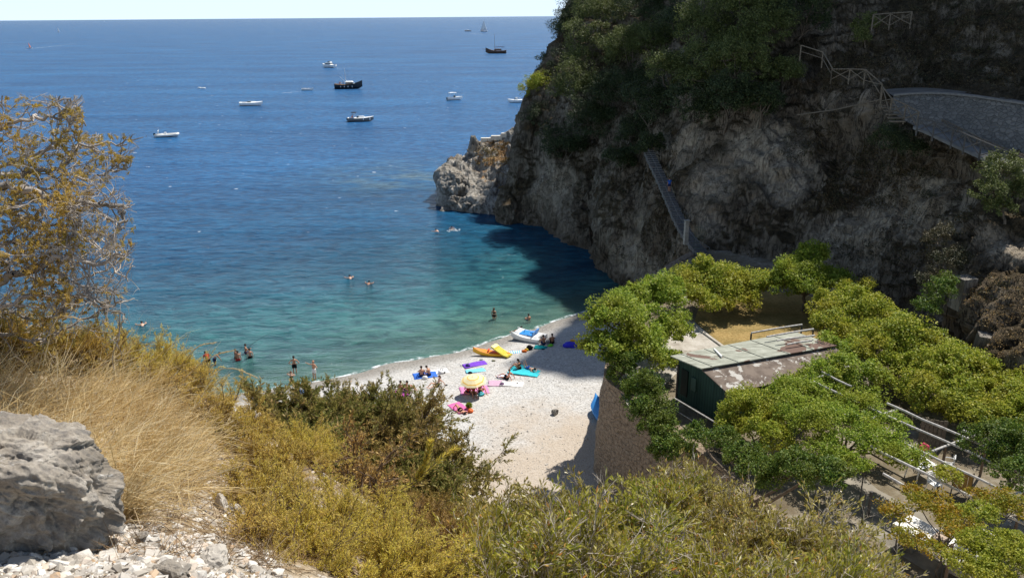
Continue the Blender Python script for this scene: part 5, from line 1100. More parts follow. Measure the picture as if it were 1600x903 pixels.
# ------------------------------------------------------------------ headland details
M_lime = plain('lime_plaster', (.72, .68, .60), .9, .1, .12, 2)
mb = MB(); pts = [P(752, 221, 133.2), P(768, 217, 133), P(784, 214, 132.8), P(800, 209, 132.6), P(812, 202, 132.5)]
for a_, b_ in zip(pts[:-1], pts[1:]):
    dv = b_ - a_; mb.box(tuple((a_ + b_) / 2 - pts[0]), (dv.length * 1.04, .7, .7), math.atan2(dv.y, dv.x))
lw_ = mb.build('low_wall', M_lime); lw_.location = pts[0]; tag(lw_, 'low whitewashed wall along the crest of the sunlit headland', 'wall')
for (px, py, d, s_, lab, sd_) in [(741, 228, 132.5, (1.1, 1.0, 1.6), 'upright pale rock pinnacle at the outer crest of the headland', 1), (712, 292, 125, (2.7, 2.3, 2.6), 'big rounded grey rock at the outermost tip of the headland', 2),
      (706, 316, 123, (1.8, 1.4, 1.1), 'dark wet rock at the waterline below the headland tip', 3), (728, 322, 122, (1.7, 1.5, 1.2), 'dark jagged rock at the waterline, middle of the headland foot', 4), (748, 326, 121, (1.6, 1.3, 1.0), 'dark rock at the waterline next to the cliff shadow', 5),
      (762, 300, 123, (2.0, 1.6, 1.0), 'pale slab of rock on the sunlit headland beside the shadow', 6), (700, 328, 122.5, (1.6, .8, .35), 'flat wet ledge just above the water, lowest rock of the headland tip', 7)]:
    q = link('headland_boulder', rock_mesh('headland_boulder', s_, 60 + sd_, 5, .3), m_head, None, False); q.location = P(px, py, d); q.rotation_euler = (sd_ * .1, 0, sd_); tag(q, lab, 'rock', 'rocks of the headland')
scrub('headland_scrub', 'low russet and green scrub patches on the sunlit headland', [(745, 222, 812, 262, 2), (780, 240, 815, 300, .6)], 130, leafmat('russet_scrub', [(0, (.10, .06, .02)), (.5, (.26, .14, .05)), (1, (.36, .24, .09))], .15, .3, (.14, .15, .03)), .22, .7, 40, 12, bvh(headland))
#@@SPLIT4

# ------------------------------------------------------------------ people
def skinmat(name, col): return plain(name, col, .55, .35, .08, 6)
SK = [skinmat('skin_tan', (.48, .24, .145)), skinmat('skin_fair', (.66, .40, .28)), skinmat('skin_brown', (.36, .175, .10)), skinmat('skin_red', (.60, .29, .19))]
HAIR_D = plain('dark_hair', (.018, .013, .010), .6); HAIR_B = plain('brown_hair', (.10, .05, .025), .6); HAIR_G = plain('grey_hair', (.42, .38, .34), .6)
def cloth(name, col): return plain('cloth_' + name, col, .85, .1, .1, 12)
CL = dict(black=cloth('black', (.012, .012, .015)), navy=cloth('navy', (.02, .03, .09)), white=cloth('white', (.74, .74, .73)), red=cloth('red', (.5, .04, .04)), blue=cloth('blue', (.03, .12, .45)), grey=cloth('grey', (.25, .26, .28)), orange=cloth('orange', (.65, .16, .03)), teal=cloth('teal', (.02, .22, .25)))
def V3(*a): return Vector(a)
# joints: pel chest neck head, L/R: sh el wr, hip kn an to
POSE = {
 'stand': dict(pel=(0, 0, .95), ch=(0, 0, 1.25), nk=(0, 0, 1.47), hd=(0, .02, 1.63), shR=(.18, 0, 1.40), elR=(.24, -.03, 1.12), wrR=(.25, .07, .88), shL=(-.18, 0, 1.40), elL=(-.24, -.03, 1.12), wrL=(-.25, .07, .88),
   hiR=(.09, 0, .92), knR=(.11, .02, .50), anR=(.12, -.02, .09), toR=(.14, .15, .03), hiL=(-.09, 0, .92), knL=(-.11, .02, .50), anL=(-.12, -.02, .09), toL=(-.14, .15, .03)),
 'akimbo': dict(elR=(.44, -.10, 1.16), wrR=(.20, .02, 1.00), elL=(-.44, -.10, 1.16), wrL=(-.20, .02, 1.00)),
 'armsup': dict(elR=(.40, .02, 1.46), wrR=(.16, .05, 1.62), elL=(-.40, .02, 1.46), wrL=(-.16, .05, 1.62)),
 'armsout': dict(elR=(.44, .02, 1.34), wrR=(.62, .12, 1.46), elL=(-.40, .04, 1.22), wrL=(-.52, .16, 1.30)),
 'rod': dict(elR=(.26, .18, 1.16), wrR=(.14, .38, 1.26), elL=(-.26, .14, 1.14), wrL=(-.05, .34, 1.18)),
 'bend': dict(ch=(0, .16, 1.20), nk=(0, .34, 1.34), hd=(0, .46, 1.42), shR=(.18, .28, 1.30), elR=(.24, .40, 1.06), wrR=(.18, .5, .84), shL=(-.18, .28, 1.30), elL=(-.24, .40, 1.06), wrL=(-.18, .5, .84)),
 'sit': dict(pel=(0, 0, .12), ch=(0, .03, .43), nk=(0, .10, .64), hd=(0, .14, .80), shR=(.18, .07, .57), elR=(.28, .22, .38), wrR=(.16, .42, .42), shL=(-.18, .07, .57), elL=(-.28, .22, .38), wrL=(-.16, .42, .42),
   hiR=(.09, .04, .12), knR=(.15, .44, .44), anR=(.13, .74, .09), toR=(.15, .90, .04), hiL=(-.09, .04, .12), knL=(-.15, .44, .44), anL=(-.13, .74, .09), toL=(-.15, .90, .04)),
 'sitcross': dict(knR=(.34, .30, .16), anR=(.02, .40, .10), toR=(-.08, .48, .08), knL=(-.34, .30, .16), anL=(-.04, .52, .10), toL=(.06, .60, .08), nk=(0, .14, .62), hd=(0, .22, .76)),
 'recline': dict(ch=(0, -.12, .40), nk=(0, -.20, .60), hd=(0, -.17, .76), shR=(.18, -.18, .54), elR=(.26, -.38, .33), wrR=(.28, -.50, .06), shL=(-.18, -.18, .54), elL=(-.26, -.38, .33), wrL=(-.28, -.50, .06),
   knR=(.14, .46, .34), anR=(.13, .84, .09), toR=(.14, .96, .14), knL=(-.12, .48, .14), anL=(-.12, .92, .09), toL=(-.13, 1.02, .16)),
 'prone': dict(pel=(0, 0, .12), ch=(0, .30, .13), nk=(0, .52, .15), hd=(.02, .68, .15), shR=(.18, .46, .13), elR=(.36, .62, .08), wrR=(.18, .80, .07), shL=(-.18, .46, .13), elL=(-.36, .62, .08), wrL=(-.16, .82, .07),
   hiR=(.09, -.04, .12), knR=(.13, -.46, .09), anR=(.14, -.86, .09), toR=(.15, -.98, .04), hiL=(-.09, -.04, .12), knL=(-.13, -.46, .09), anL=(-.14, -.86, .09), toL=(-.15, -.98, .04)),
 'supine': dict(pel=(0, 0, .12), ch=(0, .30, .13), nk=(0, .52, .14), hd=(0, .68, .15), shR=(.18, .46, .12), elR=(.30, .24, .08), wrR=(.26, 0, .08), shL=(-.18, .46, .12), elL=(-.36, .56, .08), wrL=(-.16, .74, .08),
   hiR=(.09, -.04, .12), knR=(.14, -.34, .44), anR=(.13, -.66, .09), toR=(.14, -.82, .06), hiL=(-.09, -.04, .12), knL=(-.15, -.44, .13), anL=(-.18, -.86, .09), toL=(-.2, -.9, .2)),
 'legsup': dict(pel=(0, 0, .12), ch=(0, .30, .16), nk=(0, .50, .22), hd=(.0, .66, .26), shR=(.18, .44, .16), elR=(.30, .54, .08), wrR=(.12, .72, .08), shL=(-.18, .44, .16), elL=(-.30, .54, .08), wrL=(-.12, .72, .08),
   hiR=(.09, -.04, .12), knR=(.12, -.46, .09), anR=(.12, -.56, .48), toR=(.12, -.50, .62), hiL=(-.09, -.04, .12), knL=(-.13, -.46, .09), anL=(-.14, -.66, .46), toL=(-.14, -.62, .60)),
 'swim': dict(pel=(0, -.35, -.22), ch=(0, -.08, -.06), nk=(0, .10, .03), hd=(0, .18, .14), shR=(.18, .04, -.02), elR=(.40, .22, .00), wrR=(.34, .48, .0), shL=(-.18, .04, -.02), elL=(-.42, .18, .0), wrL=(-.5, .42, .02),
   hiR=(.09, -.38, -.22), knR=(.18, -.76, -.28), anR=(.16, -1.1, -.2), toR=(.18, -1.25, -.18), hiL=(-.09, -.38, -.22), knL=(-.18, -.76, -.28), anL=(-.16, -1.1, -.2), toL=(-.18, -1.25, -.18)),
}
for k_, base_ in (('akimbo', 'stand'), ('armsup', 'stand'), ('armsout', 'stand'), ('rod', 'stand'), ('bend', 'stand'), ('sitcross', 'sit'), ('recline', 'sit')): POSE[k_] = {**POSE[base_], **POSE[k_]}
_body = {}
def body(pose, female):
    key = (pose, female)
    if key in _body: return _body[key]
    J = {k: Vector(v) for k, v in POSE[pose].items()}; shw = .9 if female else 1.0; hp = 1.12 if female else 1
    vs = []; rr = []; es = []
    def v(p, r): vs.append(tuple(p)); rr.append(r); return len(vs) - 1
    pel = v(J['pel'], .125 * hp); wa = v(J['pel'].lerp(J['ch'], .5), .100 if female else .115); es.append((pel, wa)); ch = v(J['ch'], .125 * shw); es.append((wa, ch))
    ub = v(J['ch'].lerp(J['nk'], .6), .105 * shw); es.append((ch, ub)); nk = v(J['nk'], .050); es.append((ub, nk))
    dh = (J['hd'] - J['nk']); h0 = v(J['nk'] + dh * .55, .070); h1 = v(J['hd'] + dh.normalized() * .02, .092); h2 = v(J['hd'] + dh.normalized() * .10, .062); es += [(nk, h0), (h0, h1), (h1, h2)]
    for s_ in 'LR':
        sh = v(J['sh' + s_], .058 * shw); el = v(J['el' + s_], .037); wr = v(J['wr' + s_], .026); d = (J['wr' + s_] - J['el' + s_]).normalized(); pm = v(J['wr' + s_] + d * .06, .032)
        mu = v(J['sh' + s_].lerp(J['el' + s_], .35), .047 * shw); es += [(ub, sh), (sh, mu), (mu, el), (el, wr), (wr, pm)]
        hi = v(J['hi' + s_], .095 * hp); th = v(J['hi' + s_].lerp(J['kn' + s_], .4), .078 * hp); kn = v(J['kn' + s_], .052); cf = v(J['kn' + s_].lerp(J['an' + s_], .3), .054); an = v(J['an' + s_], .036); to = v(J['to' + s_], .028)
        es += [(pel, hi), (hi, th), (th, kn), (kn, cf), (cf, an), (an, to)]
    me = bpy.data.meshes.new('body'); me.from_pydata(vs, es, []); tmp = bpy.data.objects.new('tmp', me); C.objects.link(tmp)
    sk = tmp.modifiers.new('s', 'SKIN'); sv = me.skin_vertices[0].data
    for i, r_ in enumerate(rr): sv[i].radius = (r_ * (1.18 if i in (0, 1, 2, 3) else 1), r_ * (.86 if i in (0, 1, 2, 3) else 1)); sv[i].use_root = (i == 0)
    ss = tmp.modifiers.new('u', 'SUBSURF'); ss.levels = 1; ss.render_levels = 1
    dg = bpy.context.evaluated_depsgraph_get(); dg.update(); out = bpy.data.meshes.new_from_object(tmp.evaluated_get(dg)); bpy.data.objects.remove(tmp)
    bm = bmesh.new(); bm.from_mesh(out)
    mb = MB()
    for s_, sg in (('L', -1), ('R', 1)):          # five fingers rooted in each palm
        d = (J['wr' + s_] - J['el' + s_]).normalized(); side = d.cross(Vector((0, 0, 1))); side = side.normalized() if side.length > .1 else Vector((1, 0, 0)); pc = J['wr' + s_] + d * .07; dn = d.cross(side)
        for f, (o_, L_) in enumerate([(-.024, .065), (-.008, .075), (.008, .07), (.024, .055)]): a_ = pc + side * o_; mb.tube([a_, a_ + d * L_ * .55, a_ + d * L_ * .9 + dn * .02], [.009, .008, .006], 5)
        a_ = J['wr' + s_] + d * .035 - side * .02 * sg; mb.tube([a_, a_ - side * .03 * sg + d * .03, a_ - side * .035 * sg + d * .055], [.01, .009, .007], 5)
    H = J['hd']; f_ = Vector((0, 1, 0)) if pose not in ('prone', 'supine', 'legsup') else Vector((0, 0, 1 if pose == 'supine' else -.3)).normalized(); up_ = dh.normalized(); f_ = (f_ - up_ * f_.dot(up_)).normalized(); sd2 = f_.cross(up_)
    mb.ball(tuple(H + f_ * .092), (.014, .018, .02), 6, 4)
    for g_ in (-1, 1): mb.ball(tuple(H + sd2 * .088 * g_), (.012, .018, .028), 6, 4)
    m2 = bpy.data.meshes.new('x'); m2.from_pydata(np.concatenate(mb.v).tolist(), [], mb.f); bm.from_mesh(m2); me3 = bpy.data.meshes.new('body'); bm.to_mesh(me3); bm.free()
    me3.polygons.foreach_set('use_smooth', [True] * len(me3.polygons))
    _body[key] = (me3, J, f_, up_, sd2, hp, shw); return _body[key]
def person(label, pose, loc, rz, skin=0, hair=HAIR_D, bottom='navy', top=None, female=False, long_hair=False, sc=1.0, shirt=None, cap=None, group=None, tilt=0):
    me, J, f_, up_, sd2, hp, shw = body(pose, female)
    root = thing('person', label, 'person', loc, rz, group); root.scale = (sc,) * 3
    bm_ = me.copy(); link('body', bm_, SK[skin], root)
    H = J['hd']; mb = MB(); rot = Matrix((sd2, f_, up_)).transposed()
    mb.ball(tuple(H + up_ * .045 - f_ * .018), (.098, .108, .100), 10, 7, rot)
    if long_hair: mb.ball(tuple(H - up_ * .07 - f_ * .075), (.085, .05, .14), 8, 6, rot)
    mb.build('hair', cap or hair, root, True)
    mb = MB()
    for g_ in (-1, 1): mb.ball(tuple(H + f_ * .083 + sd2 * .032 * g_ + up_ * .012), (.011, .008, .008), 6, 4)
    mb.build('eyes', CL['black'], root)
    mb = MB(); pel = J['pel']; k = .55 if bottom != 'bikini' and not female else .14
    wv_ = (J['ch'] - pel).normalized(); mb.tube([pel + wv_ * .10, pel + wv_ * .02, (J['hiL'] + J['hiR']) / 2 + (J['hiL'] + J['hiR'] - J['knL'] * .5 - J['knR'] * .5 - (J['hiL'] + J['hiR']) / 2) * -.06], [.150 * hp, .165 * hp, .15 * hp], 10)
    for s_ in 'LR': a_, b_ = J['hi' + s_], J['kn' + s_]; mb.tube([a_.lerp(b_, -.04), a_.lerp(b_, k * .5), a_.lerp(b_, k)], [.115 * hp, .108 * hp, .10 * hp if k > .3 else .098], 9, False)
    mb.build('swim_shorts' if not female else 'bikini_bottom', CL[bottom], root, True)
    if top: mb = MB(); c_ = J['ch'].lerp(J['nk'], .15); a_ = c_ - wv_ * .05; mb.tube([a_, c_ + wv_ * .05], [.148, .142], 10, False); mb.build('bikini_top', CL[top], root, True)
    if shirt:
        mb = MB(); mb.tube([pel + wv_ * .05, pel.lerp(J['ch'], .6), J['ch'].lerp(J['nk'], .5), J['nk']], [.17, .16, .165, .07], 10, False)
        for s_ in 'LR': mb.tube([J['ch'].lerp(J['nk'], .6), J['sh' + s_], J['sh' + s_].lerp(J['el' + s_], .6)], [.09, .078, .07], 8, False)
        mb.build('shirt', CL[shirt], root, True)
    return root
def onbeach(px, py, dz=0): return hit(px, py, B_BEACH)[0] + Vector((0, 0, dz))
def wade(px, py, depth): return Z(px, py, 0) - Vector((0, 0, depth))
AN = 'people on the beach and in the water'
# waders left (water at hip height)
person('wading man holding a long fishing rod, left rear of the four waders', 'rod', wade(369, 560, .85), R(-35), 2, bottom='black', group=AN)
person('wading man seen from behind, left front of the four waders', 'stand', wade(372.5, 563, .85), R(10), 0, bottom='red', group=AN)
person('wading man with a fishing rod, right rear and highest of the four waders', 'rod', wade(384.5, 552, .85), R(-60), 0, bottom='navy', group=AN)
person('wading man with tanned back in dark shorts, right front of the four waders', 'stand', wade(391, 559, .85), R(20), 3, bottom='black', group=AN)
person('person in dark red bending over the water beside the straw plumes', 'bend', wade(326, 570, .45), R(40), 2, bottom='black', shirt='red', group=AN)
person('person in dark shorts bending, right one of the two beside the straw plumes', 'bend', wade(336, 570, .45), R(-60), 2, bottom='navy', top='white', group=AN)
person('man in black shorts with hands on hips standing in the shallows', 'akimbo', wade(461, 582, .25), R(10), 0, bottom='black', group=AN)
person('person with both elbows raised, crouched low in front of the man with hands on hips', 'armsup', wade(456, 597, .78), R(160), 1, bottom='black', top='black', hair=HAIR_B, group=AN)
person('bald tanned man in white shorts standing at the waterline', 'armsout', onbeach(492, 594, 0), R(150), 0, hair=SK[0], bottom='white', group=AN)
# swimmers
for px, py, rz, lab, sk_ in [(547, 434, 20, 'swimmer with head and arms out, left one of the two in mid bay', 1), (576, 443, -10, 'swimmer with dark head, right one of the two in mid bay', 0), (683, 361, 60, 'swimmer stretched out in open water, left of the splashing one', 1), (222, 507, 30, 'pale swimmer right beside the leaning tree at the left', 1)]:
    person(lab, 'swim', Z(px, py, .06), R(rz), sk_, bottom='navy', group=AN, sc=1.08)
person('swimmer with raised arms splashing near the headland', 'armsup', wade(706, 360, 1.25), R(20), 1, bottom='navy', group=AN, sc=1.05)
m_foam = plain('foam', (.82, .85, .86), .8)
mb = MB(); r_ = np.random.default_rng(4)
for _ in range(26): mb.ball((r_.normal() * .45, r_.normal() * .35, r_.uniform(0, .12)), (r_.uniform(.05, .16), r_.uniform(.05, .14), r_.uniform(.02, .06)), 6, 4)
sp_ = mb.build('splash', m_foam); sp_.location = Z(707, 360, .02); tag(sp_, 'small white splash around the swimmer with raised arms', 'splash', kind='stuff')
person('slim woman in a bikini standing thigh deep near the pedal boat', 'stand', wade(772, 499, .55), R(-25), 0, bottom='black', top='black', female=True, hair=HAIR_B, long_hair=True, group=AN)
person('person sitting in shallow water just behind the pedal boat', 'sit', wade(827, 500, .30), R(30), 0, bottom='navy', group=AN)
person('person sitting at the waterline at the left side of the pedal boat', 'recline', onbeach(812, 523), R(60), 3, bottom='navy', group=AN)
# pairs and sunbathers
person('man with tanned back sitting on the blue towel, left of the close pair', 'sit', onbeach(659, 589), R(10), 0, bottom='navy', group=AN)
person('man bending forward on the blue towel, right of the close pair', 'sitcross', onbeach(671, 587), R(75), 0, bottom='navy', group=AN)
person('blonde woman in black bikini reclining alone on bare pebbles', 'recline', onbeach(684, 603), R(125), 1, bottom='black', female=True, hair=HAIR_B, long_hair=True, group=AN)
person('woman sitting on the magenta towel half behind the juniper', 'sit', onbeach(634, 612), R(-70), 3, bottom='navy', female=True, group=AN)
person('person sitting left on the magenta towel, mostly behind the juniper', 'sit', onbeach(624, 612), R(-60), 2, bottom='black', group=AN)
person('tanned person lying face down with lower legs raised on the white towels', 'legsup', onbeach(658, 644), R(195), 0, bottom='navy', hair=HAIR_D, group=AN)
person('woman lying on the pink towel next to the orange pot', 'supine', onbeach(719, 642), R(212), 3, bottom='black', top='black', female=True, group=AN)
person('man sitting in the umbrella shade at the left, red shirted', 'sitcross', onbeach(732, 613), R(180), 3, bottom='navy', shirt='red', group=AN)
person('woman sitting in the umbrella shade in the middle, dark swimsuit', 'sit', onbeach(740, 616), R(190), 2, bottom='black', top='red', female=True, group=AN)
person('person sitting at the right side under the umbrella', 'sit', onbeach(750, 612), R(215), 3, bottom='black', group=AN)
person('man with dark shorts leaning back on his arms on the white towels', 'recline', onbeach(793, 592), R(65), 3, bottom='black', hair=HAIR_B, group=AN)
person('dark haired woman in black swimsuit sitting on the turquoise blanket', 'sit', onbeach(812, 577), R(75), 0, bottom='black', top='black', female=True, long_hair=True, group=AN)
person('person in blue shorts lying on the turquoise blanket', 'legsup', onbeach(827, 577), R(220), 1, bottom='blue', group=AN)
person('man sitting in the shade seen from behind, left of the grey bag', 'sit', onbeach(850, 539), R(25), 2, bottom='navy', group=AN)
person('man sitting in the shade seen from behind, right of the grey bag', 'sit', onbeach(863, 537), R(5), 2, bottom='black', group=AN)
# person on the stairs
person('child in a blue shirt walking up the shaded cliff staircase', 'stand', Vector(sp[39]) + Vector((.1, -.1, -.02)), R(20), 0, bottom='navy', shirt='blue', sc=.8, group=AN)
# fishing rods
for (px, py, e, lab) in [(384.5, 552, (421, 521), 'long thin fishing rod held by the right rear wader'), (369, 560, (383, 540), 'thin fishing rod held by the left rear wader'), (456, 585, (450, 551), 'thin bent fishing rod beside the man with hands on hips')]:
    a_ = wade(px, py, -.42) + Vector((.1, .3, 0)); b_ = P(e[0], e[1], dist_of(a_) + 1.5); mb = MB(); m_ = (a_ + b_) / 2 + Vector((0, 0, .12)); mb.tube([(0, 0, 0), tuple(m_ - a_), tuple(b_ - a_)], [.016, .011, .006], 4); q = mb.build('fishing_rod', CL['black']); q.location = a_; tag(q, lab, 'fishing rod')

# ------------------------------------------------------------------ towels and small things on the pebbles
def towel(px, py, w_, h_, rz, col, lab, cat='towel', seed=1, var=None):
    nx, ny = 14, 20; u, v_ = np.meshgrid(np.linspace(-w_ / 2, w_ / 2, nx), np.linspace(-h_ / 2, h_ / 2, ny)); p_ = np.c_[u.ravel(), v_.ravel(), np.zeros(nx * ny)]
    z = .035 + .03 * fbm(p_ * 3 + seed, 3, seed) + .012 * vnoise(p_ * 9, seed); p_[:, 0] += .05 * vnoise(p_[:, [1, 0, 2]] * 2.5 + seed, seed); p_[:, 1] += .05 * vnoise(p_ * 2.5, seed + 3)
    top = p_ + np.c_[np.zeros((nx * ny, 2)), z]; me = quadmesh('towel', top, gridfaces(ny, nx)); m_, t, o = mat('towel_cloth'); n_ = noise(t, 5, 5, .7); c_ = ramp(t, n_, [(.3, tuple(q * .8 for q in col)), (.7, tuple(min(1, q * 1.12) for q in col))])
    if var is not None:
        wv = t.nodes.new('ShaderNodeTexWave'); wv.inputs['Scale'].default_value = 1.6; wv.inputs['Distortion'].default_value = 1.5; tc = t.nodes.new('ShaderNodeTexCoord'); t.links.new(tc.outputs['Object'], wv.inputs[0]); c_ = mix(t, ramp(t, wv.outputs[0], [(.4, (0, 0, 0)), (.6, (1, 1, 1))]), c_, var)
    bsdf(t, o, c_, .9, None, .1)
    ob = link('towel', me, m_, None, True); sm = ob.modifiers.new('thick', 'SOLIDIFY'); sm.thickness = .012; ob.location = onbeach(px, py); ob.rotation_euler = (R(-3.5), 0, rz); return tag(ob, lab, cat, 'towels and blankets on the beach')
towel(742, 569.5, 2.0, .95, R(22), (.19, .07, .52), 'violet towel lying near the kayak', seed=1)
towel(743, 579, 1.6, .75, R(14), (.20, .60, .72), 'pale turquoise towel just below the violet towel', seed=2)
towel(664, 586.5, 1.9, 1.3, R(15), (.05, .16, .58), 'royal blue towel under the sitting close pair', seed=3)
towel(687, 580.5, 1.4, 1.0, R(20), (.78, .79, .82), 'white towel right of the close pair', seed=4)
towel(634, 615, 1.9, 1.1, R(-48), (.50, .05, .42), 'magenta towel half hidden by the juniper bush', seed=5)
towel(660, 637, 2.3, 1.5, R(8), (.74, .73, .64), 'cream patterned towel under the person with raised lower legs', seed=6, var=(.62, .58, .30))
towel(642, 646, .6, 1.3, R(22), (.80, .80, .79), 'narrow white towel hanging out beside the juniper bush', seed=7)
towel(717.5, 637.5, 1.0, 2.0, R(32), (.66, .15, .36), 'deep pink towel under the lying woman', seed=8)
towel(741, 610, 2.2, 1.6, R(10), (.62, .24, .44), 'pink blanket under the people with the umbrella', seed=9)
towel(778, 599, 1.5, 1.2, R(0), (.55, .36, .47), 'mauve pink towel left of the man leaning back', seed=10)
towel(800, 600, 1.8, 1.0, R(-10), (.80, .78, .74), 'white towel in front of the man leaning back', seed=11)
towel(787, 588, 1.1, .6, R(20), (.42, .50, .72), 'blue and white patterned towel under the legs of the man leaning back', seed=12, var=(.8, .8, .84))
towel(822, 579, 2.6, 2.1, R(-20), (.05, .52, .60), 'large turquoise blanket with two people on it', seed=13)
towel(845, 543, 1.1, .9, R(-15), (.01, .28, .29), 'dark teal towel in the shade', seed=14)
towel(805, 550.5, 1.15, .6, R(10), (.12, .42, .75), 'small bright blue inflatable mat near the waterline', 'mat', 15, (.7, .85, .95))
def bag(px, py, r, m, lab, cat='bag', name='bag', flat=.75, rz=0, straps=True, dz=0):
    me = rock_mesh(name, (r, r * .8, r * flat), int(px) % 97 + 3, 3, .13); q = thing(name, lab, cat, onbeach(px, py, r * flat * .6 + dz), rz); b_ = link('pouch', me, m, q, True)
    if straps: mb = MB(); mb.tube([(-r * .4, 0, r * flat * .6), (-r * .2, 0, r * flat * 1.25), (r * .2, 0, r * flat * 1.25), (r * .4, 0, r * flat * .6)], r * .07, 5); mb.build('handle', CL['black'], q)
    return q
bag(661, 650, .36, plain('backpack_blue', (.015, .05, .10), .7), 'dark blue backpack beside the lying person with raised lower legs', 'backpack', 'backpack')
bag(680, 644.5, .14, CL['black'], 'small black sandals bundle right of the cream towel', 'sandals', 'sandals', .5, 0, False)
bag(663, 592, .26, CL['white'], 'white and black bag in front of the close pair'); bag(690, 583, .30, CL['white'], 'white bag at the end of the white towel')
bag(694, 583, .14, CL['black'], 'small black pouch beside the white bag'); bag(731, 573, .22, plain('navy_bag', (.06, .04, .20)), 'dark violet bag on the left corner of the violet towel')
bag(734, 583, .22, CL['black'], 'black pouch below the pale turquoise towel', 'pouch', 'pouch', .4, 0, False); bag(752, 562.5, .15, CL['grey'], 'small grey shoes above the violet towel', 'shoes', 'shoes', .5, 0, False)
bag(771, 564, .17, plain('dark_olive', (.08, .08, .02)), 'small dark and yellow pair of sandals near the kayak', 'sandals', 'sandals', .35, 0, False); bag(697, 602, .13, CL['black'], 'pair of flip flops alone on the pebbles', 'flip flops', 'flip_flops', .3, 0, False)
bag(784, 602, .22, plain('purple_bag', (.16, .08, .18)), 'purple bag between the mauve and white towels'); bag(808, 599, .10, CL['black'], 'tiny black pouch on the white towel', 'pouch', 'pouch', .5, 0, False)
bag(752, 618, .26, plain('aqua_bag', (.06, .42, .50)), 'light blue beach bag at the right foot of the umbrella'); bag(856, 536, .24, CL['grey'], 'grey bag between the two men sitting in shade')
bag(860, 541, .28, plain('lime', (.18, .62, .04)), 'lime green inflatable toy in the shade', 'beach toy', 'beach_toy', .5, 0, False); bag(828, 546, .34, CL['black'], 'black bag with yellow stripe among the clutter below the pedal boat')
bag(823, 547.5, .2, plain('yellow_thing', (.7, .5, .03)), 'yellow and orange life vest next to the black bag', 'life vest', 'life_vest', .7, 0, False); bag(819, 550, .26, CL['orange'], 'orange swim vest left of the black bag', 'swim vest', 'swim_vest', .5, 0, False)
bag(814, 552, .14, CL['white'], 'small white and red slippers beside the orange swim vest', 'slippers', 'slippers', .4, 0, False); bag(849, 546, .14, CL['black'], 'small dark slippers on the end of the dark teal towel', 'slippers', 'slippers', .3, 0, False)
q = thing('beach_tent', 'small deep blue folded beach shelter in the shade near the big tree', 'beach shelter', onbeach(893, 541)); me = rock_mesh('cover', (.85, .5, .42), 8, 4, .16); link('cover', me, plain('ultramarine', (.03, .03, .55), .6), q, True)
bag(895, 537, .24, plain('orange_hat', (.75, .35, .04)), 'orange straw hat behind the blue beach shelter', 'hat', 'hat', .6, 0, False, .2)
bag(734.5, 644, .24, plain('orange_pot', (.75, .14, .03)), 'bright orange round beach bucket right of the pink towel', 'bucket', 'bucket', .85, 0, True)
fl = thing('beach_plant', 'small green leafy toy palm standing behind the orange bucket', 'plant', onbeach(733, 639)); mb = MB(); mb.tube([(0, 0, 0), (0, 0, .3)], .03, 5); mb.build('stem', M_bark, fl); r_ = np.random.default_rng(2); u_ = unit(r_.normal(size=(220, 3)) + np.array([0, 0, .6]))
link('leaves', leaves_mesh('leaves', np.array([0, 0, .28]) + u_ * .06, u_, .24, .07), L_fig, fl)
# small things seen through the juniper bushes
bag(420, 634, .45, CL['white'], 'white crumpled cloth seen through the juniper bush at left', 'cloth', 'beach_cloth', .5, 0, False); bag(437, 624, .3, plain('yellow_thing', (.7, .5, .03)), 'yellow orange bag seen through the juniper branches')
bag(470, 617, .35, plain('sky_blue_bag', (.06, .22, .62)), 'blue bag hanging in view between the juniper branches'); bag(543, 626, .3, CL['red'], 'pink red bag glimpsed behind the olive juniper')
# umbrella
um = thing('beach_umbrella', 'open pale yellow and orange striped beach umbrella leaning over sitting people', 'umbrella', onbeach(742, 616)); O = Vector((0, 0, 0)); top_ = Vector((0, 0, 1.55)); R_ = 1.0; nn8 = 8
M_u1 = plain('umbrella_cream', (.80, .70, .42), .8, .1, .06); M_u2 = plain('umbrella_orange', (.80, .50, .14), .8, .1, .06)
import itertools
for ri, (r0, r1, m_) in enumerate([(0, .38, M_u1), (.38, .47, M_u2), (.47, .76, M_u1), (.76, .85, M_u2), (.85, 1.0, M_u1)]):
    vs = []; fs = []
    for r__ in (r0, r1):
        for k_ in range(nn8 * 2):
            a_ = 2 * math.pi * k_ / (nn8 * 2); rr_ = r__ * R_ * (1 if k_ % 2 == 0 else .955); vs.append((rr_ * math.cos(a_), rr_ * math.sin(a_), 1.62 - .42 * r__ ** 1.7 + (.0 if k_ % 2 == 0 else .012 * r__)))
    n2_ = nn8 * 2; fs = [(k_, (k_ + 1) % n2_, n2_ + (k_ + 1) % n2_, n2_ + k_) for k_ in range(n2_)]; mb = MB(); mb.add(vs, fs); q = mb.build('canopy_panel', m_, um); sm = q.modifiers.new('th', 'SOLIDIFY'); sm.thickness = .008
mb = MB(); mb.tube([(0, 0, -.2), (0, 0, 1.72)], .02, 6); mb.build('pole', M_white, um); um.rotation_euler = (R(6), R(-6), .3)

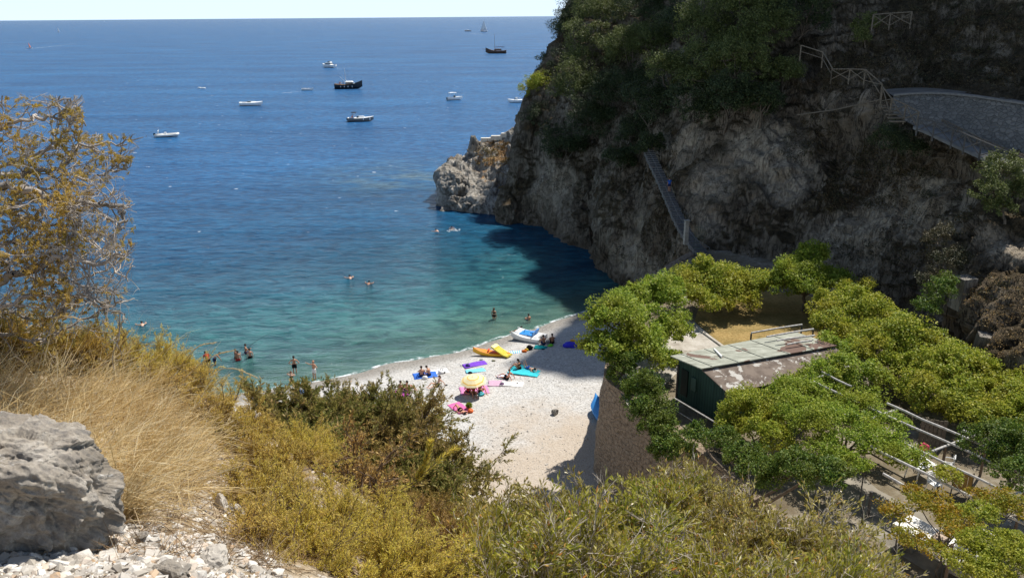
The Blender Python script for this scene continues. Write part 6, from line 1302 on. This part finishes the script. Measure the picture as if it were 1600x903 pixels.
# ------------------------------------------------------------------ kayak, pedal boat, tarp boat
M_yel = plain('kayak_yellow', (.78, .42, .015), .35, .5, .08, 2); M_red = plain('kayak_red', (.62, .07, .02), .4, .4); M_ly = plain('lemon_yellow', (.82, .70, .08), .45, .4)
def hullmesh(L, B, H, n=26, bow=2.4, stern=.9, sheer=.15, vee=.55, keel=.12, rock=0.0, tumble=1.0):
    """closed boat hull: x forward. returns MB with hull and the gunwale outline"""
    mb = MB(); V = []; m_ = 12; rim = []
    for i in range(n):
        u = i / (n - 1); x = (u - .5) * L
        f = (1 - max(0, (u - .45) / .55) ** bow) * (1 - (1 - stern) * max(0, (.35 - u) / .35) ** 1.6); b_ = max(B / 2 * f, .004); zt = H * (1 + sheer * (2 * u - .8) ** 2 * (1.5 if u > .5 else .6)); zk = rock * (2 * u - 1) ** 2 * H + H * .9 * max(0, (u - .8) / .2) ** 2 * .6
        row = []
        for k in range(m_ + 1):
            a_ = -1 + 2 * k / m_; s_ = abs(a_); y = b_ * (1 - (1 - s_) ** 2) ** .5 * (1 if a_ > 0 else -1) * (tumble if s_ > .9 else 1); z = zk + (zt - zk) * s_ ** (1 / vee)
            row.append((x, y, z))
        V += row; rim.append((x, b_, zt))
    fs = [(i * (m_ + 1) + k, (i + 1) * (m_ + 1) + k, (i + 1) * (m_ + 1) + k + 1, i * (m_ + 1) + k + 1) for i in range(n - 1) for k in range(m_)] + [tuple(range(m_ + 1))]
    mb.add(V, fs); return mb, rim
def deck(rim, z_off=0.0, inset=.0, u0=0, u1=1, camber=.0):
    mb = MB(); i0 = int(u0 * (len(rim) - 1)); i1 = max(i0 + 1, int(round(u1 * (len(rim) - 1)))); V = []
    for x, b_, z in rim[i0:i1 + 1]:
        bb = max(b_ - inset, .003); V += [(x, -bb, z + z_off), (x, -bb * .5, z + z_off + camber), (x, 0, z + z_off + camber * 1.3), (x, bb * .5, z + z_off + camber), (x, bb, z + z_off)]
    n = i1 - i0 + 1; mb.add(V, [(i * 5 + k, i * 5 + k + 1, (i + 1) * 5 + k + 1, (i + 1) * 5 + k) for i in range(n - 1) for k in range(4)]); return mb
kk = thing('kayak', 'yellow orange kayak with red seats lying on the pebbles at the waterline', 'kayak', onbeach(768, 555.5, .02), R(180 - 12))
mb, rim = hullmesh(3.3, .82, .30, bow=2.2, stern=.35, sheer=.5, rock=.25); mb.build('hull', M_yel, kk, True); deck(rim, .004, .0, 0, 1, .03).build('deck', plain('kayak_orange', (.80, .25, .02), .4, .4), kk, True)
for x in (.55, -.35): mb = MB(); mb.box((x, 0, .35), (.7, .44, .05), 0, .8); mb.box((x - .3, 0, .45), (.1, .4, .22)); mb.build('seat', M_red, kk)
mb = MB(); mb.tube([(1.45, 0, .42), (1.62, 0, .62)], [.07, .03], 6); mb.build('bow_handle', M_red, kk)
mm = thing('air_mattress', 'lemon yellow inflatable mattress propped on the right end of the kayak', 'air mattress', onbeach(784, 556, .10), R(-35)); mb = MB()
for i in range(5): mb.tube([(-.85, -.32 + .16 * i, .62), (-.3, -.32 + .16 * i, .42), (.4, -.32 + .16 * i, .16), (.85, -.32 + .16 * i, .12)], .075, 7)
mb.build('tubes', M_ly, mm, True); mb = MB(); mb.box((-.72, 0, .62), (.34, .74, .13), rot=Quaternion((0, 1, 0), .35)); mb.build('pillow', plain('pale_lemon', (.85, .78, .30), .5), mm)
pb = thing('pedal_boat', 'white pedal boat with blue seats drawn up at the waterline', 'pedal boat', onbeach(826, 530, .05), R(150))
for y in (-.62, .62): mb, rim = hullmesh(3.0, .52, .42, bow=2.0, stern=.9, sheer=.25); h_ = mb.build('float', M_white, pb, True); h_.location = (0, y, 0); d_ = deck(rim, .003, 0, 0, 1, .03).build('float_deck', M_white, pb, True); d_.location = (0, y, 0)
mb = MB(); mb.box((-.1, 0, .46), (2.2, 1.25, .12), 0, .96); mb.box((1.05, 0, .50), (.55, 1.1, .22), 0, .7); mb.build('deck', M_white, pb)
M_pb = plain('pedal_blue', (.03, .24, .62), .4, .4)
for y in (-.33, .33): mb = MB(); mb.box((-.35, y, .56), (.55, .50, .10), 0, .9); mb.box((-.68, y, .76), (.10, .50, .42), rot=Quaternion((0, 1, 0), -.25)); mb.build('seat', M_pb, pb)
mb = MB(); mb.box((.35, 0, .545), (.75, 1.1, .06)); mb.build('footwell', M_pb, pb); mb = MB(); mb.tube([(.5, 0, .55), (.38, 0, .80)], .025, 6); mb.tube([(.38, -.12, .8), (.38, .12, .8)], .02, 6); mb.build('rudder_handle', CL['grey'], pb)
mb = MB(); mb.box((0, 0, .02), (2.4, 1.5, .05)); mb.build('underside', CL['grey'], pb)
tb = thing('covered_boat', 'small boat under a bright blue tarpaulin behind the end of the retaining wall', 'boat', onbeach(938, 650, .05), R(100)); mb, rim = hullmesh(2.8, 1.2, .5); mb.build('hull', M_pb, tb, True); dk = deck(rim, .01, -.05, 0, 1, .35); dk.build('tarpaulin', plain('tarp_blue', (.03, .20, .50), .6), tb, True)
q = link('rock', rock_mesh('rock', (.30, .24, .38), 77, 4, .25), m_head, None, False); q.location = onbeach(867, 647, .12); tag(q, 'lone dark grey rock standing on the open pebbles', 'rock')
pebbles('beach_stones', 'larger stones and driftwood bits strewn over the lower beach', [(640, 640, 950, 745, .6), (600, 560, 930, 640, .4)], 1500, .02, .11, plain('beach_stone_mix', (.40, .375, .34), .9, .15, .4, 3), 99, hb=B_BEACH)

# ------------------------------------------------------------------ boats
M_hw = plain('gelcoat_white', (.88, .88, .86), .3, .5, .04, 1.5); M_glass = plain('dark_glass', (.02, .03, .04), .15, .5); M_tube = plain('hypalon_grey_white', (.66, .66, .64), .5, .3); M_blk = plain('hull_black', (.014, .016, .022), .35, .5); M_wood = plain('deck_wood', (.30, .17, .08), .6); M_alu = plain('mast_white', (.7, .7, .7), .35, .5)
def boat(name, lab, px, py, rz, z=0):
    return thing(name, lab, 'boat', Z(px, py, 0) + Vector((0, 0, z)), R(rz), 'boats on the bay')
def fender(x, y, z, par, m=None): mb = MB(); mb.tube([(x, y, z + .3), (x, y, z - .3)], [.12, .12], 7); mb.build('fender', m or M_hw, par)
def motor(x, par, s_=1.0): mb = MB(); mb.box((x, 0, .75 * s_), (.45 * s_, .34 * s_, .5 * s_), 0, .75); mb.box((x - .05, 0, .3 * s_), (.16 * s_, .12 * s_, .7 * s_)); mb.build('outboard_motor', CL['black'], par)
# rib
bt = boat('inflatable_boat', 'pale grey inflatable boat with arch, nearest boat at left', 261, 214, 14); rb_pts = []
for i in range(25):
    u = i / 24; a_ = (u - .5) * 2; x = 2.75 * (1 - abs(a_) ** 2.6) ** 1.0 if abs(a_) > .0 else 2.75; 
    rb_pts.append((-2.8 + 5.5 * (1 - abs(a_) ** 2.2), 1.0 * a_ / max(abs(a_), .25) if abs(a_) > .25 else 4 * a_ * 1.0, .42 + .3 * (1 - abs(a_)) ** 2))
mb = MB(); mb.tube(rb_pts, .30, 9); mb.build('tube', M_tube, bt, True); mb, rim = hullmesh(5.2, 1.7, .45); mb.build('hull', M_hw, bt, True); deck(rim, -.05, .1).build('deck', CL['grey'], bt)
mb = MB(); mb.box((-.3, 0, .75), (.6, .6, .8), 0, .8); mb.build('console', M_hw, bt); mb = MB(); mb.box((-1.1, 0, .6), (.5, .9, .5)); mb.build('seat', M_hw, bt)
mb = MB(); mb.tube([(-2.2, -.9, .6), (-1.9, -.8, 1.6), (-1.9, .8, 1.6), (-2.2, .9, .6)], .07, 6); mb.build('roll_bar', M_hw, bt); motor(-2.9, bt)
# white speedboat
bt = boat('speedboat', 'sleek plain white speedboat with low deck, in the middle distance', 393, 165.5, 4); mb, rim = hullmesh(7.6, 2.4, 1.05, sheer=.1); mb.build('hull', M_hw, bt, True); deck(rim, .004, 0, 0, 1, .16).build('deck', M_hw, bt, True)
mb = MB(); mb.box((-.6, 0, 1.35), (1.4, 1.5, .35), 0, .7); mb.build('windscreen', M_glass, bt); mb = MB(); mb.box((.6, 0, 1.28), (2.4, 1.4, .25), 0, .6); mb.build('cabin_top', M_hw, bt); mb = MB(); mb.box((-2.2, 0, 1.2), (1.3, 1.6, .12)); mb.build('cockpit', CL['grey'], bt)
# grey motor boat
bt = boat('motor_boat', 'dark grey hulled motor boat with white deck and small black bimini', 564, 190, 6); mb, rim = hullmesh(7.2, 2.3, 1.0); mb.build('hull', plain('hull_grey', (.16, .165, .17), .35, .5), bt, True); deck(rim, .006, 0, 0, 1, .1).build('deck', M_hw, bt, True)
mb = MB(); mb.box((.2, 0, 1.28), (1.8, 1.4, .35), 0, .75); mb.build('cabin_top', M_hw, bt); mb = MB(); mb.box((-.8, 0, 1.35), (.5, 1.5, .4), 0, .8); mb.build('windscreen', M_glass, bt); mb = MB(); mb.box((-1.9, 0, 2.55), (1.5, 1.6, .12), 0, .7); mb.build('bimini', CL['black'], bt)
for x, y in ((-1.3, -.7), (-1.3, .7), (-2.4, -.7), (-2.4, .7)): mb = MB(); mb.tube([(x, y, 1.0), (-1.9, y, 2.5)], .03, 5); mb.build('strut', M_alu, bt)
for x in (.8, 2.6): fender(x, -1.12 if x < 2 else -.85, .75, bt)
motor(-3.8, bt)
person('person standing at the stern of the grey motor boat', 'sit', Z(560, 190, 0) + Vector((-1.6, 0, 1.0)), R(30), 2, bottom='red', group='people on the boats')
# dark fishing yacht
bt = boat('fishing_boat', 'black hulled wooden fishing boat with white cabin and tall mast', 545, 139, 3); mb, rim = hullmesh(11.4, 3.6, 1.75, sheer=.45, bow=2.6, stern=.8); mb.build('hull', M_blk, bt, True); deck(rim, -.12, .08).build('deck', M_wood, bt)
mb = MB(); mb.box((.4, 0, 2.1), (3.0, 2.3, 1.1), 0, .9); mb.build('wheelhouse', M_wood, bt); mb = MB(); mb.box((.4, 0, 2.3), (3.03, 2.32, .42), 0, .96); mb.build('window', M_glass, [c for c in bt.children if c.name.startswith('wheelhouse')][0]); mb = MB(); mb.box((.3, 0, 2.9), (3.4, 2.6, .4), 0, .7); mb.build('cabin_roof', M_hw, bt)
mb = MB(); mb.box((2.9, 0, 1.95), (2.2, 2.0, .5), 0, .75); mb.build('fore_cabin', M_hw, bt); mb = MB(); mb.tube([(-.8, 0, 1.8), (-1.3, 0, 8.2)], [.15, .09], 6); mb.build('mast', M_alu, bt); mb = MB(); mb.tube([(-.9, 0, 2.4), (-3.6, 0, 5.2)], [.07, .05], 6); mb.build('boom', M_alu, bt)
for x in (-3, -1.5, 0, 1.7): fender(x, -1.86 + (.05 if x < -2 else 0), 1.0, bt)
mb = MB(); mb.tube([(r__[0], -r__[1], r__[2] + .5) for r__ in rim[:16]], .03, 5); mb.build('rail', M_alu, bt)
for i, (x, y) in enumerate([(-3.8, .4), (-3.0, -.5), (-2.2, .3)]): person(['passenger at the very stern of the black fishing boat', 'passenger in the middle of the aft deck of the black fishing boat', 'passenger next to the mast of the black fishing boat'][i], 'stand', Z(545, 139, 0) + Vector((x, y, 1.35)), R(60 * i), i, bottom=['red', 'white', 'blue'][i], sc=.95, group='people on the boats')
# white cruiser
bt = boat('cabin_cruiser', 'white two deck cabin cruiser with trailing wake, behind the fishing boat', 514, 106, 152); mb, rim = hullmesh(9.5, 3.3, 1.6, sheer=.2); mb.build('hull', M_hw, bt, True); deck(rim, .005, 0, 0, 1, .12).build('deck', M_hw, bt)
mb = MB(); mb.box((0, 0, 2.3), (4.2, 2.5, 1.1), 0, .82); mb.build('cabin', M_hw, bt); mb = MB(); mb.box((.1, 0, 2.35), (4.24, 2.54, .45), 0, .93); mb.build('window', M_glass, [c for c in bt.children if c.name.startswith('cabin')][0]); mb = MB(); mb.box((-.8, 0, 3.1), (2.2, 2.1, .5), 0, .8); mb.build('flybridge', M_hw, bt)
mb = MB(); mb.box((-.4, 0, 3.5), (.9, 1.5, .3)); mb.build('seat', CL['black'], bt)
# dinghy
bt = boat('tender', 'low plain white dinghy drifting left of the fishing boat', 481, 141.5, 0); mb, rim = hullmesh(4.8, 1.7, .75); mb.build('hull', M_hw, bt, True); deck(rim, -.1, .12).build('deck', M_tube, bt); mb = MB(); mb.box((.3, 0, .75), (.35, 1.2, .12)); mb.box((-1.1, 0, .75), (.35, 1.3, .12)); mb.build('bench', M_hw, bt)
# white boat with white bimini
bt = boat('bimini_boat', 'white motor boat with raised white sun canopy, right of centre', 711, 156.5, 22); mb, rim = hullmesh(5.6, 2.1, .95); mb.build('hull', M_hw, bt, True); deck(rim, -.05, .12).build('deck', M_tube, bt); mb = MB(); mb.box((1.2, 0, 1.05), (1.8, 1.3, .22), 0, .8); mb.build('fore_deck', M_hw, bt)
mb = MB(); mb.box((-.2, 0, 1.2), (.6, .7, .8), 0, .8); mb.build('console', M_glass, bt); mb = MB(); mb.tube([(-2.2, 0, 2.45), (-1.9, 0, 2.6), (.1, 0, 2.6), (.4, 0, 2.45)], [.05, .06, .06, .05], 4); q_ = MB()
V_ = [(x, y, 2.62 - .06 * abs(y) - .07 * abs(x + .9) ** 2) for x in np.linspace(-2.2, .4, 8) for y in np.linspace(-1, 1, 7)]; q_.add(V_, [(i * 7 + k, i * 7 + k + 1, (i + 1) * 7 + k + 1, (i + 1) * 7 + k) for i in range(7) for k in range(6)]); cn = q_.build('canopy', M_hw, bt, True); sm = cn.modifiers.new('t', 'SOLIDIFY'); sm.thickness = .06
for x, y in ((-2.1, -.95), (-2.1, .95), (.3, -.95), (.3, .95)): mb = MB(); mb.tube([(x * .8, y, .9), (x, y, 2.5)], .03, 5); mb.build('strut', M_alu, bt)
motor(-3.0, bt)
# white boat half behind the cliff bush
bt = boat('motor_boat', 'small white motor boat half hidden behind the yellowish cliff bush', 807, 160.5, 188); mb, rim = hullmesh(6.2, 2.2, .9); mb.build('hull', M_hw, bt, True); deck(rim, .0, .02, 0, 1, .1).build('deck', M_hw, bt); mb = MB(); mb.box((0, 0, 1.35), (1.1, 1.1, .7), 0, .7); mb.build('console', M_hw, bt); mb = MB(); mb.box((.5, 0, 1.4), (.2, 1.0, .4)); mb.build('windscreen', M_glass, bt); mb = MB(); mb.tube([(-1.4, -.7, .9), (-1.2, -.6, 1.6), (-1.2, .6, 1.6), (-1.4, .7, .9)], .04, 5); mb.build('roll_bar', M_alu, bt); motor(-3.2, bt)
# gulet
bt = boat('sailing_ship', 'dark wooden two deck sailing boat with bare mast and faint wake, far out', 775, 84, 178); mb, rim = hullmesh(16.5, 4.2, 2.0, sheer=.6, bow=2.4); mb.build('hull', plain('hull_brown', (.10, .055, .035), .5), bt, True); deck(rim, -.1, .1).build('deck', M_wood, bt)
mb = MB(); mb.box((-1.5, 0, 2.9), (6, 2.6, 1.3), 0, .85); mb.build('cabin', plain('cabin_brown', (.18, .10, .07), .6), bt); mb = MB(); mb.tube([(1, 0, 2), (1, 0, 15)], [.14, .06], 6); mb.build('mast', M_wood, bt); mb = MB(); mb.tube([(8, 0, 3), (11.5, 0, 4.2)], [.1, .06], 5); mb.build('bowsprit', M_wood, bt)
mb = MB(); mb.tube([(1, 0, 4.8), (-6.5, 0, 5.2)], .22, 6); mb.build('furled_sail', plain('sail_cover', (.10, .10, .16)), bt); mb = MB(); mb.box((-5.8, 0, 4.2), (3.2, 2.8, .12)); mb.build('awning', CL['navy'], bt); mb = MB(); mb.box((0, -1.6, .35), (11, .5, .3)); mb.build('rubbing_strake', M_hw, bt)
# sailboat
bt = boat('sailboat', 'sailboat with tall white sails near the horizon', 756, 50, 165); mb, rim = hullmesh(15, 3.8, 1.6); mb.build('hull', M_hw, bt, True); deck(rim, .0, .0, 0, 1, .1).build('deck', M_wood, bt); mb = MB(); mb.tube([(.5, 0, 1.5), (.5, 0, 22)], [.15, .08], 6); mb.build('mast', M_alu, bt)
def sail(a_, b_, c_, par, nm):
    mb = MB(); k = 8; V_ = []
    for i in range(k + 1):
        for j in range(k + 1): u, v_ = i / k, j / k; p_ = Vector(a_).lerp(Vector(b_), u * (1 - v_)).lerp(Vector(c_), v_) if False else Vector(a_) * (1 - u) * (1 - v_) + Vector(b_) * u * (1 - v_) + Vector(c_) * v_; V_.append((p_.x, p_.y + 1.3 * math.sin(math.pi * min(1, u)) * (1 - v_), p_.z))
    mb.add(V_, [(i * (k + 1) + j, (i + 1) * (k + 1) + j, (i + 1) * (k + 1) + j + 1, i * (k + 1) + j + 1) for i in range(k) for j in range(k)]); q = mb.build(nm, plain('sail_white', (.82, .82, .80), .8), par, True); sm = q.modifiers.new('t', 'SOLIDIFY'); sm.thickness = .03
sail((.3, 0, 2.8), (-6.5, 0, 2.8), (.4, 0, 21.5), bt, 'mainsail'); sail((.8, 0, 2.2), (6.8, 0, 1.8), (.7, 0, 19), bt, 'jib')
bt = boat('motor_boat', 'tiny dark motor boat left of the sailboat near the horizon', 731, 49.5, 175); mb, rim = hullmesh(13, 3.8, 1.7); mb.build('hull', plain('hull_slate', (.06, .08, .11), .4), bt, True); deck(rim, 0, 0, 0, 1, .1).build('deck', M_hw, bt); mb = MB(); mb.box((-.5, 0, 2.4), (4, 2.6, 1.4), 0, .7); mb.build('cabin', M_hw, bt)
bt = boat('windsurfer', 'small craft with reddish sail pulling a long white wake at far left', 46, 76, 190); mb, rim = hullmesh(5.5, 1.8, .6); mb.build('hull', M_hw, bt, True); sail((.2, 0, .8), (-1.8, 0, .8), (.2, 0, 6), bt, 'sail'); bt.children[1].data.materials[0] = plain('sail_red', (.55, .20, .16), .8)
for px, py, hh_, lab in [(91, 51, 12, 'distant white sail right of the long wake'), (163, 34, 18, 'farthest white sail just under the horizon at left')]:
    bt = boat('sailboat', lab, px, py, 170); L_ = hh_ * .7; mb, rim = hullmesh(L_, L_ * .26, L_ * .1); mb.build('hull', M_hw, bt, True); mb = MB(); mb.tube([(0, 0, 1), (0, 0, hh_)], .12, 5); mb.build('mast', M_alu, bt); sail((0, 0, 1.5), (-L_ * .45, 0, 1.5), (0, 0, hh_ - .5), bt, 'mainsail')
for (px, py, l_, lab) in [(312, 138.5, 1.6, 'small white mooring float, left of a pair'), (317, 139, 2.4, 'longer white mooring float, right of a pair')]:
    mb = MB(); mb.tube([(-l_ / 2, 0, .1), (-l_ / 2 + .2, 0, .2), (l_ / 2 - .2, 0, .2), (l_ / 2, 0, .1)], [.1, .3, .3, .1], 8); q = mb.build('float', M_hw, None, True); q.location = Z(px, py, 0); tag(q, lab, 'float', 'mooring floats')
# wakes: flat streaks of foam riding just above the water
m_wake, t, o = mat('wake_foam'); n_ = noise(t, .35, 5, .7, sc=(1, 1, 1)); at = N(t, 'Attribute', attribute_name='fade'); tr = N(t, 'BsdfTransparent'); df = N(t, 'BsdfDiffuse'); df.inputs[0].default_value = (.72, .80, .86, 1); ms = N(t, 'MixShader')
t.links.new(math_(t, 'MULTIPLY', at.outputs['Fac'], ramp(t, n_, [(.42, (0, 0, 0)), (.6, (1, 1, 1))])), ms.inputs[0]); t.links.new(tr.outputs[0], ms.inputs[1]); t.links.new(df.outputs[0], ms.inputs[2]); t.links.new(ms.outputs[0], o.inputs[0])
for a_, b_, w_, lab in [((48, 76.5), (125, 68.5), 2.6, 'long thin white wake trailing the small craft with the reddish sail'), ((524, 107), (545, 107), 1.6, 'short wake of the white cabin cruiser'), ((790, 84.5), (835, 84.5), 1.6, 'faint wake behind the dark wooden sailing boat'), ((735, 53), (760, 55), 3.0, 'white streak of foam between the sailboat and the tiny dark boat'), ((440, 146), (475, 143), .8, 'pale streak of water beside the white dinghy')]:
    A_, B_ = Z(*a_, .06), Z(*b_, .06); k = 30; dv = (B_ - A_); s_ = Vector((-dv.y, dv.x, 0)).normalized(); V_ = []
    for i in range(k + 1):
        c_ = A_ + dv * i / k; w2_ = w_ * (.35 + .65 * i / k); V_ += [tuple(c_ - s_ * w2_), tuple(c_), tuple(c_ + s_ * w2_)]
    me = quadmesh('wake', np.array(V_), gridfaces(k + 1, 3)); a__ = me.attributes.new('fade', 'FLOAT', 'POINT'); f_ = np.repeat(np.clip(1.1 - np.linspace(0, 1, k + 1), 0, 1), 3); f_[0::3] *= .1; f_[2::3] *= .1; a__.data.foreach_set('value', f_.astype(np.float32)); tag(link('wake', me, m_wake), lab, 'wake', kind='stuff')
